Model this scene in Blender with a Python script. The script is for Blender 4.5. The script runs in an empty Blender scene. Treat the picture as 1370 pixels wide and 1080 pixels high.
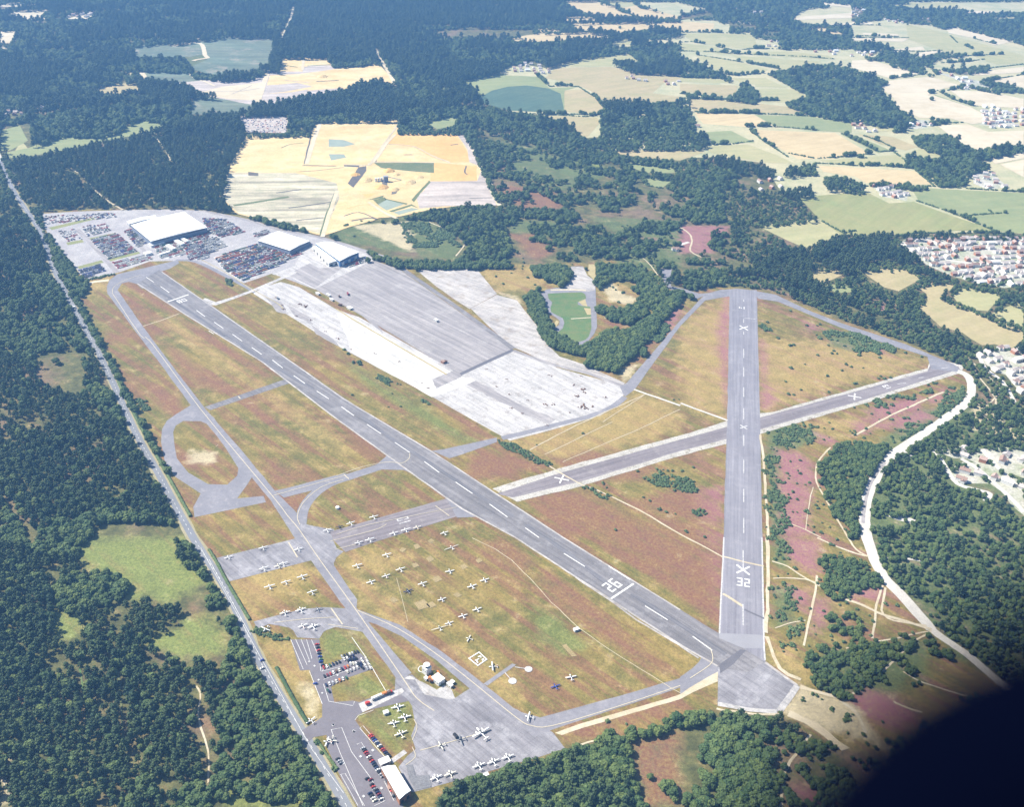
import bpy, bmesh, math, random
import numpy as np
from mathutils import Vector, Matrix
from mathutils.geometry import tessellate_polygon

S = bpy.context.scene
COL = S.collection
R = math.radians
random.seed(7)
rng = np.random.default_rng(7)

# ------------------------------------------------------------------ camera
FPX, PITCH, ROLL, ALT = 1370.0, 0.547719497, 0.0347527, 738.95
cth, sth, cr, sr = math.cos(PITCH), math.sin(PITCH), math.cos(ROLL), math.sin(ROLL)
FWD = Vector((0, cth, -sth)); R0 = Vector((1, 0, 0)); D0 = Vector((0, -sth, -cth))
RIGHT = R0*cr - D0*sr
UP = -(R0*sr + D0*cr)
CAMP = Vector((0, 0, ALT))
cd = bpy.data.cameras.new('camera')
cam = bpy.data.objects.new('camera', cd); COL.objects.link(cam)
cam.matrix_world = Matrix(((RIGHT.x, UP.x, -FWD.x, 0), (RIGHT.y, UP.y, -FWD.y, 0), (RIGHT.z, UP.z, -FWD.z, ALT), (0, 0, 0, 1)))
cd.sensor_fit = 'HORIZONTAL'; cd.sensor_width = 36; cd.lens = 36.0
cd.clip_start = 0.05; cd.clip_end = 40000
cd.dof.use_dof = True; cd.dof.focus_distance = 1600; cd.dof.aperture_fstop = 0.56
S.camera = cam

# ------------------------------------------------------------------ world, sun, exposure
SUN_AZ_VEC = Vector((-0.97, 0.24, 0)).normalized()      # towards the sun, on the ground
SUN_EL = R(48)
w = bpy.data.worlds.new("World"); S.world = w; w.use_nodes = True
nt = w.node_tree; nt.nodes.clear()
sky = nt.nodes.new('ShaderNodeTexSky'); sky.sky_type = 'NISHITA'; sky.sun_disc = False
sky.sun_elevation = SUN_EL
sky.sun_rotation = math.atan2(SUN_AZ_VEC.x, SUN_AZ_VEC.y)
sky.altitude = 100; sky.dust_density = 1.0; sky.ozone_density = 1.5
bg = nt.nodes.new('ShaderNodeBackground'); bg.inputs[1].default_value = 0.075
wo = nt.nodes.new('ShaderNodeOutputWorld')
nt.links.new(sky.outputs[0], bg.inputs[0]); nt.links.new(bg.outputs[0], wo.inputs[0])
sl = bpy.data.lights.new('sun', 'SUN'); sl.energy = 4.9; sl.angle = R(0.55); sl.color = (1.0, 0.94, 0.82)
sun = bpy.data.objects.new('sun', sl); COL.objects.link(sun)
sdir = SUN_AZ_VEC*math.cos(SUN_EL) + Vector((0, 0, math.sin(SUN_EL)))
sun.rotation_euler = (sdir).to_track_quat('Z', 'Y').to_euler()
S.view_settings.view_transform = 'Standard'; S.view_settings.look = 'None'
S.view_settings.gamma = 1; S.view_settings.use_curve_mapping = False
S.view_settings.exposure = 1.1
S.cycles.max_bounces = 5; S.cycles.diffuse_bounces = 2; S.cycles.glossy_bounces = 2
S.cycles.transmission_bounces = 2; S.cycles.volume_bounces = 0; S.cycles.transparent_max_bounces = 8

# ------------------------------------------------------------------ survey: photo readings -> ground metres
TILE = {'Q': (0, 0, 1.0)}
_t = [('A', 0, 0), ('B', 450, 0), ('C', 910, 0), ('D', 0, 360), ('E', 450, 360), ('F', 910, 360), ('G', 0, 720), ('H', 450, 720), ('I', 910, 720)]
for k, a, b in _t: TILE[k] = (a, b, 1370/460)
_t = [('a', 0, 0), ('b', 230, 0), ('c', 680, 0), ('d', 910, 0), ('e', 1140, 0), ('f', 1140, 180), ('g', 1140, 360), ('h', 1140, 540), ('x', 460, 150)]
for k, a, b in _t: TILE[k] = (a, b, 1370/230)
TILE.update({'j': (60, 270, 1370/220), 'k': (270, 290, 1370/230), 'l': (280, 690, 1370/220), 'm': (450, 690, 1370/230),
             'n': (370, 840, 6.85), 'o': (420, 950, 1370/300), 'p': (560, 820, 1370/240), 'q': (960, 730, 13.5),
             'r': (770, 740, 13.5), 't': (1110, 470, 6.85), 'u': (540, 870, 13.5), 'v': (700, 330, 5.48),
             'w': (200, 370, 13.5), 'y': (680, 620, 3.425)})

def ray(px, py):
    u, v = (px-685)/FPX, (py-540)/FPX
    x = cr*u+sr*v; y = -sr*u+cr*v
    return (x, cth-y*sth, -sth-y*cth)

def gpt(px, py, z=0.0):
    d = ray(px, py); t = -(ALT-z)/d[2]
    return (d[0]*t, d[1]*t)

def PX(s):
    out = []; cur = TILE['Q']
    for tok in s.split():
        if tok[0].isalpha():
            cur = TILE[tok[0]]; tok = tok[1:]
            if not tok: continue
        a, b = tok.split(',')
        out.append((cur[0]+float(a)/cur[2], cur[1]+float(b)/cur[2]))
    return out

def P(s, z=0.0):
    return [gpt(a, b, z) for a, b in PX(s)]

def proj(x, y, z=0.0):
    """numpy: ground metres -> photo reading, to know what is in view and how large"""
    dx, dy, dz = x, y, z-ALT
    X = dx*RIGHT.x+dy*RIGHT.y+dz*RIGHT.z; U = dx*UP.x+dy*UP.y+dz*UP.z; Fw = dx*FWD.x+dy*FWD.y+dz*FWD.z
    return 685+FPX*X/Fw, 540-FPX*U/Fw, Fw

# ------------------------------------------------------------------ value noise
def _h(i, j, s):
    v = np.sin(i*127.1+j*311.7+s*74.7)*43758.5453
    return v-np.floor(v)
def vnoise(x, y, sc, seed=0):
    x = np.asarray(x)/sc; y = np.asarray(y)/sc
    i = np.floor(x); j = np.floor(y); fx = x-i; fy = y-j
    fx = fx*fx*(3-2*fx); fy = fy*fy*(3-2*fy)
    return (_h(i, j, seed)*(1-fx)+_h(i+1, j, seed)*fx)*(1-fy)+(_h(i, j+1, seed)*(1-fx)+_h(i+1, j+1, seed)*fx)*fy
def fbm(x, y, sc, seed=0):
    return 0.55*vnoise(x, y, sc, seed)+0.3*vnoise(x, y, sc/2.3, seed+1)+0.15*vnoise(x, y, sc/5.1, seed+2)

def inside(x, y, poly):
    res = np.zeros(x.shape, bool); n = len(poly)
    xs = [p[0] for p in poly]; ys = [p[1] for p in poly]
    m = (x >= min(xs)) & (x <= max(xs)) & (y >= min(ys)) & (y <= max(ys))
    if not m.any(): return res
    xx, yy = x[m], y[m]; c = np.zeros(xx.shape, bool)
    for i in range(n):
        x1, y1 = poly[i]; x2, y2 = poly[(i+1) % n]
        if y1 == y2: continue
        cond = ((y1 > yy) != (y2 > yy)) & (xx < (x2-x1)*(yy-y1)/(y2-y1)+x1)
        c ^= cond
    res[m] = c
    return res
def sdist(x, y, poly):
    """signed distance, positive inside"""
    d = np.full(x.shape, 1e9); n = len(poly)
    for i in range(n):
        x1, y1 = poly[i]; x2, y2 = poly[(i+1) % n]
        ex, ey = x2-x1, y2-y1; L = ex*ex+ey*ey+1e-9
        t = np.clip(((x-x1)*ex+(y-y1)*ey)/L, 0, 1)
        d = np.minimum(d, np.hypot(x-x1-t*ex, y-y1-t*ey))
    return np.where(inside(x, y, poly), d, -d)

# ------------------------------------------------------------------ object helpers
def tag(o, label=None, cat=None, group=None, kind=None):
    if label: o['label'] = label
    if cat: o['category'] = cat
    if group: o['group'] = group
    if kind: o['kind'] = kind
    return o
def empty(name, loc, rz=0.0):
    o = bpy.data.objects.new(name, None); COL.objects.link(o)
    o.location = loc; o.rotation_euler = (0, 0, rz); o.empty_display_size = 1
    return o
def link(name, me, parent=None, mats=()):
    for m in mats: me.materials.append(m)
    o = bpy.data.objects.new(name, me); COL.objects.link(o)
    if parent: o.parent = parent
    return o
def mesh_from(name, verts, faces, mi=None, smooth=False):
    me = bpy.data.meshes.new(name); me.from_pydata(verts, [], faces)
    if mi is not None: me.polygons.foreach_set('material_index', mi)
    if smooth: me.polygons.foreach_set('use_smooth', [True]*len(me.polygons))
    me.update(); return me

class MB:
    """collects simple solids into one mesh"""
    def __init__(s): s.v = []; s.f = []; s.m = []
    def add(s, vs, fs, m=0):
        o = len(s.v); s.v += [tuple(v) for v in vs]; s.f += [tuple(i+o for i in f) for f in fs]; s.m += [m]*len(fs)
        return s
    def box(s, c, sz, m=0, rz=0, taper=1.0):
        cx, cy, cz = c; a, b, h = sz[0]/2, sz[1]/2, sz[2]/2
        ca, sa = math.cos(rz), math.sin(rz); vs = []
        for dz, k in ((-h, 1), (h, taper)):
            for dx, dy in ((-a, -b), (a, -b), (a, b), (-a, b)):
                x, y = dx*k, dy*k; vs.append((cx+x*ca-y*sa, cy+x*sa+y*ca, cz+dz))
        return s.add(vs, [(3, 2, 1, 0), (4, 5, 6, 7), (0, 1, 5, 4), (1, 2, 6, 5), (2, 3, 7, 6), (3, 0, 4, 7)], m)
    def prism(s, pts, z0, z1, m=0, mt=None):
        n = len(pts); A = sum(pts[i][0]*pts[(i+1) % n][1]-pts[(i+1) % n][0]*pts[i][1] for i in range(n))
        if A < 0: pts = pts[::-1]
        vs = [(p[0], p[1], z0) for p in pts]+[(p[0], p[1], z1) for p in pts]
        s.add(vs, [(i, (i+1) % n, n+(i+1) % n, n+i) for i in range(n)], m)
        s.add([(p[0], p[1], z1) for p in pts], [tuple(range(n))], m if mt is None else mt)
        return s
    def loft(s, rings, m=0, cap=True):
        n = len(rings[0]); o = len(s.v)
        for r in rings: s.v += [tuple(p) for p in r]
        for k in range(len(rings)-1):
            for i in range(n):
                s.f.append((o+k*n+i, o+k*n+(i+1) % n, o+(k+1)*n+(i+1) % n, o+(k+1)*n+i)); s.m.append(m)
        if cap:
            s.f.append(tuple(o+i for i in range(n))[::-1]); s.m.append(m)
            s.f.append(tuple(o+(len(rings)-1)*n+i for i in range(n))); s.m.append(m)
        return s
    def cyl(s, c, r, h, m=0, n=10, axis='z', r2=None):
        r2 = r if r2 is None else r2; ring = []
        for q, rr in ((-h/2, r), (h/2, r2)):
            L = []
            for i in range(n):
                a = 2*math.pi*i/n; u, v = rr*math.cos(a), rr*math.sin(a)
                L.append((c[0]+u, c[1]+v, c[2]+q) if axis == 'z' else ((c[0]+q, c[1]+u, c[2]+v) if axis == 'x' else (c[0]+v, c[1]+q, c[2]+u)))
            ring.append(L)
        return s.loft(ring, m)
    def mesh(s, name, smooth=False): return mesh_from(name, s.v, s.f, s.m, smooth)
    def build(s, name, mats, parent=None, smooth=False): return link(name, s.mesh(name, smooth), parent, mats)

# ------------------------------------------------------------------ materials
def newmat(name):
    m = bpy.data.materials.new(name); m.use_nodes = True; t = m.node_tree
    b = t.nodes['Principled BSDF']; b.inputs['Roughness'].default_value = 0.9
    b.inputs['Specular IOR Level'].default_value = 0.2
    return m, t, b
def N(t, kind, **kw):
    n = t.nodes.new(kind)
    for k, v in kw.items(): setattr(n, k, v)
    return n
def coord(t, rot=0.0, sc=(1, 1, 1)):
    g = N(t, 'ShaderNodeNewGeometry'); m = N(t, 'ShaderNodeMapping')
    m.vector_type = 'POINT'
    r = N(t, 'ShaderNodeVectorRotate'); r.rotation_type = 'Z_AXIS'; r.inputs['Angle'].default_value = -rot
    t.links.new(g.outputs['Position'], r.inputs['Vector']); t.links.new(r.outputs[0], m.inputs['Vector'])
    m.inputs['Scale'].default_value = sc
    return m.outputs[0]
def noise(t, vec, scale, detail=3.0, rough=0.6):
    n = N(t, 'ShaderNodeTexNoise'); n.inputs['Scale'].default_value = scale
    n.inputs['Detail'].default_value = detail; n.inputs['Roughness'].default_value = rough
    t.links.new(vec, n.inputs['Vector']); return n.outputs['Fac']
def mathn(t, op, a, b=None, c=None, clamp=False):
    n = N(t, 'ShaderNodeMath', operation=op); n.use_clamp = clamp
    for i, v in enumerate((a, b, c)):
        if v is None: continue
        if isinstance(v, (int, float)): n.inputs[i].default_value = v
        else: t.links.new(v, n.inputs[i])
    return n.outputs[0]
def mapr(t, v, a, b, c=0.0, d=1.0):
    n = N(t, 'ShaderNodeMapRange'); t.links.new(v, n.inputs[0])
    for i, q in zip((1, 2, 3, 4), (a, b, c, d)): n.inputs[i].default_value = q
    return n.outputs[0]
def mixc(t, f, a, b):
    n = N(t, 'ShaderNodeMix', data_type='RGBA')
    if isinstance(f, (int, float)): n.inputs[0].default_value = f
    else: t.links.new(f, n.inputs[0])
    for i, v in ((6, a), (7, b)):
        if isinstance(v, tuple): n.inputs[i].default_value = (*v[:3], 1)
        else: t.links.new(v, n.inputs[i])
    return n.outputs[2]
def scalec(t, c, f):
    n = N(t, 'ShaderNodeVectorMath', operation='SCALE'); t.links.new(c, n.inputs[0]); t.links.new(f, n.inputs[3]); return n.outputs[0]

def gmat(name, c1, c2, c3=None, big=0.012, mid=0.08, fine=0.7, rot=0.0, streak=None, contrast=0.35, joints=None, stain=None):
    """mottled ground material; streak=(along, across, strength) runs along rot"""
    m, t, b = newmat(name); v = coord(t)
    f1 = mapr(t, noise(t, v, big, 4), 0.35, 0.65); f2 = mapr(t, noise(t, v, mid, 4), 0.35, 0.68)
    c = mixc(t, f1, c1, c2)
    c = mixc(t, mathn(t, 'MULTIPLY', f2, 0.6), c, c3 or c2)
    if streak:
        sv = coord(t, rot, (streak[0], streak[1], 1))
        f3 = mapr(t, noise(t, sv, 1.0, 4, 0.7), 0.3, 0.7, 1-streak[2], 1+streak[2])
        c = scalec(t, c, f3)
    if stain:                       # blotches of oil, weed and patching: (size, strength, colour)
        c = mixc(t, mathn(t, 'MULTIPLY', mapr(t, noise(t, v, 1/stain[0], 6, 0.72), 0.54, 0.64), stain[1]), c, stain[2])
    if joints:                      # slab joints: (spacing, width, darkening)
        jv = N(t, 'ShaderNodeSeparateXYZ'); t.links.new(coord(t, rot), jv.inputs[0]); w_ = None
        for k in (0, 1):
            q = mathn(t, 'LESS_THAN', mathn(t, 'FRACT', mathn(t, 'DIVIDE', jv.outputs[k], joints[0]*(1+k*.35))), joints[1]/joints[0])
            w_ = q if w_ is None else mathn(t, 'MAXIMUM', w_, q)
        c = scalec(t, c, mathn(t, 'SUBTRACT', 1.0, mathn(t, 'MULTIPLY', w_, joints[2])))
    f4 = mapr(t, noise(t, v, fine, 3, 0.75), 0.3, 0.7, 1-contrast, 1+contrast)
    c = scalec(t, c, f4)
    t.links.new(c, b.inputs['Base Color'])
    return m
def flat(name, col, rough=0.6, metal=0.0, var=0.0, scale=0.5):
    m, t, b = newmat(name); b.inputs['Roughness'].default_value = rough; b.inputs['Metallic'].default_value = metal
    b.inputs['Specular IOR Level'].default_value = 0.35
    v = coord(t); f = mapr(t, noise(t, v, scale, 3), 0.3, 0.7, 1-max(var, 0.05), 1+max(var, 0.05))
    n = N(t, 'ShaderNodeRGB'); n.outputs[0].default_value = (*col, 1)
    t.links.new(scalec(t, n.outputs[0], f), b.inputs['Base Color'])
    return m

A_M = math.atan2(*(lambda a, b: (b[1]-a[1], b[0]-a[0]))(gpt(449, 547), gpt(910, 840)))     # main runway direction
A_V = math.atan2(*(lambda a, b: (b[1]-a[1], b[0]-a[0]))(gpt(992.7, 848), gpt(994.3, 393)))  # runway to the head of the field
A_D = math.atan2(*(lambda a, b: (b[1]-a[1], b[0]-a[0]))(gpt(720, 649), gpt(1263, 496)))     # cross runway

# ------------------------------------------------------------------ ground materials
M = {}
M['asphalt'] = gmat('worn_asphalt', (0.175, 0.165, 0.168), (0.225, 0.212, 0.215), (0.14, 0.132, 0.142), 0.02, 0.15, 0.9, A_M, (0.006, 0.22, 0.30), 0.18, stain=(22, .5, (0.30, 0.29, 0.30)))
M['asphalt_v'] = gmat('ribbed_asphalt', (0.21, 0.20, 0.225), (0.26, 0.25, 0.275), (0.185, 0.18, 0.205), 0.015, 0.12, 0.9, A_V, (0.008, 0.35, 0.22), 0.14, stain=(16, .35, (0.31, 0.30, 0.32)))
M['asphalt_d'] = gmat('purple_asphalt', (0.19, 0.165, 0.172), (0.235, 0.21, 0.215), (0.165, 0.145, 0.155), 0.02, 0.15, 0.9, A_D, (0.006, 0.25, 0.28), 0.16, stain=(14, .45, (0.31, 0.28, 0.27)))
M['taxi'] = gmat('taxiway_asphalt', (0.20, 0.195, 0.215), (0.26, 0.25, 0.27), (0.165, 0.16, 0.18), 0.03, 0.2, 0.9, contrast=0.16, stain=(14, .5, (0.33, 0.31, 0.32)))
M['parkasph'] = gmat('car_park_asphalt', (0.155, 0.14, 0.155), (0.19, 0.175, 0.19), (0.14, 0.13, 0.145), 0.05, 0.3, 1.2, contrast=0.15)
M['apron'] = gmat('apron_concrete', (0.21, 0.20, 0.215), (0.29, 0.28, 0.295), (0.17, 0.162, 0.178), 0.03, 0.14, 0.8, A_M, (0.012, 0.2, 0.28), 0.16, (9, .5, .16), (26, .55, (0.40, 0.39, 0.41)))
M['greytar'] = gmat('grey_apron_tarmac', (0.27, 0.25, 0.252), (0.33, 0.305, 0.30), (0.23, 0.215, 0.22), 0.012, 0.1, 0.6, A_M, (0.006, 0.16, 0.32), 0.14, (14, .6, .12), (30, .5, (0.38, 0.36, 0.35)))
M['white'] = gmat('bleached_concrete', (0.44, 0.42, 0.41), (0.35, 0.335, 0.33), (0.50, 0.48, 0.46), 0.02, 0.11, 0.5, A_M, (0.015, 0.15, 0.28), 0.22, (7, .45, .14), (15, .65, (0.27, 0.24, 0.22)))
M['paleconc'] = gmat('patchy_concrete', (0.42, 0.39, 0.37), (0.28, 0.26, 0.26), (0.5, 0.47, 0.43), 0.02, 0.08, 0.4, A_M+0.2, (0.02, 0.12, 0.25), 0.22, (8, .5, .15), (20, .6, (0.26, 0.21, 0.16)))
M['shoulder'] = gmat('broken_white_shoulder', (0.44, 0.42, 0.38), (0.32, 0.30, 0.27), (0.50, 0.47, 0.42), 0.03, 0.2, 0.6, contrast=0.4, stain=(9, .8, (0.20, 0.17, 0.11)))
M['road'] = gmat('road_tarmac', (0.17, 0.18, 0.20), (0.22, 0.23, 0.25), (0.18, 0.18, 0.2), 0.02, 0.3, 1.0, contrast=0.1)
M['track'] = gmat('sandy_track', (0.46, 0.38, 0.26), (0.56, 0.50, 0.38), (0.38, 0.32, 0.2), 0.03, 0.2, 0.8, contrast=0.25)
M['whitetrack'] = gmat('chalky_track', (0.52, 0.49, 0.44), (0.42, 0.39, 0.36), (0.58, 0.55, 0.49), 0.03, 0.2, 0.8, contrast=0.15)
M['darkpatch'] = gmat('fresh_asphalt', (0.11, 0.105, 0.12), (0.14, 0.135, 0.15), None, 0.05, 0.3, 0.9, contrast=0.15)
M['straw'] = gmat('straw_stubble', (0.50, 0.39, 0.21), (0.44, 0.34, 0.18), (0.56, 0.45, 0.26), 0.005, 0.03, 0.15, 0.5, (0.003, 0.09, 0.10), 0.08)
M['cream'] = gmat('cream_stubble', (0.56, 0.48, 0.34), (0.48, 0.40, 0.26), (0.60, 0.53, 0.40), 0.005, 0.03, 0.15, 0.2, (0.003, 0.09, 0.08), 0.06)
M['tan'] = gmat('dry_pasture', (0.38, 0.31, 0.16), (0.31, 0.28, 0.13), (0.42, 0.33, 0.19), 0.006, 0.03, 0.15, 0.6, (0.003, 0.06, 0.1), 0.1)
M['palegreen'] = gmat('pale_green_pasture', (0.36, 0.335, 0.165), (0.30, 0.30, 0.14), (0.41, 0.36, 0.19), 0.006, 0.03, 0.15, 0.3, (0.003, 0.06, 0.08), 0.08)
M['green'] = gmat('green_pasture', (0.235, 0.262, 0.115), (0.19, 0.225, 0.10), (0.28, 0.28, 0.13), 0.006, 0.03, 0.15, 0.3, (0.003, 0.06, 0.08), 0.08)
M['olive'] = gmat('olive_pasture', (0.25, 0.25, 0.10), (0.21, 0.24, 0.09), (0.30, 0.27, 0.12), 0.006, 0.03, 0.15, 0.9, (0.003, 0.06, 0.1), 0.08)
M['teal'] = gmat('young_plantation', (0.075, 0.125, 0.085), (0.10, 0.145, 0.09), (0.06, 0.10, 0.07), 0.006, 0.04, 0.2, 0.9, (0.004, 0.1, 0.15), 0.2)
M['heathland'] = gmat('cleared_heath', (0.12, 0.16, 0.11), (0.17, 0.19, 0.13), (0.10, 0.13, 0.09), 0.006, 0.03, 0.12, 0.1, (0.003, 0.03, 0.3), 0.15, stain=(70, .7, (0.30, 0.26, 0.20)))
M['sand'] = gmat('quarry_sand', (0.58, 0.43, 0.21), (0.64, 0.51, 0.29), (0.52, 0.36, 0.15), 0.012, 0.04, 0.25, 0.3, (0.004, 0.02, 0.15), 0.16, stain=(70, .6, (0.50, 0.37, 0.19)))
M['orangesand'] = gmat('orange_sand', (0.58, 0.35, 0.12), (0.64, 0.42, 0.17), (0.50, 0.30, 0.11), 0.01, 0.06, 0.25, contrast=0.12)
M['rows'] = gmat('ridged_sand', (0.50, 0.44, 0.32), (0.43, 0.38, 0.28), (0.30, 0.30, 0.19), 0.01, 0.04, 0.3, 0.12, (0.004, 0.06, 0.55), 0.18, stain=(60, .5, (0.60, 0.53, 0.40)))
M['pinkgrey'] = gmat('stripped_soil', (0.43, 0.37, 0.33), (0.36, 0.31, 0.28), (0.48, 0.42, 0.37), 0.01, 0.05, 0.3, 0.15, (0.006, 0.06, 0.3), 0.18, stain=(35, .5, (0.30, 0.26, 0.22)))
M['pond'] = flat('silty_water', (0.30, 0.33, 0.24), 0.15, 0, 0.08, 0.05)
M['pit_and_shade'] = gmat('dark_spoil', (0.10, 0.085, 0.085), (0.13, 0.12, 0.10), None, 0.03, 0.1, 0.4)  # dark pit ground; also the colour of the painted bank shade
M['scrubcover'] = gmat('weedy_bank', (0.12, 0.15, 0.07), (0.16, 0.17, 0.08), (0.09, 0.12, 0.05), 0.03, 0.1, 0.4, contrast=0.4)
M['lawn'] = gmat('lush_infield_grass', (0.075, 0.15, 0.05), (0.12, 0.18, 0.06), (0.16, 0.16, 0.07), 0.02, 0.08, 0.5, contrast=0.25)
M['paint'] = flat('runway_paint', (0.70, 0.69, 0.67), 0.6, 0, 0.22, 0.6)
M['wornpaint'] = flat('worn_runway_paint', (0.46, 0.45, 0.45), 0.7, 0, 0.35, 0.5)
M['yellow'] = flat('faded_yellow_paint', (0.50, 0.44, 0.32), 0.7, 0, 0.15, 0.5)
M['garden'] = gmat('estate_gardens_and_paving', (0.46, 0.43, 0.38), (0.22, 0.26, 0.13), (0.50, 0.47, 0.43), 0.02, 0.06, 0.25, contrast=0.3)

# ------------------------------------------------------------------ land cover (weights painted on the one ground sheet)
AIR = P("Q 78,372 A165,930 Q112,378 102,390 Q255,720 302,800 404,985 462,1085 580,1085 592,1062 600,1052 660,1035 755,1003 770,992 860,985 900,962 960,950 1043,956 1120,1000 Q1180,1010 1250,960 1343,918 1263,855 1245,842 1185,775 1161,720 1157,690 1162,655 1180,625 1205,600 1265,560 1295,537 1303,523 1300,505 Q1288,492 1212,458 1125,428 1040,392 1012,386 958,383 930,390 905,392 F0,0 v1180,300 1050,300 980,190 860,125 640,95 530,118 400,120 60,130 Q640,350 556,350 500,344 Q410,312 360,300 320,288 270,281 235,280 160,280 100,280 55,283 58,305 74,335 98,360")
H_ = {'heather': [], 'dry': [], 'lush': [], 'scrub': [], 'pale': []}
for s in ("D520,65 600,90 720,175 690,190 600,140", "D480,95 540,120 605,205 560,215 500,150", "D580,220 650,235 670,262 600,270", "D650,285 700,310 760,360 940,480 900,500 780,460 700,380",
          "D700,190 800,240 1100,425 1050,440 900,340 740,230", "D405,245 520,265 500,300 420,292", "D610,460 720,510 740,580 680,600 620,540", "D950,515 1010,520 1120,610 1060,620",
          "D1030,740 1120,770 1230,840 1150,865 1080,860", "D1130,900 1250,880 1180,970 1150,950", "D710,740 860,735 880,780 740,795", "D690,830 740,850 800,910 790,950 740,930",
          "E100,150 300,330 500,560 600,650 540,650 200,360", "E200,700 120,620 0,560 0,600 150,720", "E480,870 560,850 840,790 800,770 560,720", "E760,930 1050,1000 1370,1050 1370,1072 900,1060",
          "H580,10 650,0 710,20 800,100 750,160 600,60", "H765,150 850,130 950,210 1040,290 1280,520 1230,545 1060,380 850,240", "H1000,290 1100,340 1200,440 1150,460 1040,380", "H900,770 1370,620 1370,680 960,800",
          "y80,150 350,110 480,180 620,260 780,340 980,430 970,760 800,640 560,460 400,340 200,240", "y480,180 640,150 780,120 980,110 980,300 850,260 700,240", "y620,250 760,240 980,330 980,400 800,330",
          "F745,560 950,508 995,525 900,580 760,628", "F695,660 860,590 960,565 1010,590 900,640 800,630 710,670", "F690,610 740,600 750,640 700,650", "F385,715 480,735 530,790 530,880 505,1000 520,1072 410,1072 400,860",
          "F545,655 610,680 610,700 560,690", "F980,520 1060,480 1060,500 1000,560", "I415,0 565,0 550,150 500,130 430,80", "I435,185 520,215 510,300 465,275", "I535,235 590,245 575,375 525,370", "I660,210 790,205 800,230 700,250",
          "I660,645 720,610 860,640 960,700 900,770 760,740", "I430,985 600,990 700,1072 430,1072", "E1200,300 1370,110 1370,200 1250,330 1130,440", "H1180,790 1370,770 1370,1072 1230,1072 1180,900",
          "F330,280 350,400 330,440 318,300", "F180,100 197,110 190,590 165,400 150,250", "F480,200 560,240 520,250", "F750,300 850,310 800,330", "F330,430 380,520 330,560",
          "B580,630 700,640 680,700 600,680", "B1150,940 1270,950 1250,1000 1150,1000", "C0,900 200,900 180,960 120,1010 0,1010", "B640,740 860,750 910,830 760,840 680,800", "v600,520 780,560 700,600 600,580",
          "B680,930 800,930 880,1000 800,1040", "E860,760 1050,720 1300,800 1200,850 1000,850", "k0,400 100,380 250,490 200,520 60,460", "n0,250 60,300 90,380 40,330", "g100,280 250,290 330,340 200,340", "G600,1040 480,960"):
    H_['heather'].append(P(s))
for s in ("D620,190 700,210 1040,460 1370,690 1370,730 1000,480 700,260", "E0,525 190,655 170,680 0,560", "F40,200 197,110 190,600 40,560 0,520 0,240", "F320,280 600,290 800,330 980,370 900,400 600,470 340,570 318,500",
          "E700,690 830,630 1150,520 1200,490 1370,560 1370,640 900,780", "m60,330 300,280 600,330 560,400 200,480 60,560", "G860,170 1200,100 1260,130 1000,320 940,230", "G1060,420 1160,410 1220,560 1280,700 1220,740 1120,560",
          "I345,400 470,470 560,560 480,580 345,500", "F480,620 700,590 740,640 560,660 480,630", "F800,700 1000,590 1010,610 860,720", "j300,700 500,620 560,690 300,800", "H0,60 250,300 330,430 120,290", "H480,440 700,560 740,690 560,560",
          "I470,590 640,640 780,740 850,860 700,820 560,740 400,700", "v0,150 60,140 280,260 120,300 0,300", "v560,300 640,230 840,380 760,430 640,400", "E560,0 700,0 860,50 720,90 640,90"):
    H_['dry'].append(P(s))
for s in ("H780,280 900,320 1000,440 900,470 800,400", "n400,40 600,0 780,120 900,350 700,250 430,330", "n540,560 860,430 1000,590 760,660", "H150,660 290,650 300,800 240,850 90,720",
          "G200,250 330,290 310,410 210,380", "G370,150 500,150 500,220 430,240", "D60,90 190,105 160,150 50,150", "G560,430 800,300 900,370 900,470 720,480", "G960,990 1200,1040 1330,1072 900,1072 830,1030", "I830,500 930,410 1010,450 980,560 860,560",
          "I560,540 700,560 760,620 650,640", "j180,330 310,320 320,350 190,360", "B880,640 1050,640 1080,700 900,700", "G320,0 760,0 820,180 700,250 500,240 320,90",
          "E0,330 200,470 560,690 500,700 100,440", "h280,520 480,560 420,680 260,640", "h400,860 900,900 1000,1072 250,1072 200,900"):
    H_['lush'].append(P(s))
for s in ("F345,620 480,620 560,660 480,710 400,720 390,850 430,960 430,1072 370,1072 345,800", "I370,0 430,10 430,100 400,120 370,90", "I370,200 450,200 460,350 380,350", "h230,290 500,60 900,0 1370,0 1370,1072 0,1072 170,700", "I750,0 1370,0 1370,560 1100,480 1000,330 850,160", "I500,480 1000,380 930,600 640,640", "H1180,800 1370,760 1370,1072 1180,1072", "F600,240 700,260 860,315 700,330 600,310",
          "B0,900 280,880 300,1010 0,960", "B260,860 370,870 500,980 470,1030 330,1030 290,940", "B660,880 900,880 1000,960 700,930", "B1150,950 1000,860 1370,880 1370,1072 1100,1072",
          "B560,560 680,560 1000,640 1080,700 900,760 640,700", "B420,320 500,330 640,400 400,420 300,360", "A530,190 760,160 1080,150 1070,260 760,290 740,230 540,230"):
    H_['scrub'].append(P(s))
for s in ("I470,590 700,660 760,760 860,860 700,800 540,760 400,700", "E640,90 740,140 720,110", "v560,300 640,240 700,320 840,380 780,430 660,400", "A880,800 1340,760 1280,930 1000,850", "v700,900 850,860 760,980 740,1000",
          "h950,0 1080,0 1150,90 1320,240 1370,300 1100,260 950,200", "f780,360 860,370 1000,430 800,400", "B60,900 290,880 310,1010 200,960", "D750,720 860,730 860,770 760,780", "G0,950 40,1000 50,1072 0,1072",
          "n200,520 330,520 380,750 330,820 240,640", "j560,100 680,100 680,200 560,180", "G20,880 60,900 40,940"):
    H_['pale'].append(P(s))

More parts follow.
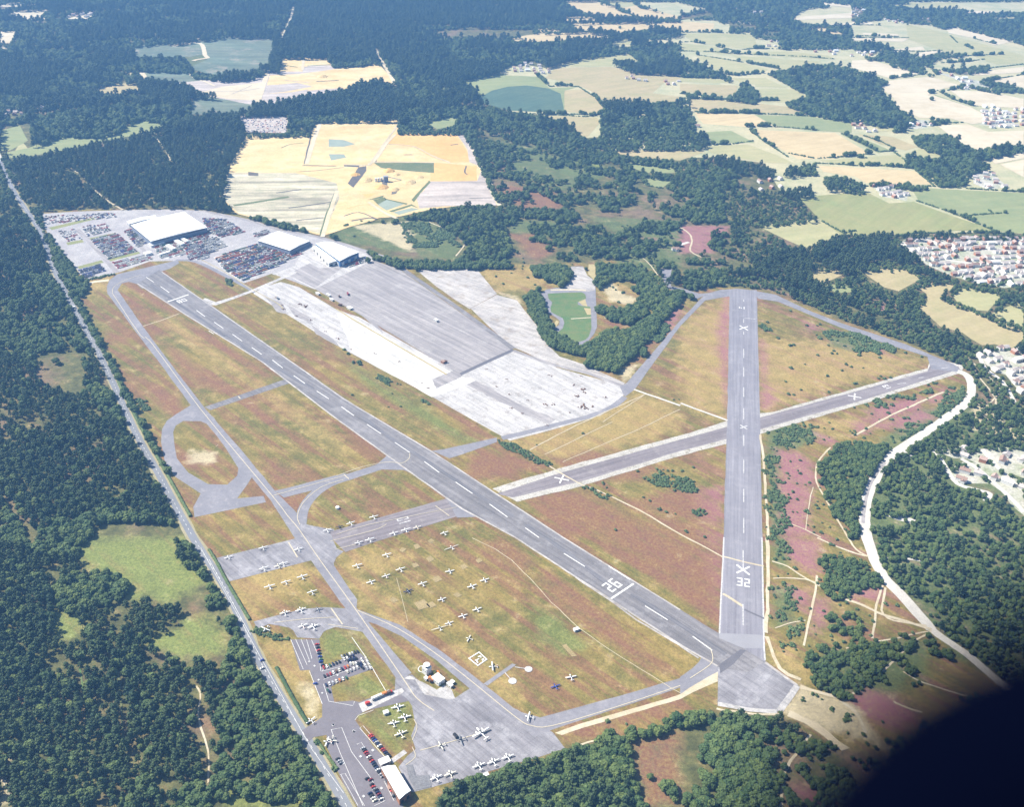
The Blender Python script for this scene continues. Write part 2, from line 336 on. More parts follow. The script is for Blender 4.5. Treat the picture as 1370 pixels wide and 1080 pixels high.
def axis(lo, a, b, hi, fine, coarse):
    L = list(np.arange(lo, a, coarse))+list(np.arange(a, b, fine))+list(np.arange(b, hi+coarse, coarse))
    return np.array(L)
gx = axis(-9000, -1000, 1250, 9000, 5.5, 60); gy = axis(-300, 480, 2300, 16000, 5.5, 60)
GX, GY = np.meshgrid(gx, gy); fx, fy = GX.ravel(), GY.ravel()
near = (fx > -1050) & (fx < 1300) & (fy > 400) & (fy < 2400)
def weight(polys, soft):
    wgt = np.zeros(fx.shape)
    for pl in polys:
        xs = [p[0] for p in pl]; ys = [p[1] for p in pl]
        m = (fx > min(xs)-soft) & (fx < max(xs)+soft) & (fy > min(ys)-soft) & (fy < max(ys)+soft)
        if not m.any(): continue
        d = sdist(fx[m], fy[m], pl)
        wgt[m] = np.maximum(wgt[m], np.clip(0.5+d/(2*soft), 0, 1))
    return wgt
W_air = weight([AIR], 4)
cA = np.ones((len(fx), 4), np.float32); cB = np.ones((len(fx), 4), np.float32)
cA[:, 0] = weight(H_['heather'], 9); cA[:, 1] = weight(H_['dry'], 16); cA[:, 2] = weight(H_['lush'], 12)
cB[:, 0] = weight(H_['scrub'], 10); cB[:, 1] = weight(H_['pale'], 7)
cB[:, 2] = 1-W_air
ny, nx = GX.shape
idx = np.arange(ny*nx).reshape(ny, nx)
quads = np.stack([idx[:-1, :-1], idx[:-1, 1:], idx[1:, 1:], idx[1:, :-1]], -1).reshape(-1, 4)
me = bpy.data.meshes.new('ground')
me.vertices.add(len(fx)); me.vertices.foreach_set('co', np.stack([fx, fy, fx*0], -1).ravel().astype(np.float32))
me.loops.add(quads.size); me.loops.foreach_set('vertex_index', quads.ravel().astype(np.int32))
me.polygons.add(len(quads)); me.polygons.foreach_set('loop_start', np.arange(0, quads.size, 4, dtype=np.int32))
me.update()
for nm, c in (('coverA', cA), ('coverB', cB)):
    at = me.attributes.new(nm, 'FLOAT_COLOR', 'POINT'); at.data.foreach_set('color', c.ravel())

m, t, b = newmat('ground_cover')
v = coord(t)
n_big = noise(t, v, 0.010, 5, 0.6); n_mid = noise(t, v, 0.055, 5, 0.65); n_fin = noise(t, v, 0.33, 4, 0.7); n_tiny = noise(t, v, 1.3, 2, 0.7)
sv = coord(t, A_M, (0.004, 0.12, 1)); n_str = noise(t, sv, 1.0, 4, 0.65)
grass = mixc(t, mapr(t, n_big, 0.38, 0.62), (0.232, 0.170, 0.048), (0.145, 0.130, 0.036))
grass = mixc(t, mathn(t, 'MULTIPLY', mapr(t, n_mid, 0.45, 0.66), 0.7), grass, (0.28, 0.20, 0.072))
grass = mixc(t, mathn(t, 'MULTIPLY', mapr(t, n_str, 0.48, 0.6), 0.6), grass, (0.115, 0.115, 0.026))
sv2 = coord(t, A_M, (0.006, 0.07, 1)); n_hb = noise(t, sv2, 1.0, 6, 0.7)
grass = mixc(t, mathn(t, 'MULTIPLY', mapr(t, n_hb, 0.485, 0.57), 0.72), grass, (0.185, 0.092, 0.050))
at1 = N(t, 'ShaderNodeAttribute', attribute_name='coverA'); at2 = N(t, 'ShaderNodeAttribute', attribute_name='coverB')
s1 = N(t, 'ShaderNodeSeparateColor'); s2 = N(t, 'ShaderNodeSeparateColor')
t.links.new(at1.outputs['Color'], s1.inputs[0]); t.links.new(at2.outputs['Color'], s2.inputs[0])
def wt(sock, n, amp, sharp, top=1.0):
    k = mathn(t, 'MULTIPLY_ADD', mathn(t, 'SUBTRACT', n, 0.5), amp, sock)
    return mathn(t, 'MULTIPLY', mapr(t, k, 0.5-sharp, 0.5+sharp), top)
c = mixc(t, wt(s1.outputs[1], n_mid, 1.6, 0.4, 0.75), grass, mixc(t, n_fin, (0.36, 0.255, 0.09), (0.29, 0.215, 0.08)))
c = mixc(t, wt(s1.outputs[2], n_mid, 1.6, 0.3, 0.8), c, mixc(t, n_fin, (0.10, 0.14, 0.032), (0.17, 0.18, 0.055)))
east = mapr(t, noise(t, v, 0.004, 2), 0.42, 0.6)
sp_ = N(t, 'ShaderNodeSeparateXYZ'); t.links.new(v, sp_.inputs[0]); side = mapr(t, sp_.outputs[0], 215, 260, 0.0, 1.0)
hc = mixc(t, mapr(t, n_mid, 0.35, 0.65), mixc(t, side, (0.24, 0.100, 0.080), (0.37, 0.13, 0.19)), mixc(t, side, (0.19, 0.085, 0.042), (0.26, 0.115, 0.13)))
hc = mixc(t, mathn(t, 'MULTIPLY', mapr(t, n_fin, 0.42, 0.66), 0.7), hc, (0.19, 0.145, 0.055))
# floor of the woods: leaf litter, heather and rough grass
fl = mixc(t, mapr(t, n_mid, 0.35, 0.65), (0.075, 0.080, 0.030), (0.13, 0.125, 0.045))
fl = mixc(t, mathn(t, 'MULTIPLY', mapr(t, n_big, 0.52, 0.62), 0.7), fl, (0.20, 0.13, 0.085))
c = mixc(t, s2.outputs[2], c, fl)
c = mixc(t, wt(s1.outputs[1], n_mid, 1.4, 0.3, mathn(t, 'MULTIPLY', s2.outputs[2], 1.0)), c, (0.24, 0.20, 0.09))
c = mixc(t, wt(s1.outputs[2], n_mid, 1.4, 0.3, s2.outputs[2]), c, mixc(t, n_fin, (0.13, 0.17, 0.04), (0.20, 0.21, 0.065)))
c = mixc(t, wt(s2.outputs[0], n_mid, 1.7, 0.25, 0.85), c, mixc(t, n_fin, (0.075, 0.115, 0.042), (0.13, 0.15, 0.055)))
n_hs = mathn(t, 'MULTIPLY_ADD', n_hb, 0.6, mathn(t, 'MULTIPLY', n_mid, 0.4))
c = mixc(t, wt(s1.outputs[0], n_hs, 3.6, 0.45, 0.85), c, hc)
c = mixc(t, wt(s2.outputs[1], n_mid, 1.8, 0.3, 0.9), c, mixc(t, n_fin, (0.50, 0.43, 0.29), (0.36, 0.30, 0.17)))
c = scalec(t, c, mapr(t, n_fin, 0.3, 0.7, 0.66, 1.34)); c = scalec(t, c, mapr(t, n_tiny, 0.3, 0.7, 0.68, 1.32)); c = scalec(t, c, mapr(t, n_mid, 0.35, 0.65, 0.86, 1.14))
t.links.new(c, b.inputs['Base Color'])
tag(link('ground', me, None, [m]), kind='structure')

# ------------------------------------------------------------------ thin sheets laid on the ground
_z = [0.03]; ZI = [0.006]
def fract(poly, amp, step=14, seed=0):
    if amp <= 0: return poly
    out = []; n = len(poly)
    for i in range(n):
        a, b_ = poly[i], poly[(i+1) % n]; L = math.hypot(b_[0]-a[0], b_[1]-a[1]); k = max(1, int(L/step))
        for j in range(k):
            q = j/k; x = a[0]+(b_[0]-a[0])*q; y = a[1]+(b_[1]-a[1])*q
            out.append((x, y))
    X = np.array([p[0] for p in out]); Y = np.array([p[1] for p in out])
    dx = (fbm(X, Y, step*3.2, 11+seed)-0.5)*2*amp; dy = (fbm(X, Y, step*3.2, 31+seed)-0.5)*2*amp
    return [(float(a), float(b_)) for a, b_ in zip(X+dx, Y+dy)]
def sheet(name, polys, mat, amp=0.0, step=14, holes=None, z=None, kind='structure'):
    """polys: list of ground polygons -> one flat sheet a little above the last one"""
    if z is None: _z[0] += ZI[0]; z = _z[0]
    vs, fs = [], []
    for pl in polys:
        pl = fract(pl, amp, step)
        loops = [[Vector((x, y, 0)) for x, y in pl]]
        for h in (holes or []): loops.append([Vector((x, y, 0)) for x, y in fract(h, amp, step)])
        o = len(vs); flatl = [q for L in loops for q in L]
        vs += [(q.x, q.y, z) for q in flatl]
        for tri in tessellate_polygon(loops):
            a, b_, c_ = (flatl[i] for i in tri)
            if (b_-a).cross(c_-a).z < 0: tri = tri[::-1]
            fs.append(tuple(i+o for i in tri))
    ob = link(name, mesh_from(name, vs, fs), None, [mat])
    if kind: ob['kind'] = kind
    return ob
def ribbon_poly(pts, width):
    """closed outline of a band along a polyline"""
    L, Rr = [], []
    for i, p in enumerate(pts):
        a = pts[max(0, i-1)]; c_ = pts[min(len(pts)-1, i+1)]
        d = Vector((c_[0]-a[0], c_[1]-a[1])).normalized(); n = Vector((-d.y, d.x))
        wd = width if isinstance(width, (int, float)) else width[i]
        L.append((p[0]+n.x*wd/2, p[1]+n.y*wd/2)); Rr.append((p[0]-n.x*wd/2, p[1]-n.y*wd/2))
    return L+Rr[::-1]
def smooth(pts, k=3):
    """Catmull-Rom through the points"""
    out = []; n = len(pts)
    for i in range(n-1):
        p0, p1, p2, p3 = pts[max(0, i-1)], pts[i], pts[i+1], pts[min(n-1, i+2)]
        for j in range(k):
            q = j/k
            out.append(tuple(0.5*((2*p1[a])+(-p0[a]+p2[a])*q+(2*p0[a]-5*p1[a]+4*p2[a]-p3[a])*q*q+(-p0[a]+3*p1[a]-3*p2[a]+p3[a])*q**3) for a in (0, 1)))
    out.append(pts[-1]); return out
def ribbon(name, s, width, mat, amp=0.0, sm=3, kind='structure', step=10):
    pts = smooth(P(s), sm) if sm > 1 else P(s)
    vs, fs = [], []; _z[0] += ZI[0]; z = _z[0]
    if amp:
        q = []
        for i in range(len(pts)-1):
            a, b_ = pts[i], pts[i+1]; k = max(1, int(math.hypot(b_[0]-a[0], b_[1]-a[1])/step))
            q += [(a[0]+(b_[0]-a[0])*j/k, a[1]+(b_[1]-a[1])*j/k) for j in range(k)]
        pts = q+[pts[-1]]
    out = ribbon_poly(pts, width); n = len(pts)
    X = np.array([p[0] for p in out]); Y = np.array([p[1] for p in out])
    if amp: X = X+(fbm(X, Y, 16, 5)-0.5)*2*amp; Y = Y+(fbm(X, Y, 16, 6)-0.5)*2*amp
    out = list(zip(X.tolist(), Y.tolist()))
    vs = [(x, y, z) for x, y in out]
    fs = [(2*n-1-i, 2*n-2-i, i+1, i) for i in range(n-1)]
    ob = link(name, mesh_from(name, vs, fs), None, [mat])
    if kind: ob['kind'] = kind
    return ob

FARM = [P("C0,165 d0,160 d60,150 250,140 390,190 400,240 560,250 590,290 760,310 820,380 1200,380 1370,370 e0,375 250,470 C1370,300 2000,300 2000,940 1250,925 930,935 830,935 640,940 500,990 310,900 560,872 470,785 440,760 400,760 330,650 150,625 0,630 B1110,600 B1060,545 990,550 940,500 840,460 700,445 640,380 490,320 650,290 700,250 c300,540 460,490 820,430 960,410 1040,470 c850,500 1370,590 1370,420 1300,370 800,370 860,320 1370,290"),
        P("e440,180 600,180 740,220 830,205 1280,320 1370,350 2400,600 2400,1072 0,1072 0,480 200,430 230,340 0,330 0,180 250,140"), P("C0,600 60,600 120,560 400,560 430,640 330,650 100,610"), P("e430,0 2400,0 2400,60 1100,100 870,70 500,62"), P("d900,120 1000,60 1370,30 e0,60 0,190 d1370,200 1130,190 1000,190"), P("c1320,0 d240,60 0,110 c1370,140 1040,30 980,0")]
M['pasture'] = gmat('mixed_pasture', (0.42, 0.38, 0.22), (0.29, 0.31, 0.17), (0.52, 0.45, 0.28), 0.006, 0.02, 0.15, contrast=0.15)
for q_ in FARM: sheet('pasture', [q_], M['pasture'], 4, 60)
_z[0] += 0.02
# fields beyond the airfield, each its own sheet
FIELDS = []
def field(matk, *ss, amp=3.0, name='field'):
    for s in ss:
        p = P(s); FIELDS.append(p); sheet(name, [p], M[matk], amp, 40)
field('straw', "c430,0 680,0 850,60 940,95 1040,150 690,130 590,90", "c900,60 1020,40 1370,130 1370,145 1050,150 940,90", "c430,130 640,130 780,165 560,180 470,170",
      "c490,185 820,175 970,250 900,265 700,245 570,240", "c830,175 1080,170 1180,225 1060,235 970,250", "c1100,170 1370,165 d270,185 260,250 c1370,245 1180,225", "c235,220 480,225 480,245 240,260",
      "c20,300 240,265 620,250 840,290 760,310 480,315 240,330 60,325", "d115,895 590,915 740,1000 520,1010 180,985", "C275,515 620,530 760,615 600,632 470,635 430,610 360,570",
      "C550,660 930,680 1000,735 740,730 700,705 570,685", "d1010,215 1090,205 1340,270 1200,270")
field('tan', "c300,620 370,540 500,535 820,530 1000,575 1370,590 1370,640 1250,650 1150,740 1370,770 1370,825 1250,810 820,818 740,790 690,740 590,690 480,660",
      "d0,665 460,680 440,740 350,775 0,720", "d50,775 600,820 860,850 1090,920 870,905 600,900 110,885 80,840", "B1110,600 1370,595 C100,605 B1370,640 1250,632 1130,615",
      "g60,0 450,0 560,60 510,100 370,180 260,150 130,60", "F480,0 640,0 655,20 600,45 560,55 520,30", "C710,535 850,545 945,585 900,600 800,575",
      "g510,140 690,100 820,110 780,170 700,210 840,280 1080,380 1370,500 1370,560 1290,640 1140,600 1040,610 950,560 880,510 700,460 610,380 520,300 600,260 590,200", "c450,720 600,710 700,780 780,890 600,900 450,890",
      "c290,920 700,935 740,960 700,1010 650,1072 B990,550 c500,1010 380,960", "A370,350 420,332 540,330 560,365 500,375 400,370", "A460,280 560,276 520,300")
field('palegreen', "c680,0 980,0 1020,40 900,60 720,15", "c860,320 940,305 1030,310 960,355 800,370", "c460,500 540,470 820,430 960,420 1040,470 1030,500 850,500 820,525 500,530",
      "d0,265 560,265 590,300 620,370 490,385 270,360 100,330", "d0,340 280,370 420,415 410,432 0,400", "d130,440 340,460 700,550 660,580 400,585 300,560 160,480",
      "d420,440 1130,490 1050,510 920,520 910,550 810,555 700,520 480,480", "d470,408 900,410 1180,440 1230,470 1060,465 470,430", "d0,600 300,605 440,655 270,660 0,650",
      "d410,620 680,620 850,700 600,690 590,670 470,650", "d630,705 920,710 1020,770 830,815 600,810 640,750", "C560,640 880,615 920,670 640,655", "g790,200 920,145 1150,170 1180,230 1080,340 980,330 830,260",
      "g1110,360 1330,265 1370,270 1370,460 1240,440", "C85,585 270,575 390,620 450,650 360,650 130,610", "e430,190 740,260 850,300 1130,370 1370,440 1370,500 1150,510 950,440 700,400 440,310",
      "C960,590 1090,620 1000,630 890,615", "A60,600 110,590 84,560", "e1100,130 1280,120 1370,140 1150,150", "e320,20 830,20 870,60 500,60 330,40", "C780,500 860,500 850,520 790,525")
field('green', "c0,600 240,610 330,700 560,690 450,720 450,890 0,880 B490,320 650,290 c0,600", "C640,535 700,540 840,600 790,610", "C100,525 200,520 300,570 130,570", "B1150,640 1340,665 1350,690 1240,690 1160,665",
      "B1210,700 1350,710 1300,750 1230,735", "d600,915 1030,925 1370,980 1370,1060 1050,1040 750,1000", "C920,748 1370,768 1370,935 1260,920 1130,860 950,800", "A10,610 110,590 250,540 430,540 500,510 560,470 680,490 620,530 500,545 200,610 50,632",
      "A0,520 80,500 110,560 40,600 0,600", "F570,65 690,60 680,95 620,98", "v70,160 330,150 360,200 300,270 120,220", "B360,490 420,460 500,460 470,500 400,515", "e650,750 940,850 900,880 700,800")
field('teal', "c0,690 150,680 330,705 420,745 450,890 200,890 0,880 B550,400 620,360", name='field')
field('olive', "C470,785 740,765 830,810 930,805 1080,860 1260,920 1100,920 830,935 640,940 560,880")
field('palegreen', "C310,900 560,875 640,935 500,990 430,960")
field('cream', "e210,690 300,640 620,610 860,680 700,710 600,760 650,760 940,850 1140,960 960,990 760,940 540,940 440,890 350,860 330,780", "e0,480 120,475 590,585 370,620 290,620 160,580 0,540",
      "e780,720 1100,730 1370,790 1370,860 1060,850 940,830", "e1060,640 1370,600 1370,700 1170,650", "e680,1000 920,990 1080,1050 1370,1040 f1370,80 1150,90 1000,130 900,90 770,0", "e740,220 830,215 1280,330 1140,360 950,300 770,260",
      "e880,80 1130,90 1100,110 900,100", "e80,260 360,270 370,290 90,275", "e300,395 560,370 580,395 350,410", "e480,430 650,400 720,405 560,450", "e860,580 1030,570 1370,530 1370,575 1000,600", "e0,300 450,305 400,330 0,320",
      "e0,170 170,180 160,195 0,190", "f1180,240 1370,200 1370,340", "f1090,190 1370,140 1370,190 1140,235", "d1100,0 1370,30 1370,60 1160,40", "d1130,195 1370,180 1370,200", "d380,160 590,165 560,180 400,172", "d880,160 960,130 1370,100 1370,140 1120,150",
      "A20,70 60,40 200,38 160,60 200,75 130,78", "A0,118 70,120 40,170 0,175", "A0,12 130,8 230,12 100,26 0,26", "A0,180 120,185 0,195", "A255,75 350,55 380,60 340,75", "d480,180 660,185 560,195")

# ------------------------------------------------------------------ sand quarries
QUARRY = [P("Q330,182 414,180 423,162 534,161 533,177 621,178 668,275 640,272 574,281 535,290 505,292 450,310 432,316 380,302 316,286 296,266 308,220"),
          P("Q205,108 258,118 262,126 342,141 353,142 460,122 495,108 531,114 507,84 460,90 443,87 438,77 376,77 374,98 358,95 340,104 300,108 270,103 232,112 212,96 187,93 196,108")]
HEATHTOP = P("b0,380 100,320 440,290 800,320 760,530 700,580 400,620 240,640 140,590 0,650")
field('heathland', "A530,190 560,180 700,175 800,165 900,145 1090,150 1090,190 1072,262 960,290 850,300 750,270 830,235 820,215 760,225 540,230", "A770,385 1010,405 1010,440 940,460 760,455", name='heath')
sheet('quarry_floor', [QUARRY[0]], M['sand'], .8, 12)
sheet('quarry_floor', [QUARRY[1]], M['pinkgrey'], 4, 25)
field('heathland', "A560,280 750,285 800,320 700,330 600,325", name='heath')
sheet('sand_patch', [P("b190,745 400,690 720,655 740,680 680,800 450,790")], M['cream'], 5, 25)
sheet('sand_patch', [P("b740,750 1370,700 B0,365 150,322 240,340 170,250 b1370,540 1000,590 780,600 760,680 1000,660 1120,690 900,730")], M['sand'], 5, 25)
sheet('sand_patch', [P("b870,460 1230,460 1270,520 1060,530 1040,570 860,570")], M['sand'], 3, 25)
sheet('sand_patch', [P("b740,770 1100,710 1000,760 700,820")], M['pinkgrey'], 3, 25)
sheet('ridged_sand', [P("A900,690 1180,690 1340,730 1370,770 1290,935 950,850 885,790")], M['rows'], .8, 12)
sheet('orange_sand_patch', [P("x430,165 900,175 990,330 1000,400 840,405 700,360 560,280 350,250"), P("x720,405 1060,430 1060,550 690,550 690,490"), P("x0,700 60,660 260,645 200,680 100,700")], M['orangesand'], 2, 14)
sheet('stripped_soil', [P("x680,555 1060,550 1100,460 1220,745 1060,745 800,750 600,770 580,680 640,620")], M['pinkgrey'], 2, 14)
sheet('pale_margin', [P("x900,175 960,175 1080,430 1000,400 985,300")], M['pinkgrey'], 1, 14)
sheet('weedy_bank', [P("x240,405 720,405 720,485 560,475 300,445"), P("x230,700 330,680 350,720 280,745"), P("x540,700 600,630 680,545 690,560 610,650 560,720"), P("x190,700 320,665 310,685 180,705"), P("x330,690 510,730 500,740 330,705"), P("x360,790 540,735 600,770 540,750 380,800")], M['scrubcover'], 1.5, 10)
sheet('dark_spoil', [P("x0,620 120,440 180,430 180,470 60,625"), P("x305,540 345,520 350,590 310,580"), P("x390,610 430,620 420,650 380,660"), P("A990,685 1030,690 1030,702 990,700"), P("x0,425 130,425 120,440 0,435")], M['pit_and_shade'], 1.5, 10)
sheet('settling_pond', [P("x270,740 340,700 480,735 340,785"), P("x390,800 540,765 600,775 440,820"), P("A1310,555 1370,558 B75,575 B30,585 A1310,585"), P("A1310,615 1370,615 B40,628 A1320,640")], M['pond'])
sheet('ridged_sand', [P("B0,700 100,770 190,860 150,880 0,920 A1300,910 1350,790")], M['sand'], 3, 20)
sheet('car_compound_ground', [P("A950,465 1150,462 1140,530 985,528")], M['pinkgrey'], 1, 14)
for s, wd, mk_ in (("x400,185 330,265 275,345 250,400", 4, 'pit_and_shade'), ("A1250,480 1235,560 1212,655", 3.5, 'pit_and_shade'), ("A1205,660 1340,662", 5, 'pit_and_shade'), ("A1190,685 1260,680 1370,668", 2.5, 'pit_and_shade'), ("A1120,590 1160,575 1210,570", 3, 'scrubcover'), ("A930,820 1060,800 1150,785", 9, 'scrubcover'), ("A1100,770 1200,755", 4, 'pit_and_shade'), ("A1150,830 1260,815 1320,805", 5, 'pit_and_shade'), ("A1180,880 1290,868", 4, 'pit_and_shade'),
        ("A1335,770 1300,860 1275,940", 3.5, 'scrubcover'), ("x975,430 965,480 985,500", 3.5, 'pit_and_shade'), ("x0,830 120,800 250,850", 3, 'pit_and_shade'), ("x20,770 160,740 280,745", 2.5, 'orangesand'), ("x850,265 910,255", 4, 'pit_and_shade'), ("x350,255 540,272 700,345 845,400", 2.5, 'rows'), ("x60,870 200,845 260,855", 5, 'pit_and_shade'), ("x1000,690 1180,685", 2.5, 'pit_and_shade'), ("x1060,430 1100,470 1200,700", 3, 'rows'), ("x480,340 550,340", 3, 'pit_and_shade'), ("x700,160 900,172", 2, 'pit_and_shade'),
        ("b200,720 500,730 720,700", 3, 'pinkgrey'), ("b480,750 640,680", 3, 'pinkgrey'), ("b900,640 1100,660", 4, 'pinkgrey'), ("b1150,650 1330,640", 6, 'pit_and_shade'), ("b1080,525 1260,515", 8, 'pond'), ("b900,520 1000,535", 6, 'scrubcover')):
    ribbon('quarry_strip_and_bank_shade', s, wd, M[mk_], 1.4)  # flat strips; the dark ones paint the shade along the banks
for s, wd in (("B512,530 580,660 650,820", 9), ("A1280,478 1250,560 1222,655", 10), ("A1345,760 1310,860 1285,945", 8), ("B155,195 180,240 215,300 238,345", 11), ("B240,115 225,150", 9), ("b150,580 160,610 240,640 340,685", 7),
              ("b0,365 90,350 170,340 240,355 265,440 285,460 200,475 170,485", 13), ("b0,365 90,345 160,345", 30), ("b780,530 735,660 675,845", 14), ("b970,50 940,160 880,290 865,320", 7), ("x410,180 340,250 260,370 200,420", 8),
              ("B250,490 130,660", 5), ("a1115,555 1150,610 1180,655", 14), ("A1210,235 1205,280", 8), ("b100,318 440,292", 7), ("A280,670 340,710 400,780 490,838", 4), ("A620,545 660,600 685,650", 3), ("A740,158 900,145", 6), ("x0,420 200,425 260,400 720,405", 4),
              ("x345,255 560,275 700,350 845,405", 3), ("x200,720 300,790 420,850", 7)):
    ribbon('sandy_track', s, wd, M['cream' if wd > 5 else 'track'], 1.0)

# ------------------------------------------------------------------ airfield aprons and pavements
_z[0] = 0.03; ZI[0] = 0.002
ROADPTS = "A0,640 60,770 160,920 D72,0 215,0 295,155 370,290 440,430 540,650 640,830 770,1072 G905,210 1040,500 1215,790 1370,1050 1420,1150"
ribbon('road_verge', "A0,640 60,770 160,920 D215,0 295,155 370,290 440,430 540,650 640,830 770,1072 G905,210 1040,500 1215,790 1370,1050 1420,1150", 13.5, gmat('dry_verge', (0.24, 0.22, 0.12), (0.32, 0.28, 0.18), None, 0.05, 0.3, 1.0), 1.5)
RD = "A0,640 60,770 160,920 D215,0 295,155 370,290 440,430 540,650 640,830 770,1072 G905,210 1040,500 1215,790 1370,1050 1420,1150"
ribbon('main_road', RD, 8.6, M['road'])
ribbon('road_far_stretch', "A0,640 -90,420 -180,200", 12, M['whitetrack'])

auction = P("Q56,286 100,283 160,281 235,280 275,282 330,295 370,308 430,318 490,338 500,346 421,387 364,366 326,379 290,362 262,349 233,349 200,350 160,364 112,375 98,352 74,330 60,305")
sheet('sales_yard', [auction], gmat('sales_yard_tarmac', (0.32, 0.30, 0.31), (0.42, 0.40, 0.39), (0.26, 0.25, 0.26), 0.02, 0.1, 0.5), 1.5)
sheet('yard_paving', [P("j560,490 880,430 920,480 600,575"), P("k90,320 250,290 560,420 330,520 200,460"), P("j890,340 1080,300 1190,440 960,485"), P("k0,170 120,150 210,240 0,290")], M['white'])
sheet('yard_paving', [P("k820,240 1040,200 1290,285 1370,345 900,575 700,480 560,460 740,390")], M['white'])
sheet('yard_paving', [P("k680,460 860,370 930,410 1130,400 900,570")], M['greytar'])
sheet('yard_verge', [P("j180,340 310,315 325,335 190,362"), P("j270,540 470,485 490,505 290,560"), P("j360,305 590,255 590,270 370,318"), P("j520,480 780,415 800,430 530,500"), P("j30,215 400,130 420,145 60,235")], gmat('yard_grass', (0.16, 0.19, 0.08), (0.24, 0.24, 0.1), None, 0.05, 0.3, 1.0), 1)
ribbon('yard_road', "j270,230 400,360 500,470 600,590", 9, M['greytar'])
ribbon('yard_road', "j880,110 700,240 900,480", 7, M['greytar'])
ribbon('yard_road', "Q235,348 262,350 300,368 345,393 420,440", 8, M['taxi'])
ribbon('yard_road', "Q270,282 330,294 370,306 430,318 490,336 540,352", 9, M['greytar'])

sheet('bare_concrete_apron', [P("Q339,393 352,384 376,377 400,384 450,414 480,424 615,500 685,470 709,476 745,492 803,508 838,517 833,532 822,545 803,556 732,577 682,590 560,521 450,462")], M['white'], 0.8, 16)
sheet('grey_apron', [P("k900,575 1370,345 1420,365 E250,0 E700,320 490,420 90,180")], M['greytar'])
sheet('patchy_concrete', [P("E320,5 480,-20 560,0 640,98 620,110 530,160 400,70")], M['paleconc'], 1.5, 12)
sheet('patchy_concrete', [P("E535,158 640,102 720,125 800,230 840,300 890,350 1000,385 1150,455 1140,470 1000,420 860,385 760,335 700,310 610,230")], M['paleconc'], 1.5, 12)
sheet('pale_link_strip', [P("E0,170 60,185 200,270 490,425 560,445 380,510 200,410 60,330")], gmat('brighter_concrete', (0.60, 0.58, 0.55), (0.50, 0.485, 0.46), None, 0.02, 0.06, 0.5, A_M, (0.012, 0.13, 0.28), 0.18, (7, .45, .12), (12, .5, (0.34, 0.30, 0.27))), 2.5, 14)
ribbon('dark_apron_edge', "E250,-10 400,95 560,210 705,318", 9, M['asphalt'])
ribbon('dark_apron_edge', "E706,322 600,370 490,422", 7, M['darkpatch'])
ribbon('perimeter_track', "E706,325 860,380 1000,415 1150,470", 7, M['greytar'])
ribbon('perimeter_track', "E1150,510 1060,570 840,630 660,675", 9, M['taxi'], 1.2)
ribbon('stained_band', "E540,450 700,540 860,610", 16, M['greytar'], 5)
sheet('stained_band', [P("D1060,110 1120,130 1150,180 1100,170"), P("D1140,140 1230,190 1250,220 1180,190"), P("D1240,220 1340,290 1350,310 1260,260"), P("E60,130 180,240 190,260 70,160"), P("E380,440 480,400 500,430 400,480")], M['greytar'], 3, 8)
ribbon('stained_band', "E0,160 200,280 440,420", 3, M['tan'], 1)
ribbon('white_link_road', "D800,128 860,138 930,115 1010,85 1110,42 1180,10", [26, 12, 8, 8, 8, 9]+[9]*99, M['white'], sm=1)

# taxiways
sheet('taxiway', [P("Q144,394 143,383 147,374 157,367 178,362 204,356 237,348 240,352 228,359 216,363 240,381 190,386 183,380 172,377 163,379 158,387 154,396")], M['taxi'], .6, 6)
sheet('taxiway', [P("D430,100 425,80 470,85 570,230 660,350 820,560 960,720 1100,890 1190,980 l775,80 1000,170 1040,420 1230,700 H80,280 300,540 H245,570 0,232 l715,190 D1080,925 910,720 750,530 640,380 545,255")], M['taxi'], .6, 6)
sheet('dispersal_loop', [P("D765,540 700,580 665,605 645,640 642,690 655,760 675,800 700,830 800,895 770,950 775,990 1060,930 1050,905 945,915 985,860 1010,820 850,590")], M['taxi'], holes=[P("D800,607 730,606 700,625 690,650 695,700 705,755 750,812 830,858 905,860 945,825 950,795 900,715 830,620")])
sheet('link_taxiway', [P("D815,550 1120,445 1170,428 1185,450 1140,460 838,563")], M['asphalt'])
sheet('link_taxiway', [P("D1095,885 1370,815 E60,820 150,790 200,745 300,740 330,830 270,802 180,800 0,858 D1130,912")], M['taxi'], .6, 6)
ribbon('link_taxiway', "E170,790 60,825 D1310,858 1245,905 1208,960 1198,1020 l740,120", 13, M['taxi'])
sheet('paved_junction', [P("l760,60 830,80 960,105 1040,115 1030,200 1060,270 1090,290 1120,300 1060,350 1035,400 1045,430 870,370 760,180")], M['apron'])
sheet('link_taxiway', [P("E380,725 430,718 640,672 640,690 500,740 450,755")], M['taxi'], .6, 6)
sheet('parking_strip', [P("Q441,712 500,695 598,667 612,691 552,710 500,726 462,739 447,724")], M['asphalt_d'])
sheet('link_taxiway', [P("E440,915 560,925 640,985 480,992")], M['taxi'], .6, 6)
sheet('parking_strip', [P("l60,355 650,210 720,190 870,370 170,550")], M['apron'])
sheet('parking_pad', [P("l370,885 580,830 780,780 960,765 1140,775 1230,850 1290,940 1280,972 1050,930 980,955 n430,40 390,105 190,92 l700,960 660,935 500,905 400,945")], M['apron'])
sheet('car_park', [P("n130,110 395,112 395,250 440,370 580,300 750,215 800,265 885,380 640,465 500,545 510,600 525,665 530,692 415,705 305,390 215,395")], M['parkasph'])
sheet('car_park', [P("Q404,978 431,960 431,943 447,940 472,938 481,940 525,923 549,938 531,942 491,951 478,958 475,964 500,1000 517,1016 541,1085 484,1090 460,1050 437,1000 437,984 420,987 413,993")], M['parkasph'])
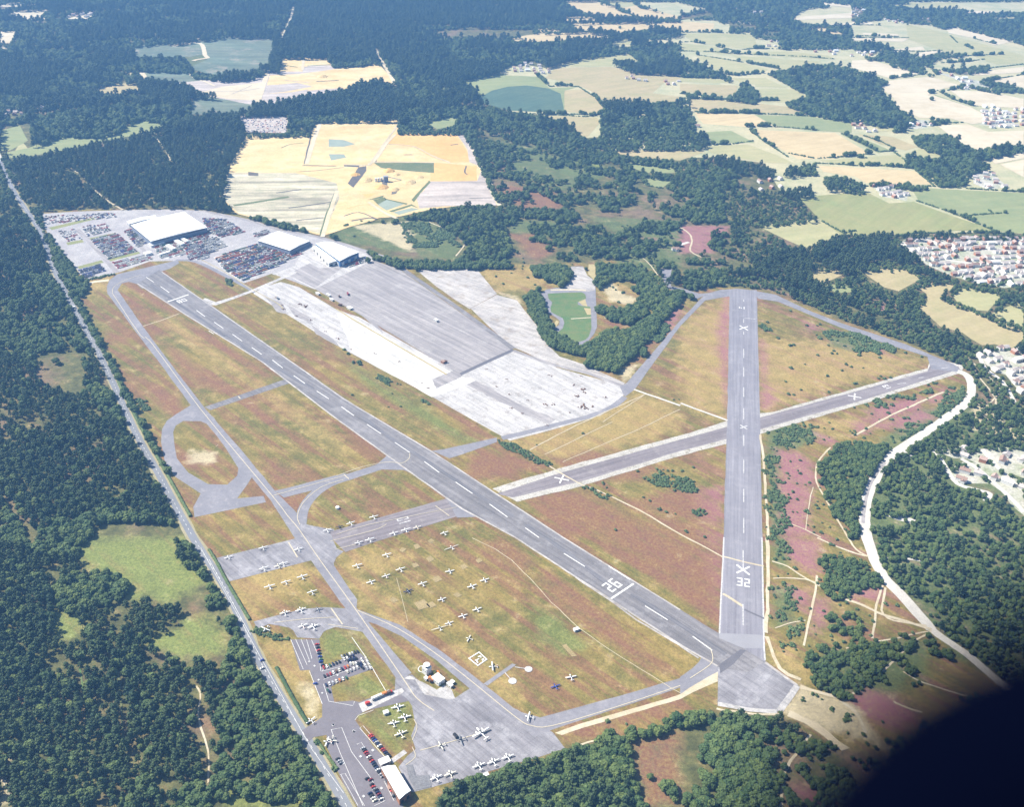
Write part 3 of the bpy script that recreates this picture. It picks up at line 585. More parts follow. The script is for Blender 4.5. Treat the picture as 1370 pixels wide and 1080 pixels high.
sheet('main_apron', [P("Q529,908 551,903 582,930 608,935 628,922 692,950 740,981 756,1002 720,1014 660,1031 630,1040 582,1053 551,1061 545,1052 533,1027 545,1012 556,1003 550,985 556,970 551,945 545,936 528,925")], M['apron'])
sheet('curved_taxiway', [P("H40,235 80,285 130,303 250,345 400,440 560,560 720,690 810,715 860,780 700,720 530,600 400,490 260,392 160,345 110,330")], M['taxi'], .6, 6)
sheet('link_taxiway', [P("H800,720 1060,650 1370,560 I0,555 50,520 75,495 90,470 190,520 I150,540 0,625 H1370,598 860,765 780,790 740,740")], M['taxi'], .6, 6)
sheet('concrete_forecourt', [P("u200,520 340,580 600,720 740,630 870,720 930,880 830,900 380,810 290,690"), P("u0,520 110,470 200,500 200,540 100,530")], M['white'])
sheet('sandy_edge', [P("H870,775 1370,622 I150,535 150,575 0,640 H900,785")], M['track'], 2, 12)
ribbon('footpath', "n1010,580 1060,610 1160,570", 5, M['white'])
sheet('paved_path', [P("n750,700 1110,570 1160,600 790,780"), P("o460,310 550,245 570,265 480,330")], M['white'])
sheet('paved_path', [P("p495,545 715,390 745,400 525,560")], M['taxi'])
ribbon('footpath', "n690,90 830,290 1000,580", 0.5, M['paint'], sm=1)

# runways
mainrw = P("Q183,380 213,361 216,363 285.4,410.4 403,492.6 460,533 577.6,603.5 754,719 910,815.7 962,848 1024,886 1000,900 960,893 910,864.5 688.5,720 618,682 540.7,627 450,561.5 349,484 248.5,422")
vert = P("Q976.2,388 1012.4,388 1016,528 1020,719.5 1023,868 1024,888 990,900 961,880 962,848 967.8,719.5 972.8,561.5")
pad = P("Q961,885 985,868 1024,886 1068,918 1043,953 960,945")
cross_o = P("Q658,654 749,627 910,583 974,563 1017,553 1034,551 1241,492.6 1246,478 1290,490 1286,499 1152,541.3 1020.8,580 972,594 910,610 779,650.5 692,672")
sheet('runway_shoulder', [cross_o], M['shoulder'], 1.6, 7)
cl = [(a[0]+b_[0])/2 for a, b_ in []]
L1 = P("Q664,661 750,633 910,588.5 975,571 1017,558.5 1034,554.5 1241,497 1248,480 1283,491 1284,494 1152,536.5 1020,574 972,588 910,604 778,644.5 686,666")
sheet('cross_runway', [L1], M['asphalt_d'], 0.7, 9)
sheet('perimeter_track', [P("E1155,455 1370,205 F100,100 160,83 230,78 305,86 200,108 100,125 0,228 E1190,478 1150,510 1130,470")], M['taxi'], .6, 6)
sheet('perimeter_track', [P("F290,85 380,102 520,168 640,215 900,300 1090,380 1130,412 1000,400 985,350 780,285 620,226 390,130 310,118")], M['taxi'], .6, 6)
sheet('old_runway', [vert], M['asphalt_v'], .7, 6)
sheet('runway_end_pad', [pad], M['apron'], 0.5, 10)
sheet('main_runway', [mainrw], M['asphalt'], .7, 6)
sheet('resurfaced_strip', [P("I155,380 335,388 337,440 250,440 155,400")], gmat('newer_asphalt', (0.25, 0.245, 0.265), (0.28, 0.275, 0.295), None, 0.02, 0.1, 0.8, contrast=0.08))
ribbon('rubber_streaks', "Q480,575 620,664 700,716", 5, M['asphalt'], 0.5)
def along(s, off, width, mat, name='runway_edge', amp=0.0, sm=1):
    pts = P(s); o = ribbon_poly(pts, 2*off) if off else None
    n = len(pts); side = o[:n] if off > 0 else pts
    _z[0] += ZI[0]
    return sheet(name, [ribbon_poly(side, width)], mat, amp, 12)
edgeA = "Q216,363.5 285.4,411.5 403,493.6 460,534 577.6,604.5 754,720 910,816.5"
edgeB = "Q184,379.5 248.5,421 349,483 450,560.5 540.7,626 618,681 688.5,719 910,863.2 960,892"
ribbon('runway_edge', edgeA, 1.8, M['paleconc'], 0.5, 1); ribbon('runway_edge', edgeB, 2.2, M['paleconc'], 0.5, 1)
ribbon('runway_edge', "r0,440 150,550 620,860 900,1060 H1200,330 1370,430 I0,432 75,480", 2.0, M['paleconc'], 0.6, 1)
ribbon('runway_edge', "Q968.5,719.5 962.5,848", 1.6, M['wornpaint'], 0.3, 1); ribbon('runway_edge', "Q1019.3,719.5 1022.3,868 1023.5,884", 1.6, M['wornpaint'], 0.3, 1)
ribbon('runway_edge', "Q1067,918 1055,936 1043,952", 6, M['white'], 1, 1); ribbon('runway_edge', "Q961,942 1000,950 1040,953", 5, M['white'], 1, 1); ribbon('runway_edge', "Q1024,887 1067,918", 3, M['paleconc'], 1, 1)
sheet('dark_patch', [P("I155,505 195,478 240,445 262,448 215,500 160,540")], M['darkpatch'], 0.6, 6)
for s in ("E100,590 250,700 330,745", "E330,745 500,860 700,985", "y80,280 300,430 460,560", "y560,600 760,720 1000,880", "D900,260 1060,370 1250,480", "D600,60 800,200 900,270"):
    ribbon('tyre_marks', s, 6, gmat('rubbered_asphalt', (0.13, 0.125, 0.14), (0.17, 0.165, 0.175), None, 0.03, 0.2, 0.8, A_M, (0.01, 0.5, 0.3), 0.15) if 'rubbered_asphalt' not in bpy.data.materials else bpy.data.materials['rubbered_asphalt'], 1.6, 1)
ribbon('runway_stain', "q110,200 450,290 830,380", 2.2, M['track'], 1); ribbon('runway_stain', "q100,880 330,1020 450,1100", 3, M['track'], 1); ribbon('runway_stain', "y1080,670 1180,715", 2.5, M['darkpatch'], 1)
sheet('perimeter_taxi_head', [P("F195,85 305,85 318,105 305,112 197,112 185,100")], M['asphalt_v'])

# far airfield roads: the old concrete perimeter track
ribbon('concrete_road', "Q1281,497 1292,501 1298,510 1300,523 1295,537 1281,549 1265,560 1233,582 1205,600 1190,612 1178,628 1166,650 1159,672 1157,690 1158,708 1161,722 1170,750 1186,776 1215,806 1246,843", 12.5, M['whitetrack'], 1.5)
ribbon('concrete_road', "Q1246,843 1262,855 1280,867 1300,881 1345,920 1400,965", 9.5, M['whitetrack'], 1.2)
ribbon('grey_wheel_lane', "Q1184,619 1172,634 1163,653 1156,680 1155,700", 4, M['greytar'], 1)
KART_IN = P("v180,345 300,338 430,335 455,350 462,380 400,408 400,425 430,435 490,440 497,480 500,600 480,660 455,685 410,698 350,690 300,660 240,640 290,600 302,560 290,525 240,500 205,480 200,450 212,410 185,380")
sheet('kart_track', [P("v120,350 170,315 235,303 300,303 350,235 350,145 440,145 470,215 510,240 530,290 535,430 542,590 520,640 480,690 450,722 400,728 350,712 330,690 240,655 200,632 215,605 262,575 268,545 240,520 180,482 145,462 162,430 160,400 135,375")], M['taxi'], holes=[KART_IN])
sheet('kart_infield', [KART_IN], M['lawn'], 0.6, 8)
sheet('kart_paddock', [P("v350,148 440,148 470,212 505,235 528,285 525,320 470,330 300,305 352,235")], M['paleconc'])
ribbon('kart_edge', "v200,318 330,316 460,322", 5, M['track'], 0.6); ribbon('kart_crossing', "v350,530 500,520", 2.5, M['track'], 0.4)
sheet('kart_verge', [P("v405,405 455,385 470,440 435,432"), P("v445,450 495,455 497,500 470,500"), P("v225,570 240,540 262,550 240,590"), P("v480,130 530,130 530,290 510,235 475,200")], M['tan'], 0.6, 8)
sheet('paved_spur', [P("v990,160 1090,165 1080,220 1085,290 1180,310 1290,345 1370,340 1270,385 1090,320 1060,300 1000,200")], M['taxi'], 0.5)

for s, wd, mk, am in (("F600,712 560,755 540,795 545,850 580,920 610,970 670,1072", 3.6, 'cream', .8), ("I670,0 700,45 750,75", 3.6, 'cream', .8), ("I545,0 600,25 680,55 750,75", 4, 'cream', .8), ("I365,92 430,115 500,160 590,212", 3.2, 'cream', .8),
        ("F430,1012 500,1040 560,1072", 2.6, 'cream', .8), ("I655,245 720,265 790,300 900,335 1000,365", 6, 'cream', 1.2), ("I810,190 785,250 778,310 765,400", 4, 'cream', 1), ("I820,200 805,290 850,330 980,350", 4, 'cream', 1), ("I1000,378 930,415 830,510 760,570 650,650", 3.4, 'cream', .8),
        ("I890,535 950,570 1040,600 1160,637", 2.8, 'track', .8), ("I520,785 470,850 430,905 410,960 400,1072", 4, 'cream', 1), ("F700,662 800,605 870,570 1050,490", 5, 'track', 1), ("F890,725 950,765 1010,792", 6, 'whitetrack', .8),
        ("h720,500 690,430 655,395 670,375 860,370", 5, 'whitetrack', .5), ("I820,78 880,80 965,92", 5, 'whitetrack', 1), ("F770,982 860,990 930,1005", 5, 'whitetrack', 1.5), ("F850,985 930,1010", 11, 'whitetrack', 3), ("E690,690 780,740 880,805 980,862 y400,120 600,215 760,310 980,428", 3.4, 'track', .9),
        ("F530,870 515,930 500,1040", 2, 'track', .6), ("E1185,480 1370,545", 6, 'whitetrack', .8), ("F0,535 190,605", 6, 'whitetrack', .8), ("E770,722 960,622 1230,500", 2.4, 'cream', .8), ("E830,740 1100,610", 1.8, 'cream', .8), ("E900,770 1200,640 1370,560", 1.8, 'cream', .8), ("E1060,610 1230,500", 2, 'cream', .8),
        ("B370,885 450,920 490,950 510,975 475,1020", 4.5, 'cream', 1), ("v620,530 600,520", 6, 'track', 1), ("C0,905 35,930 48,960 40,1000 85,1025", 5, 'cream', 1), ("C0,975 35,965", 8, 'whitetrack', 1), ("D300,68 380,52 435,45", 8, 'cream', 1.5), ("v720,880 820,760 1030,520 1160,360", 3.4, 'track', 1),
        ("v760,20 900,100 1000,230", 3, 'track', 1), ("D570,228 640,205 715,178", 3, 'track', 1), ("m480,500 520,650 570,850", .8, 'track', .2), ("H540,0 700,90 960,355 1370,620", 1.1, 'track', .8), ("F320,660 340,860 350,1072", 5, 'track', 1.2), ("I345,0 350,160 345,380", 6, 'track', 1.5),
        ("I370,160 500,165 590,205", 3, 'track', 1), ("I545,150 530,260 490,430", 4, 'track', 1), ("I380,360 440,340 500,330", 2, 'track', .5), ("I660,440 860,400 1000,372", 3, 'track', 1), ("I850,655 920,685 965,695", 4, 'cream', 1), ("I640,650 700,700 740,780", 5, 'cream', 2), ("I480,595 640,640", 7, 'cream', 2), ("I430,705 530,750 660,850", 8, 'cream', 3),
        ("I150,680 260,700 400,705", 4, 'cream', 1.5), ("h950,0 1060,20 1130,90", 5, 'track', 1.5), ("F1160,395 1260,520 1230,560", 4, 'track', 1), ("g910,700 1050,830 1180,960 1100,1072", 4, 'track', 1), ("H960,830 1100,790", 3, 'cream', 1), ("G780,590 800,640 790,720 830,850 830,980", 3, 'track', 1.5), ("G320,520 340,680 370,1000", 2.5, 'lawn', 1), ("G470,500 490,800 500,1000", 2.5, 'scrubcover', 1),
        ("Q52,1035 0,0" if False else "G0,950 30,1000 45,1060", 4, 'cream', 1), ("I345,395 400,520 480,570", 6, 'track', 2), ("k0,345 200,450 400,580 600,690 650,740", 2.5, 'tan', .5)):
    ribbon('dirt_path' if mk != 'whitetrack' else 'concrete_path', s, wd*(.62 if wd < 8 else 1), M['track' if (mk == 'cream' and wd < 6.5) else mk], am*1.3)
sheet('pale_parking_spot', [P(q) for q in ("m500,280 520,255 555,270 530,300", "m610,235 650,225 670,255 630,270", "m715,345 750,325 785,350 740,375", "m600,385 640,375 660,405 620,420", "m990,405 1020,385 1050,415 1010,435", "m760,505 810,480 845,510 790,535", "m930,630 965,610 1000,635 960,655",
       "m425,675 460,655 495,680 455,700", "m715,705 760,685 800,715 750,740", "m1105,355 1140,340 1170,365 1130,385", "m725,205 755,185 785,205 750,225", "H310,260 350,245 375,275 330,290", "H900,430 915,425 960,470 940,475")], gmat('bleached_grass', (0.34, 0.26, 0.13), (0.27, 0.21, 0.1), None, 0.05, 0.3, 1.0), 1.2, 4)

# ------------------------------------------------------------------ painted markings
def quad(s, wd):
    return ribbon_poly(P(s), wd)
mk = [quad(s, 1.1) for s in ("E20,550 70,585", "E122,620 178,657", "E233,692 292,732", "E350,768 410,812", "E475,850 542,896", "E610,938 682,990", "E753,1033 808,1072", "D583,33 613,53", "D640,70 675,95", "D783,165 817,190", "D853,212 890,237",
      "D926,260 965,288", "D1003,313 1043,341", "D1085,363 1127,395", "D1170,425 1215,457", "D1262,487 1310,518", "H907,63 990,115", "H1230,272 1320,328", "y845,795 935,860", "D832,247 852,259")]
mk.append(quad("H1085,113 1170,167", 1.4)); mk.append(quad("H1095,243 1185,183", 2.2)); mk.append(quad("D668,131 752,102", 2.6)); 
sheet('runway_marking', mk, M['paint'])
mk = [quad(s, 1.3) for s in ("F253,250 253,262", "F253,318 253,355", "F253,392 253,430", "F253,472 253,510", "F253,555 253,600", "F253,662 253,706", "F253,762 253,815", "F253,878 253,930", "F253,993 253,1055", "q462,95 462,420",
      "I250,265 251,350", "F253,200 253,215", "F255,196 300,200", "F253,122 253,130", "t815,247 860,240", "t620,303 700,292", "t1020,160 1090,150")]
sheet('runway_marking', mk, M['wornpaint'])
def cross(c, L, wd, az):
    g = gpt(*PX(c)[0]); out = []
    for a in (az+math.pi/4, az-math.pi/4):
        dx, dy = math.cos(a)*L/2, math.sin(a)*L/2
        out.append(ribbon_poly([(g[0]-dx, g[1]-dy), (g[0]+dx, g[1]+dy)], wd))
    return out
sheet('closed_runway_cross', cross("q462,445", 20, 2.2, A_V)[:1], M['paint']); sheet('closed_runway_cross', cross("q462,445", 20, 2.2, A_V)[1:], M['paint'])
for c_, az in (("F253,235", A_V), ("t228,418", A_D), ("y245,73", A_D)):
    for q in cross(c_, 19, 1.9, az): sheet('closed_runway_cross', [q], M['paint'])
for q in cross("F253,631", 13, 2.2, A_V): sheet('closed_runway_cross', [q], M['wornpaint'])
# numerals on a 3 x 5 grid of strokes
TX, TY = .24, .13
SEG = {'a': (0, 1-TY, 1, 1), 'g': (TX*.6, .5-TY/2, 1, .5+TY/2), 'd': (0, 0, 1, TY), 'f': (0, .5, TX, 1-TY), 'b': (1-TX, .5+TY/2, 1, 1-TY), 'e': (0, TY, TX, .5), 'c': (1-TX, TY, 1, .5-TY/2), 'i': (.35, 0, .65, 1)}
DIG = {k: [SEG[q] for q in v] for k, v in {'0': 'abcdef', '1': 'i', '2': 'abged', '3': 'abgcd', '4': 'fgbc', '6': 'afgecd', '8': 'abcdefg', '9': 'abcdfg'}.items()}
SEGZ = None
def numeral(txt, c, az, wdt, ht, mat):
    """az: the direction an aircraft lands, the top of the figures"""
    g = gpt(*PX(c)[0]); u = (math.sin(az), -math.cos(az)); v = (math.cos(az), math.sin(az)); polys = []
    total = len(txt)*wdt*1.35-wdt*0.35
    for k, ch in enumerate(txt):
        x0 = -total/2+k*wdt*1.35
        for (a, b_, c2, d) in DIG[ch]:
            q = []
            for (i, j) in ((a, b_), (c2, b_), (c2, d), (a, d)):
                X = x0+wdt*i; Y = -ht/2+ht*j; q.append((g[0]+u[0]*X+v[0]*Y, g[1]+u[1]*X+v[1]*Y))
            polys.append(q)
    
        sheet('runway_number', polys, mat); polys = []
numeral('26', "r660,590", A_M+math.pi, 7.4, 15.5, M['paint'])
numeral('08', "w585,440", A_M, 6.2, 11, M['paint'])
numeral('32', "q465,672", A_V, 6.0, 13.5, M['paint'])
numeral('19', "t525,330", A_D+math.pi, 4.5, 10, M['paint'])
numeral('01', "m538,42", A_D, 5.0, 14, M['wornpaint'])
numeral('14', "F247,155", A_V+math.pi, 4.5, 9, M['paint'])
yl = []
for s, wd in (("D448,100 455,70 510,40 560,25", .7), ("D450,100 560,265 600,290 800,560 1085,905 l650,0 750,120 920,370 1230,800 H265,560 320,640 390,690", .8), ("H85,290 130,310 250,365 400,465 560,590 720,720 780,750 860,750 1100,680 1370,590", .8), ("E100,790 200,770 260,775 290,755 292,735", .8),
              ("E0,825 100,790", .8), ("D1085,905 1370,825", .8), ("D1195,1020 1185,985 1210,930 1280,870 1370,840", .8), ("l1010,215 1370,125 m400,70", .7), ("l1050,285 1230,240", .6), ("E395,945 450,985", .9), ("E30,820 50,838", 1.2), ("l660,225 735,350", 1.3),
              ("l540,895 800,865 1040,850", .7), ("l1015,775 1110,910", 1.2), ("l990,910 1240,945", .7), ("o650,250 780,215 1080,125", .7), ("o600,190 630,110 610,60", .6), ("o560,340 620,290 600,230", .6), ("I120,440 130,480 115,510 40,560", .8), ("D950,508 958,518", 1.5),
              ("D640,190 720,178" if False else "D860,710 870,700", .5), ("E0,1060 130,1020 480,950", .6)):
    yl.append((s, wd))
for s, wd in yl: ribbon('taxi_line', s, wd, M['yellow'])
wl = []
for s, wd in (("n130,110 245,385", .35), ("n175,110 280,345", .35), ("n225,110 300,300", .35), ("n275,110 325,290", .35), ("n320,115 395,290 405,400 415,405 580,365", .35), ("n300,400 420,705", .4), ("n430,520 480,680 700,720 715,680", .4), ("n430,480 640,400", .3), ("n420,405 440,370 600,300", .3),
              ("o105,125 160,265 300,590", .35), ("o105,125 170,112 230,260 340,410 430,560", .35), ("o160,400 190,392 310,590", .3), ("o262,215 290,203 420,410", .3), ("o280,115 440,300", .35), ("o280,115 300,100 460,290", .3), ("n720,850 750,810 890,760", .35), ("o165,400 270,590", .3), ("o430,440 490,560", .35), ("o370,590 435,560", .3),
              ("l0,370 100,560 345,1000", .3), ("G800,40 1040,480 1240,840 1370,1020", .3)):
    ribbon('painted_line', s, wd, M['paint'], sm=1)
# dashed centre line of the road
rp = smooth(P(RD), 3); dash = []; acc = 0
for i in range(len(rp)-1):
    a, b_ = Vector(rp[i]), Vector(rp[i+1]); L = (b_-a).length; d = (b_-a)/L; q = 0
    while q < L:
        if acc % 9 < 0.5: dash.append(ribbon_poly([tuple(a+d*q), tuple(a+d*min(q+4, L))], 0.35)) if L-q > 2 else None
        q += 0.5; acc += 0.5
sheet('road_centre_line', dash, M['paint'])
# signals square and its symbols
sheet('signals_square', [P("p378,352 462,300 527,360 452,412")], M['paint'], holes=[P("p392,353 461,310 513,360 453,402")])
sheet('signals_symbol', [P("p430,365 462,352 464,358 447,366 458,385 448,390 438,370 432,373"), P("p452,338 470,330 482,342 478,350 468,340 455,344"), P("p480,360 496,352 503,362 488,372")], M['paint'])
def disc(c, r): 
    g = gpt(*PX(c)[0]); return [(g[0]+r*math.cos(a*math.pi/16), g[1]+r*math.sin(a*math.pi/16)) for a in range(32)]
sheet('painted_disc', [disc("p717,525", 4.0)], M['wornpaint']); sheet('painted_disc', [disc("p840,435", 3.8)], M['wornpaint'])
ribbon('footpath', "p660,462 700,508", .8, M['wornpaint']); ribbon('footpath', "p735,418 812,430", .8, M['wornpaint'])
g = disc("u345,350", 4.6); sheet('painted_ring', [g], M['paint'], holes=[disc("u345,350", 3.9)])
sheet('paint_arrow', [P("o%d,%d %d,%d %d,%d %d,%d" % (x-11, y, x, y-9, x+11, y, x, y+9)) for x, y in ((118, 96), (243, 133), (360, 250), (285, 288), (178, 330), (412, 482), (303, 532), (450, 330))]+[P("n%d,%d %d,%d %d,%d %d,%d" % (x-12, y, x, y-10, x+12, y, x, y+10)) for x, y in ((348, 355), (385, 483), (418, 605), (300, 315), (520, 895), (708, 955), (560, 440), (640, 400))], M['wornpaint'])
sheet('grey_concrete_slab', [P("o560,345 600,340 620,410 700,400 720,470 620,495 580,430")], gmat('dark_concrete', (0.15, 0.15, 0.165), (0.19, 0.19, 0.2), None, 0.1, 0.4, 1.0), 1, 8)  # darker grey slab beside the terminal

# ------------------------------------------------------------------ buildings
M['roofwhite'] = flat('white_sheet_roof', (0.78, 0.78, 0.76), 0.5, 0, 0.05, 0.08)
M['cladblue'] = flat('blue_cladding', (0.10, 0.20, 0.38), 0.5, 0, 0.08)
M['cladgrey'] = flat('grey_cladding', (0.22, 0.25, 0.32), 0.6, 0, 0.08)
M['wallwhite'] = flat('white_wall', (0.66, 0.65, 0.62), 0.7, 0, 0.06)
M['brick'] = flat('red_brick', (0.36, 0.17, 0.10), 0.85, 0, 0.15, 1.5)
M['tileroof'] = flat('brown_tile_roof', (0.30, 0.20, 0.16), 0.8, 0, 0.2, 1.0)
M['greyroof'] = flat('pale_tile_roof', (0.46, 0.41, 0.38), 0.8, 0, 0.2, 1.0)
M['pinkroof'] = flat('faded_red_tile_roof', (0.40, 0.28, 0.24), 0.8, 0, 0.2, 1.0)
M['glass'] = flat('dark_glass', (0.03, 0.04, 0.05), 0.12)
M['dark'] = flat('black_trim', (0.02, 0.02, 0.022), 0.6)
M['steel'] = flat('galvanised_steel', (0.42, 0.43, 0.44), 0.45, 0.4)
M['orange'] = flat('orange_red_paint', (0.62, 0.13, 0.04), 0.35)

def hall(name, roof, h, label, cat, wallm, trim=None, ridge=1.6, bays=6, annex=None):
    """big shed: low pitched roof over straight walls, with door bays"""
    pts = P(roof, h); cx = sum(p[0] for p in pts)/4; cy = sum(p[1] for p in pts)/4
    loc = [(p[0]-cx, p[1]-cy) for p in pts]
    A = sum(loc[i][0]*loc[(i+1) % 4][1]-loc[(i+1) % 4][0]*loc[i][1] for i in range(4))
    if A < 0: loc = loc[::-1]
    t_ = tag(empty(name, (cx, cy, 0)), label, cat)
    ins = [(x*0.985, y*0.985) for x, y in loc]
    MB().prism(ins, 0, h-0.25, 0).build('wall', [wallm], t_)
    # ridge runs between the midpoints of sides 0-1 and 2-3
    m0 = ((loc[0][0]+loc[1][0])/2, (loc[0][1]+loc[1][1])/2); m1 = ((loc[2][0]+loc[3][0])/2, (loc[2][1]+loc[3][1])/2)
    r = MB(); v = [(x, y, h-0.22) for x, y in loc]+[(m0[0], m0[1], h+ridge), (m1[0], m1[1], h+ridge)]+[(x, y, h-0.6) for x, y in loc]
    r.add(v, [(0, 4, 5, 3), (4, 1, 2, 5), (0, 1, 4), (2, 3, 5), (6, 7, 1, 0), (7, 8, 2, 1), (8, 9, 3, 2), (9, 6, 0, 3)], 0)
    # standing seams
    for k in range(1, 12):
        q = k/12
        for s0, s1, e0 in ((loc[0], loc[3], (m0, m1)), (loc[1], loc[2], (m0, m1))):
            a = (s0[0]+(s1[0]-s0[0])*q, s0[1]+(s1[1]-s0[1])*q); c_ = (m0[0]+(m1[0]-m0[0])*q, m0[1]+(m1[1]-m0[1])*q)
            dx, dy = (s1[0]-s0[0]), (s1[1]-s0[1]); L = math.hypot(dx, dy); dx, dy = dx/L*0.12, dy/L*0.12
            r.add([(a[0]-dx, a[1]-dy, h-0.12), (a[0]+dx, a[1]+dy, h-0.12), (c_[0]+dx, c_[1]+dy, h+ridge+0.1), (c_[0]-dx, c_[1]-dy, h+ridge+0.1)], [(0, 1, 2, 3)], 1)
    r.build('roof', [M['roofwhite'], M['wallwhite']], t_)
    for e in range(4):
        a, c_ = ins[e], ins[(e+1) % 4]; L = math.hypot(c_[0]-a[0], c_[1]-a[1]); ux, uy = (c_[0]-a[0])/L, (c_[1]-a[1])/L; nx_, ny_ = uy, -ux
        if ny_ > 0.35: continue
        nb = max(2, int(L/14))
        for k in range(nb):
            q = (k+0.5)*L/nb; mx, my = a[0]+ux*q+nx_*0.06, a[1]+uy*q+ny_*0.06
            d = MB().box((mx, my, h*0.28), (min(6, L/nb*0.5), 0.12, h*0.5), 0, math.atan2(uy, ux)).build('door', [trim or M['cladgrey']], t_)
        MB().box(((a[0]+c_[0])/2+nx_*0.05, (a[1]+c_[1])/2+ny_*0.05, h*0.78), (L*0.92, 0.1, h*0.12), 0, math.atan2(uy, ux)).build('window_band', [M['glass']], t_)
    return t_
hall('auction_hall', "j715,192 1160,80 1355,212 882,328", 11, 'largest white roofed hall in the sales yard, dark wall facing the runway', 'hall', M['cladgrey'])
hall('sales_shed', "j680,160 918,108 935,132 700,185", 6, 'narrow white roofed shed along the far left side of the largest hall', 'shed', M['wallwhite'])
hall('warehouse', "k445,188 610,112 860,192 700,268", 9, 'middle white roofed warehouse between the car yard and the blue sided hangar', 'warehouse', M['cladgrey'])
hall('hangar', "k905,212 1040,198 1252,282 1098,352", 12, 'white roofed hangar with blue side wall next to the grey apron', 'hangar', M['cladblue'], M['wallwhite'])
hall('hangar_annex', "k880,235 1000,235 1095,350 1010,370", 7, 'lower white annex in front of the blue sided hangar', 'annex', M['wallwhite'], M['dark'])

# terminal at the foot of the big apron
tb = hall('terminal_building', "o410,352 496,338 592,494 522,548", 8.5, 'long white roofed terminal beside the apron and southern car park', 'terminal', M['brick'], M['glass'], 0.9)
g0 = gpt(*PX("o432,325")[0]); an = tag(empty('entrance_block', (g0[0], g0[1], 0), A_D+0.05), 'small flat white block joined to the upper end of the terminal', 'building')
MB().box((0, 0, 1.6), (9, 6, 3.2)).build('wall', [M['wallwhite']], an); MB().box((0, 0, 3.33), (9.6, 6.6, 0.25)).build('roof', [M['roofwhite']], an)
MB().box((0, -3.05, 1.5), (6, 0.1, 1.2)).build('window', [M['glass']], an)
g0 = gpt(*PX("o470,480")[0]); an = tag(empty('bin_store', (g0[0], g0[1], 0), A_D), 'low brick store between the terminal and the parked cars', 'store')
MB().box((0, 0, 1.1), (5, 4, 2.2)).build('wall', [M['brick']], an); MB().box((0, 0, 2.3), (5.4, 4.4, 0.2)).build('roof', [M['tileroof']], an); MB().box((1, -2.05, 1), (1.2, 0.1, 1.9)).build('door', [M['dark']], an)

# control tower group on the island by the forecourt
def block(name, c, sx, sy, h, rz, label, cat, wm, rm, parts=True):
    g_ = gpt(*PX(c)[0]); o = tag(empty(name, (g_[0], g_[1], 0), rz), label, cat)
    MB().box((0, 0, h/2), (sx, sy, h)).build('wall', [wm], o)
    MB().box((0, 0, h+0.14), (sx+0.5, sy+0.5, 0.25)).build('roof', [rm], o)
    if parts:
        for k in range(max(1, int(sx/3))):
            MB().box((-sx/2+(k+0.5)*sx/max(1, int(sx/3)), -sy/2-0.04, h*0.58), (1.3, 0.08, 1.0)).build('window', [M['glass']], o)
        MB().box((sx/2+0.04, 0, 1.05), (0.08, 1.1, 2.1)).build('door', [M['dark']], o)
    return o
tw = block('control_tower', "u420,415", 6.5, 6.5, 8.5, A_M, 'white control tower beside the pale ring on the grass island', 'control tower', M['wallwhite'], M['roofwhite'])
cb = MB(); ring = lambda r, z: [(r*math.cos(a*math.pi/4+0.39), r*math.sin(a*math.pi/4+0.39), z) for a in range(8)]
cb.loft([ring(2.6, 8.8), ring(3.1, 11.0)]).build('cab_glass', [M['glass']], tw); MB().loft([ring(3.4, 11.0), ring(3.3, 11.35)]).build('cab_roof', [M['roofwhite']], tw)
MB().cyl((0, 0, 13), 0.08, 3.4, 0, 6).build('mast', [M['steel']], tw)
block('fire_station', "u625,570", 10, 8, 5, A_M, 'white flat roofed shed between the fire engines and the forecourt', 'shed', M['wallwhite'], M['roofwhite'])
block('store_hut', "u408,535", 3.5, 3, 2.5, A_M, 'cream hut left of the fire engines', 'hut', M['wallwhite'], M['roofwhite'])
block('portable_office', "u835,655", 6, 3, 2.8, A_M, 'small white cabin at the right corner of the forecourt', 'cabin', M['wallwhite'], M['roofwhite'])
block('equipment_cabin', "u880,600", 4, 3, 2.4, A_M, 'tiny grey cabin above the forecourt corner', 'cabin', M['steel'], M['paint'])
block('site_cabin', "o1045,410", 6, 3, 2.6, A_D, 'lone white cabin at the edge of the trees below the apron', 'cabin', M['wallwhite'], M['roofwhite'])
block('grass_shed', "n1003,790", 4.5, 3.5, 2.5, A_D, 'square white shed among the aircraft on the lawn', 'shed', M['wallwhite'], M['roofwhite'])
block('apron_kiosk', "E398,208", 6.5, 4, 3.2, A_M, 'single white cabin standing out on the empty grey apron', 'cabin', M['wallwhite'], M['roofwhite'])
block('runway_caravan', "p1203,137", 5.5, 3.2, 2.4, A_D, 'pale caravan alone in the grass beside the heather', 'caravan', M['paint'], M['roofwhite'])
for c_, sx, sy, lb in (("k925,620", 8, 4, 'grey cabin at the left end of the apron works'), ("k1010,632", 9, 3, 'long white cabin in the middle of the apron works'), ("k1035,668", 8, 3, 'white cabin at the near end of the apron works'), ("k1180,735", 9, 6, 'white shed right of the apron works'), ("E425,374", 6, 4, 'rusty cabin at the near edge of the grey apron')):
    block('works_cabin', c_, sx, sy, 3, A_M, lb, 'cabin', M['wallwhite'] if 'rusty' not in lb else M['brick'], M['roofwhite'] if 'rusty' not in lb else M['tileroof'])
for i, (c_, sx, sy) in enumerate((("j930,360", 26, 12), ("j1050,390", 7, 24), ("j1120,350", 8, 26), ("j1165,330", 6, 20), ("j1000,440", 20, 5), ("j860,440", 12, 10))):
    block('trade_shed', c_, sx, sy, 4, A_M+1.57, ('%s white shed in front of the largest hall, counted from the left' % ('first', 'third', 'fourth', 'fifth', 'second', 'smallest')[i]) if i < 5 else 'white shed just below the corner of the largest hall', 'shed', M['wallwhite'], M['roofwhite'], False)

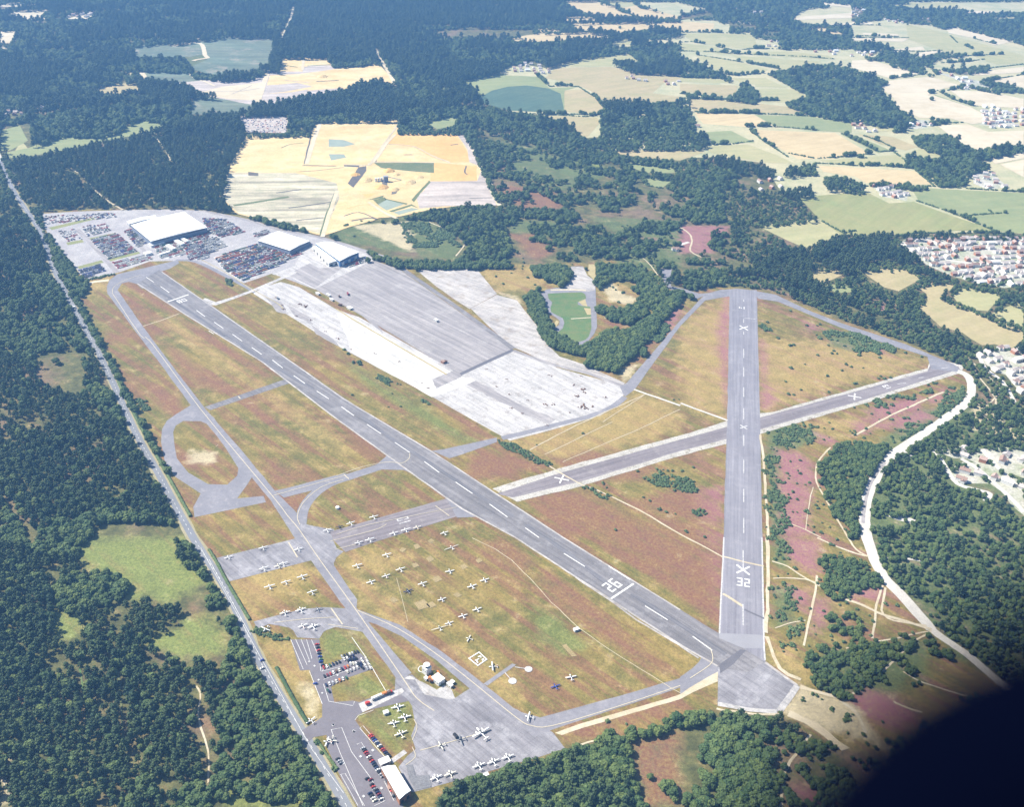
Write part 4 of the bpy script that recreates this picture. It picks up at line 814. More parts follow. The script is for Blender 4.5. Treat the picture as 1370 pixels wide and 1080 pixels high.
# mobile plant and vehicles on the bare concrete, radio balls
for s, lb in (("l1180,1700", ''),):
    pass
g0 = gpt(*PX("D1345,955")[0]); o = tag(empty('radio_beacon', (g0[0], g0[1], 0)), 'small white round beacon hut in the grass inside the curved taxiway', 'beacon')
MB().cyl((0, 0, 1.2), 2.2, 2.4, 0, 16).build('drum', [M['wallwhite']], o); MB().cyl((0, 0, 2.7), 2.3, 0.6, 0, 16, r2=0.5).build('roof', [M['roofwhite']], o)

# ------------------------------------------------------------------ light aircraft
PAL = {'white': (0.80, 0.79, 0.76), 'cream': (0.74, 0.70, 0.58), 'blue': (0.03, 0.06, 0.30), 'navy': (0.02, 0.03, 0.09), 'red': (0.50, 0.05, 0.04), 'black': (0.03, 0.03, 0.035), 'silver': (0.45, 0.46, 0.48),
       'green': (0.04, 0.13, 0.07), 'yellow': (0.62, 0.48, 0.08), 'grey': (0.25, 0.26, 0.28), 'brown': (0.14, 0.08, 0.05), 'orange': (0.6, 0.2, 0.05), 'maroon': (0.22, 0.03, 0.04)}
PM = {k: flat('%s_paint' % k, v, 0.35) for k, v in PAL.items()}
PROTO = {}
def wing_mesh(span, chord, tip, thick, dihedral, sweep=0.15):
    mb = MB(); sec = []
    for s in (-1, -0.97, 0, 0.97, 1):
        k = abs(s); c_ = chord+(tip-chord)*k; c_ *= (0.55 if k == 1 else 1); x = s*span/2; z = k*dihedral; y0 = -sweep*k
        th = thick*(0.4 if k == 1 else 1)*(c_/chord)
        sec.append([(x, y0+c_*0.42, z), (x, y0+c_*0.25, z+th*0.55), (x, y0-c_*0.1, z+th*0.5), (x, y0-c_*0.58, z+0.01), (x, y0-c_*0.1, z-th*0.35), (x, y0+c_*0.25, z-th*0.4)])
    return mb.loft(sec)
def plane_meshes(kind):
    """parts of one aircraft, nose along +Y"""
    if kind in PROTO: return PROTO[kind]
    P_ = []; high = kind in ('high',); twin = kind in ('twin', 'bigtwin'); glider = kind == 'glider'
    sc = {'bigtwin': 1.45, 'twin': 1.1}.get(kind, 1.0)
    span = {'high': 11.0, 'low': 10.2, 'twin': 12.0, 'bigtwin': 17.0, 'glider': 17.5}[kind]
    Lf = {'high': 8.0, 'low': 7.6, 'twin': 9.6, 'bigtwin': 14.5, 'glider': 7.2}[kind]
    zc = 1.25*sc
    f = MB(); rings = []
    for q, w_, h_, dz in ((0.5, 0.12, 0.12, -0.05), (0.485, 0.34, 0.34, -0.05), (0.42, 0.48, 0.46, -0.03), (0.25, 0.56, 0.6, 0.02), (0.08, 0.58, 0.68, 0.06), (-0.1, 0.46, 0.5, 0.02), (-0.3, 0.24, 0.28, 0.0), (-0.5, 0.07, 0.14, 0.06)):
        k = sc*(0.7 if glider else 1)
        rings.append([(w_*k*math.cos(a*math.pi/5), q*Lf, zc+dz+h_*k*math.sin(a*math.pi/5)) for a in range(10)])
    P_.append(('fuselage', f.loft(rings[::-1]).mesh('fuselage', True), 0))
    wz = zc+0.62*sc if high else zc-0.32*sc
    wg = wing_mesh(span, 1.55*sc*(0.62 if glider else 1), (1.25 if not glider else 0.5)*sc, 0.24*sc, (0.15 if high else 0.5)*sc).mesh('wing', True)
    wg.transform(Matrix.Translation((0, Lf*0.10, wz))); P_.append(('wing', wg, 0))
    tp = wing_mesh(span*0.31 if not glider else 3.2, 0.95*sc, 0.7*sc, 0.1, 0.02).mesh('tailplane', True); tp.transform(Matrix.Translation((0, -Lf*0.44, zc+0.12))); P_.append(('tailplane', tp, 0))
    fn = MB(); a = Lf
    fn.add([(-0.05, -a*0.30, zc+0.15), (-0.05, -a*0.5, zc+0.1), (-0.03, -a*0.53, zc+1.25*sc), (-0.03, -a*0.46, zc+1.25*sc), (0.05, -a*0.30, zc+0.15), (0.05, -a*0.5, zc+0.1), (0.03, -a*0.53, zc+1.25*sc), (0.03, -a*0.46, zc+1.25*sc)],
           [(0, 1, 2, 3), (7, 6, 5, 4), (0, 3, 7, 4), (3, 2, 6, 7), (2, 1, 5, 6), (1, 0, 4, 5)]); P_.append(('fin', fn.mesh('fin'), 1))
    cn = MB(); k = sc
    rr = [[(w_*math.cos(b_*math.pi/5), y, zc+0.25*k+h_*math.sin(b_*math.pi/5)) for b_ in range(6)] for y, w_, h_ in ((Lf*0.27, 0.3*k, 0.25*k), (Lf*0.19, 0.5*k, 0.62*k), (Lf*0.04, 0.5*k, 0.66*k), (-Lf*0.08, 0.3*k, 0.35*k))]
    P_.append(('canopy', cn.loft(rr[::-1]).mesh('canopy', True), 2))
    for x, y in ((0, Lf*0.36), (-1.3*sc, -0.1), (1.3*sc, -0.1)):
        P_.append(('wheel', MB().cyl((x, y, 0.24*sc), 0.24*sc, 0.16, 0, 10, 'x').mesh('wheel'), 3))
        P_.append(('gear_leg', MB().box((x, y, (zc-0.3*sc+0.24*sc)/2+0.06), (0.1, 0.14, max(0.3, zc-0.4*sc)-0.1)).mesh('gear_leg'), 0))
    props = ((0, Lf*0.5+0.06),) if not twin else ((-2.1*sc, Lf*0.34), (2.1*sc, Lf*0.34))
    if twin:
        for x in (-2.1*sc, 2.1*sc):
            P_.append(('engine_nacelle', MB().loft([[(x+r_*math.cos(b_*math.pi/4), y, wz+0.15+r_*math.sin(b_*math.pi/4)) for b_ in range(8)] for y, r_ in ((-Lf*0.04, 0.12), (Lf*0.1, 0.4*sc), (Lf*0.3, 0.42*sc), (Lf*0.335, 0.2))]).mesh('engine_nacelle', True), 0))
    if not glider:
        for x, y in props:
            pz = zc-0.05 if not twin else wz+0.15
            P_.append(('propeller', MB().box((x, y, pz), (1.9*sc, 0.05, 0.14), 0, 0).mesh('propeller'), 3))
    if high:
        for s in (-1, 1):
            P_.append(('wing_strut', MB().loft([[(s*0.5+dx, 0.9+dy, zc-0.35) for dx, dy in ((-.04, -.05), (.04, -.05), (.04, .05), (-.04, .05))], [(s*2.7+dx, 0.8+dy, wz-0.03) for dx, dy in ((-.04, -.05), (.04, -.05), (.04, .05), (-.04, .05))]]).mesh('wing_strut'), 0))
    if kind == 'low' or twin:
        st = MB()
        st.loft([[(s_*0.585*sc*(1 if abs(q) < .2 else .8), q*Lf, zc-0.02+dz) for s_, dz in ((-1.02, -.06), (1.02, -.06), (1.02, .06), (-1.02, .06))] for q in (0.3, 0.08, -0.12)])
        P_.append(('stripe', st.mesh('stripe'), 4))
    PROTO[kind] = P_; return P_
VAR = {}
GRASSY = ('aircraft on the grass parking', 'aircraft on the small lawn')
def plane(c, kind, rz, colour, label, group=None, fin=None, stripe='blue', wingc=None):
    g_ = gpt(*PX(c)[0]); sc_ = random.uniform(.9, 1.1); o = tag(empty('light_aircraft' if kind != 'glider' else 'motor_glider', (g_[0], g_[1], 0.03 if group in GRASSY else _z[0]+0.01), rz-math.pi/2), label, 'aircraft', group)
    o.scale = (sc_,)*3
    for nm, me_, k in plane_meshes(kind):
        cc = (wingc if (wingc and nm in ('wing', 'tailplane')) else colour) if k == 0 else ((fin or colour) if k == 1 else None)
        mt = PM[cc] if cc else (M['glass'] if k == 2 else (M['dark'] if k == 3 else PM[stripe]))
        key = (me_.name, kind, mt.name)
        if key not in VAR:
            m2 = me_.copy(); m2.materials.append(mt); VAR[key] = m2
        link(nm, VAR[key], o)
    return o
NOSE = A_D+math.pi/2           # parked across the cross runway line
G1, G2, G3, G4, G5 = 'aircraft on the grass parking', 'aircraft along the old runway strip', 'aircraft on the apron', 'aircraft on the grey stand', 'aircraft on the western pad and grass'
PL = [("l163,357", 'low', .1, 'white', 'white aircraft on the grey stand nearest the main road, alone at its upper left', G4, {}),
 ("l450,281", 'high', 0, 'white', 'white high winged aircraft at the upper edge of the grey stand', G4, {'fin': 'navy'}),
 ("l745,290", 'low', 0, 'white', 'smallest white aircraft beside the yellow line where the grey stand meets the taxiway', G4, {}),
 ("l457,453", 'high', .1, 'white', 'leftmost white aircraft on the lower edge of the grey stand', G4, {}),
 ("l578,428", 'low', .1, 'cream', 'cream aircraft in the middle of the lower edge of the grey stand', G4, {}),
 ("l620,412", 'high', 0, 'white', 'rightmost of three white aircraft parked wing to wing below the grey stand', G4, {}),
 ("l505,605", 'high', 0, 'white', 'leftmost aircraft of the row of three on the small grass plot', G5, {}),
 ("l640,567", 'high', 0, 'white', 'middle aircraft of the row of three on the small grass plot', G5, {}),
 ("l777,523", 'high', 0, 'white', 'rightmost aircraft of the row of three on the small grass plot', G5, {}),
 ("l858,650", 'high', 0, 'white', 'white aircraft alone below the row of three on the small grass plot', G5, {}),
 ("l632,822", 'twin', -.1, 'white', 'white twin with a black nose on the western pad', G5, {'fin': 'black', 'stripe': 'black'}),
 ("l765,797", 'twin', 0, 'white', 'white twin at the upper edge of the western pad', G5, {}),
 ("l905,792", 'low', 0, 'grey', 'dull grey aircraft right of the white twin on the western pad', G5, {}),
 ("l475,955", 'high', 2.2, 'white', 'white aircraft on the grass corner beside the hedge, tail to the pad', G5, {}),
 ("l782,930", 'low', .1, 'white', 'white aircraft with red tail on the lower western pad', G5, {'fin': 'red', 'stripe': 'red'}),
 ("l868,937", 'twin', 0, 'white', 'white twin right of the red tailed aircraft on the western pad', G5, {}),
 ("l985,132", 'high', 0, 'white', 'white aircraft at the left end of the old runway strip, upper row', G2, {}),
 ("l1085,103", 'low', 0, 'black', 'black aircraft on the upper edge of the old runway strip', G2, {}),
 ("l1180,76", 'high', .1, 'white', 'white aircraft right of the black one on the old runway strip', G2, {}),
 ("m300,23", 'high', 0, 'white', 'white aircraft furthest up the strip on its upper edge', G2, {}),
 ("m180,225", 'low', 0, 'white', 'white aircraft with blue body, first on the lower edge of the strip', G2, {'wingc': 'white', 'fin': 'blue'}),
 ("m268,204", 'high', 0, 'white', 'second aircraft from the left on the lower edge of the strip', G2, {}),
 ("m460,150", 'low', 0, 'white', 'third aircraft from the left on the lower edge of the strip', G2, {}),
 ("m555,127", 'high', 0, 'white', 'white and blue aircraft, fourth on the lower edge of the strip', G2, {'fin': 'blue'}),
 ("m645,103", 'low', 0, 'cream', 'cream and red aircraft, last on the lower edge of the strip', G2, {'fin': 'red', 'stripe': 'red'}),
 ("m862,148", 'high', 0, 'white', 'white aircraft highest on the grass, just right of the strip numbers', G1, {}),
 ("m920,262", 'glider', .1, 'white', 'white motor glider with very long narrow wings on the grass', G1, {}),
 ("m403,323", 'high', 0, 'white', 'white aircraft below the strip with two pale spots on its right', G1, {}),
 ("m168,409", 'high', 0, 'white', 'leftmost aircraft on the grass, nearest the taxiway bend', G1, {}),
 ("m513,438", 'high', 0, 'white', 'white aircraft at the top of the thin dirt path in the grass', G1, {}),
 ("m397,488", 'low', 0, 'white', 'white and red aircraft between two white ones in the grass', G1, {'fin': 'red', 'stripe': 'red'}),
 ("m277,537", 'low', 0, 'white', 'white low winged aircraft left of the red and white one', G1, {}),
 ("m688,553", 'high', 0, 'white', 'white aircraft just up and right of the dark navy one', G1, {}),
 ("m573,611", 'low', 0, 'navy', 'dark navy aircraft with white nose in the middle of the grass', G1, {'fin': 'white'}),
 ("m905,452", 'low', -.15, 'white', 'small white aircraft beside the upper bleached spot on the right of the grass', G1, {}),
 ("m1183,522", 'low', 0, 'white', 'white aircraft with blue tail, rightmost on the parking grass', G1, {'fin': 'blue'}),
 ("m1082,572", 'low', 0, 'white', 'white aircraft just left of the blue tailed one at the right', G1, {}),
 ("m842,676", 'low', 0, 'white', 'white and blue aircraft next to a bleached spot below the middle', G1, {'fin': 'blue'}),
 ("m1123,756", 'low', 0, 'white', 'right end of the lower diagonal row of four aircraft', G1, {}),
 ("m1010,808", 'low', 0, 'white', 'third from the left in the lower diagonal row of four aircraft', G1, {}),
 ("m900,865", 'low', 0, 'white', 'second from the left in the lower diagonal row of four aircraft', G1, {}),
 ("m826,905", 'glider', 0, 'white', 'left end of the lower diagonal row, long winged white aircraft', G1, {}),
 ("H530,405", 'low', .8, 'cream', 'tiny cream aircraft alone above the signals square', G1, {}),
 ("p570,420", 'high', 1.2, 'white', 'white and red aircraft beside the paved path and signals square', G1, {'fin': 'red'}),
 ("p1047,572", 'low', 0, 'blue', 'bright blue aircraft alone on the lower right grass', G1, {}),
 ("p1165,502", 'low', -.2, 'white', 'white aircraft with blue cockpit right of the bright blue one', G1, {'fin': 'black'}),
 ("o1025,155", 'bigtwin', .15, 'white', 'large white twin airliner in the middle of the main apron', G3, {}),
 ("o780,226", 'low', 1.6, 'cream', 'faint cream aircraft left on the apron lead-in line', G3, {}),
 ("o900,190", 'low', 1.4, 'grey', 'grey aircraft beside the dark fuel bowser on the apron', G3, {}),
 ("o748,426", 'twin', 0, 'white', 'white twin nearest the terminal on the lower apron edge', G3, {}),
 ("o835,403", 'twin', 0, 'cream', 'cream twin, second from the terminal on the lower apron edge', G3, {'fin': 'brown'}),
 ("o1010,352", 'twin', 0, 'white', 'white twin, third from the terminal on the lower apron edge', G3, {}),
 ("o1098,328", 'twin', 0, 'white', 'white twin, fourth from the terminal on the lower apron edge', G3, {}),
 ("o1186,300", 'twin', 0, 'white', 'white twin furthest from the terminal on the lower apron edge', G3, {}),
 ("o1316,52", 'high', .9, 'white', 'white aircraft taxiing at the corner where the curved taxiway meets the apron', G3, {}),
 ("n1112,742", 'twin', -.2, 'white', 'white twin at the top of the lawn left of the apron', 'aircraft on the small lawn', {}),
 ("n1175,835", 'twin', -.2, 'white', 'white twin nearest the apron on the small lawn', 'aircraft on the small lawn', {'stripe': 'red'}),
 ("n1075,888", 'twin', -.2, 'white', 'white twin with blue trim left of centre on the small lawn', 'aircraft on the small lawn', {'fin': 'silver'}),
 ("n1142,985", 'twin', 0, 'cream', 'cream twin lowest on the small lawn', 'aircraft on the small lawn', {}),
 ("o85,205", 'low', .9, 'white', 'white aircraft on show beside the entrance hedge', None, {'fin': 'red', 'stripe': 'red'}),
 ("o112,190", 'low', 2.4, 'cream', 'small cream aircraft beside the one on show at the entrance', None, {}),
 ("n318,865", 'low', .4, 'white', 'white aircraft by the sign at the end of the roadside hedge', None, {'fin': 'black'})]
for c_, kd, dr, colr, lb, gp, kw in PL: plane(c_, kd, NOSE+dr+random.uniform(-.04, .04), colr, lb, gp, **kw)

# ------------------------------------------------------------------ cars
def car_parts():
    b_ = MB(); ys = (-2.1, -2.0, -0.9, 0.9, 1.9, 2.1)
    def sec(y, w_, z0, z1): return [(-w_, y, z0), (-w_, y, z1*0.8), (-w_*0.9, y, z1), (w_*0.9, y, z1), (w_, y, z1*0.8), (w_, y, z0)]
    b_.loft([sec(-2.12, .72, .38, .78), sec(-2.0, .82, .28, .92), sec(-1.0, .85, .25, .95), sec(0.9, .85, .25, .92), sec(1.85, .8, .28, .78), sec(2.1, .66, .38, .62)])
    c_ = MB(); c_.loft([[(x*.78, -1.62, .93), (x*.78, 1.0, .9)] if 0 else [] for x in ()], cap=False) if 0 else None
    cab = MB().add([(-.78, -1.7, .92), (.78, -1.7, .92), (.78, 1.05, .9), (-.78, 1.05, .9), (-.6, -1.1, 1.38), (.6, -1.1, 1.38), (.6, .35, 1.38), (-.6, .35, 1.38)], [(0, 1, 5, 4), (1, 2, 6, 5), (2, 3, 7, 6), (3, 0, 4, 7)])
    roof = MB().box((0, -.37, 1.41), (1.24, 1.5, .06))
    wh = [MB().cyl((x, y, .31), .31, .2, 0, 10, 'x') for x in (-.76, .76) for y in (-1.3, 1.3)]
    return b_, cab, roof, wh
cb_, cc_, crf_, cw_ = car_parts()
MESH_C = {'body': {}, 'roof': {}}
for k, mt in PM.items():
    for nm, mb in (('body', cb_), ('roof', crf_)):
        me_ = mb.mesh('car_'+nm, nm == 'body' and False); me_.materials.append(mt); MESH_C[nm][k] = me_
cabm = cc_.mesh('car_cabin'); cabm.materials.append(M['glass'])
whm = [q.mesh('car_wheel') for q in cw_]
for q in whm: q.materials.append(M['dark'])
WHOLE = {}
for k, mt in PM.items():
    mb = MB()
    for src, mi in ((cb_, 0), (cc_, 1), (crf_, 0)): mb.add(src.v, src.f, mi)
    me_ = mb.mesh('parked_car'); me_.materials.append(mt); me_.materials.append(M['glass']); WHOLE[k] = me_
ORD = ['first', 'second', 'third', 'fourth', 'fifth', 'sixth', 'seventh', 'eighth', 'ninth', 'tenth', 'eleventh', 'twelfth', 'thirteenth', 'fourteenth', 'fifteenth', 'sixteenth', 'seventeenth', 'eighteenth', 'nineteenth', 'twentieth']
def car(x, y, rz, colr, label, group, z=0.9, parts=True):
    if parts:
        o = tag(empty('parked_car', (x, y, z), rz), label, 'car', group)
        link('body', MESH_C['body'][colr], o); link('roof', MESH_C['roof'][colr], o); link('windows', cabm, o)
        for q in whm: link('wheel', q, o)
    else:
        o = tag(link('parked_car', WHOLE[colr]), label, 'car', group); o.location = (x, y, z); o.rotation_euler = (0, 0, rz)
    return o
CZ = _z[0]+0.01
MIX = ['white', 'silver', 'white', 'red', 'white', 'navy', 'silver', 'black', 'blue', 'green', 'white', 'grey', 'red', 'brown', 'maroon', 'cream']
NCAR = [0]
def car_row(s, n, rz, desc, end, group, cols=None, skip=(), parts=True):
    a, b_ = P(s); k = 0
    for i in range(n):
        if i in skip: continue
        q = i/(n-1) if n > 1 else 0
        x, y = a[0]+(b_[0]-a[0])*q, a[1]+(b_[1]-a[1])*q
        colr = cols[i % len(cols)] if cols else random.choice(MIX)
        car(x, y, rz+random.uniform(-.05, .05)+random.choice((0, math.pi)), colr, '%s car, %s from %s of %s' % (colr, ORD[k] if k < 20 else 'late', end, desc), group, CZ, parts); k += 1; NCAR[0] += 1
AD, AP = A_D, A_D-math.pi/2
g_n, g_s = 'cars in the northern car park', 'cars in the southern car park'
car_row("n370,160 405,300", 6, AP-.1, 'the kerb row beside the curved lawn', 'the top', g_n, ['red', 'black', 'red', 'navy', 'blue', 'green'])
car_row("n405,320 420,350", 2, AP, 'the two below the kerb row', 'the top', g_n, ['blue', 'navy'])
car_row("n432,372 575,318", 6, AD, 'the lawn edge row', 'the left', g_n, ['red', 'white', 'green', 'navy', 'black', 'black'])
car_row("n440,452 655,362", 9, AD, 'the middle row', 'the left', g_n, ['black', 'maroon', 'red', 'white', 'brown', 'cream', 'navy', 'red', 'orange'])
car_row("n455,532 640,465", 7, AD, 'the lower row', 'the left', g_n, ['navy', 'white', 'silver', 'cream', 'orange', 'white', 'green'])
car_row("n470,582 482,590", 2, AD, 'the pair below the lower row', 'the left', g_n, ['green', 'navy'])
car_row("n600,272 742,225", 7, AD, 'the top row of the crowded corner', 'the left', g_n, ['silver', 'black', 'black', 'white', 'silver', 'black', 'black'])
car_row("n620,295 700,262", 4, AD, 'the second row of the crowded corner', 'the left', g_n, ['white', 'white', 'black', 'navy'])
car_row("n655,310 730,285", 5, AD, 'the third row of the crowded corner', 'the left', g_n, ['black', 'navy', 'black', 'navy', 'black'])
car_row("n680,335 775,335", 5, AD, 'the fourth row of the crowded corner', 'the left', g_n, ['white', 'cream', 'white', 'black', 'navy'])
car_row("n650,410 740,370", 4, AD, 'the fifth row of the crowded corner', 'the left', g_n, ['cream', 'silver', 'white', 'white'])
car_row("n755,345 790,375", 3, AD, 'the dark trio by the pale vehicles', 'the top', g_n, ['black', 'navy', 'black'])
car_row("n780,300 830,380", 4, AD, 'the inner pale column at the right corner', 'the top', g_n, ['white', 'cream', 'white', 'silver'])
car_row("n820,290 860,375", 4, AD, 'the outer pale column at the right corner', 'the top', g_n, ['cream', 'white', 'cream', 'white'])
car_row("n355,520 355,530", 1, AD+1.2, 'the lone place by the left kerb', 'the top', g_n, ['blue'])
car_row("o345,160 458,290", 13, AP+.1, 'the row beside the lawn', 'the top', g_s, ['red', 'red', 'navy', 'blue', 'silver', 'navy', 'white', 'black', 'red', 'maroon', 'navy', 'black', 'black'])
car_row("o300,240 420,412", 14, AP+.1, 'the middle row left of the terminal', 'the top', g_s, ['silver', 'black', 'red', 'maroon', 'white', 'brown', 'red', 'navy', 'black', 'navy', 'white', 'black', 'silver', 'grey'])
car_row("o325,425 345,432", 2, AP+.1, 'the pair below the middle row', 'the left', g_s, ['black', 'maroon'])
car_row("o352,462 372,490", 3, AP+.1, 'the short row by the lower bays', 'the top', g_s, ['black', 'red', 'grey'])
car_row("o342,515 372,560", 4, AP+.1, 'the lowest left row', 'the top', g_s, ['navy', 'black', 'white', 'cream'])
car_row("o380,495 412,550", 5, AP+.1, 'the lowest right row', 'the top', g_s, ['black', 'navy', 'maroon', 'navy', 'white'])
car_row("o470,465 490,530", 3, AP+.1, 'the places against the terminal wall', 'the top', g_s, ['brown', 'red', 'black'])
car_row("o145,305 165,330", 3, AP+.1, 'the places at the far left edge', 'the top', g_s, ['black', 'silver', 'grey'])
car_row("l100,655 110,665", 1, 1.1, 'the main road between the trees and hedge', 'the top', 'cars on the main road', ['white'])
for s, cl_, lb in (("G1045,490", 'blue', 'blue car on the main road level with the car park'), ("G1045,522", 'white', 'white car following the blue one on the main road'), ("G880,230", 'white', 'white car higher up the main road near the grey stand'), ("D292,155", 'white', 'white car far up the main road by the airfield corner')):
    g_ = gpt(*PX(s)[0]); car(g_[0], g_[1], 2.05 if 'G' in s else 1.9, cl_, lb, 'cars on the main road', CZ)

def truck(c, rz, cabc, boxc, label, Lb=6.0, name='lorry', cat='lorry'):
    g_ = gpt(*PX(c)[0]); o = tag(empty(name, (g_[0], g_[1], CZ), rz), label, cat)
    MB().box((0, -0.8, 1.9), (2.4, Lb, 2.2), 0, 0, .97).build('box_body', [PM[boxc]], o)
    MB().add([(-1.15, Lb/2-.7, .5), (1.15, Lb/2-.7, .5), (1.15, Lb/2+1.2, .5), (-1.15, Lb/2+1.2, .5), (-1.1, Lb/2-.7, 2.4), (1.1, Lb/2-.7, 2.4), (1.1, Lb/2+.7, 2.4), (-1.1, Lb/2+.7, 2.4)], [(3, 2, 1, 0), (4, 5, 6, 7), (0, 1, 5, 4), (1, 2, 6, 5), (2, 3, 7, 6), (3, 0, 4, 7)]).build('cab', [PM[cabc]], o)
    MB().add([(-1.0, Lb/2+1.12, 1.5), (1.0, Lb/2+1.12, 1.5), (.95, Lb/2+.82, 2.25), (-.95, Lb/2+.82, 2.25)], [(0, 1, 2, 3)]).build('windscreen', [M['glass']], o)
    for x in (-1.0, 1.0):
        for y in (-Lb/2+.2, Lb/2+.2): MB().cyl((x, y, .45), .45, .3, 0, 10, 'x').build('wheel', [M['dark']], o)
    return o
truck("u500,545", A_M+1.4, 'orange', 'orange', 'orange fire engine on the left of the white shed', 5, 'fire_engine', 'fire engine')
truck("u470,565", A_M+1.4, 'orange', 'brown', 'darker fire engine at the far left of the white shed', 4, 'fire_engine', 'fire engine')
truck("u625,455", A_M+1.2, 'orange', 'orange', 'orange fire engine above the white shed', 6, 'fire_engine', 'fire engine')
truck("u560,440", A_M+1.2, 'yellow', 'yellow', 'yellow airfield tender behind the white shed', 4, 'airfield_tender', 'tender')
truck("n835,705", A_D-1.5, 'red', 'red', 'red van at the left end of the row on the paved path', 3, 'van', 'van')
truck("n905,655", A_D-1.5, 'white', 'white', 'white lorry second from the left on the paved path', 6, 'lorry', 'lorry')
truck("n950,635", A_D-1.5, 'white', 'cream', 'white lorry in the middle of the paved path', 5, 'lorry', 'lorry')
truck("n995,615", A_D-1.5, 'cream', 'orange', 'cream and orange lorry on the paved path', 5, 'lorry', 'lorry')
truck("n1035,605", A_D-1.5, 'red', 'brown', 'brown lorry at the right end of the paved path', 4, 'lorry', 'lorry')
truck("o865,168", 0.6, 'black', 'black', 'black fuel bowser on the main apron lead-in line', 4, 'fuel_bowser', 'bowser')
truck("D291,157", 1.95, 'white', 'white', 'white lorry far up the main road', 6, 'lorry', 'lorry')
truck("k1165,625", .4, 'maroon', 'maroon', 'rust red lorry on the grey apron works', 4); truck("k1105,710", 1.4, 'brown', 'brown', 'brown lorry below the apron works', 5)
truck("k1095,640", .2, 'grey', 'brown', 'grey lorry in the middle of the apron works', 4); truck("k605,655", .3, 'grey', 'grey', 'grey lorry alone on the bare concrete strip', 4)
truck("E435,372", 1.0, 'brown', 'brown', 'brown lorry by the rusty cabin at the apron edge', 4); truck("E45,100", .3, 'maroon', 'maroon', 'dark red lorry at the far left of the grey apron', 4)

# scrap and rubble heaps on the bare concrete
HEAP = flat('rusty_scrap', (0.20, 0.11, 0.07), 0.9, 0, 0.4, 2.0)
HP = [("E985,485", 7), ("E955,508", 5), ("E990,550", 8), ("E975,552", 5), ("E1020,548", 4), ("E835,540", 5), ("E862,540", 4), ("E765,525", 3), ("E695,555", 4), ("E680,440", 3), ("E690,500", 3), ("E850,425", 4), ("E975,428", 3), ("E945,463", 4), ("E1070,513", 4), ("E930,572", 3), ("E740,577", 3), ("E640,470", 2.5), ("E600,400", 2.5), ("E840,625", 3), ("E560,620", 2), ("E340,455", 2),
      ("E8,278", 4), ("E60,320", 3), ("E155,340", 3), ("E250,370", 3), ("E365,475", 3), ("D1130,160", 4), ("D1180,190", 4), ("D1240,205", 4), ("D1300,250", 3), ("D1100,115", 4), ("k640,705", 4), ("k790,700", 5), ("k830,715", 6), ("y0,0", 0)]
for i, (s, r_) in enumerate(HP):
    if r_ == 0: continue
    g_ = gpt(*PX(s)[0]); mb = MB(); rr = random.Random(i)
    for k in range(7):
        a = rr.uniform(0, 6.28); d = rr.uniform(0, r_*.8); q = rr.uniform(.25, .5)*r_*.6
        mb.box((d*math.cos(a)*1.3, d*math.sin(a), q*.3), (q*1.6, q, q*.6), 0, rr.uniform(0, 3), .5)
    o = mb.build('scrap_heap', [HEAP]); o.location = (g_[0], g_[1], CZ); o.rotation_euler = (0, 0, A_M)
    tag(o, '%s heap of rusty scrap on the bare concrete, %s from the left' % ('large' if r_ >= 5 else 'small', ORD[i] if i < 20 else ['twenty first', 'twenty second', 'twenty third', 'twenty fourth', 'twenty fifth', 'twenty sixth', 'twenty seventh', 'twenty eighth', 'twenty ninth', 'thirtieth', 'thirty first', 'thirty second', 'thirty third', 'thirty fourth', 'thirty fifth'][min(14, i-20)]), 'scrap heap', 'scrap heaps on the bare concrete')

# sand washing plant and spoil heaps
g_ = gpt(*PX("x335,555")[0]); o = tag(empty('sand_washing_plant', (g_[0], g_[1], .2), .4), 'dark sand washing plant with conveyor in the middle of the near sand quarry', 'plant')
MB().box((0, 0, 6), (9, 7, 12)).build('screen_tower', [M['cladgrey']], o); MB().box((0, 0, 12.3), (10, 8, .6)).build('roof', [M['steel']], o)
MB().loft([[(4, -1, 10), (4, 1, 10), (4, 1, 11), (4, -1, 11)], [(34, -1, .5), (34, 1, .5), (34, 1, 1.5), (34, -1, 1.5)]]).build('conveyor', [M['steel']], o)
for k_ in range(3): MB().cyl((-8-k_*6, 6, 4), 2.4, 8, 0, 14).build('silo', [M['wallwhite']], o)
for i, (s, r_, h_) in enumerate((("x300,600", 16, 6), ("x400,620", 13, 5), ("x180,545", 15, 6), ("x360,470", 14, 6), ("x420,500", 10, 4), ("x520,560", 17, 6), ("x90,500", 12, 4), ("x600,520", 12, 4), ("b1200,610", 18, 6))):
    g_ = gpt(*PX(s)[0]); rr = random.Random(i+50); mb = MB()
    mb.loft([[(r_*q*math.cos(a*.39)*rr.uniform(.85, 1.15), r_*q*math.sin(a*.39)*rr.uniform(.85, 1.15), z) for a in range(16)] for q, z in ((1, 0), (.7, h_*.45), (.38, h_*.85), (.1, h_))])
    o = mb.build('sand_heap', [M['sand'] if i % 3 else M['orangesand']]); o.location = (g_[0], g_[1], .1)
    tag(o, ('tall heap of loose sand, %s of those around the washing plant' % ORD[i]) if i < 8 else 'lone sand heap in the further quarry', 'sand heap', 'sand heaps')

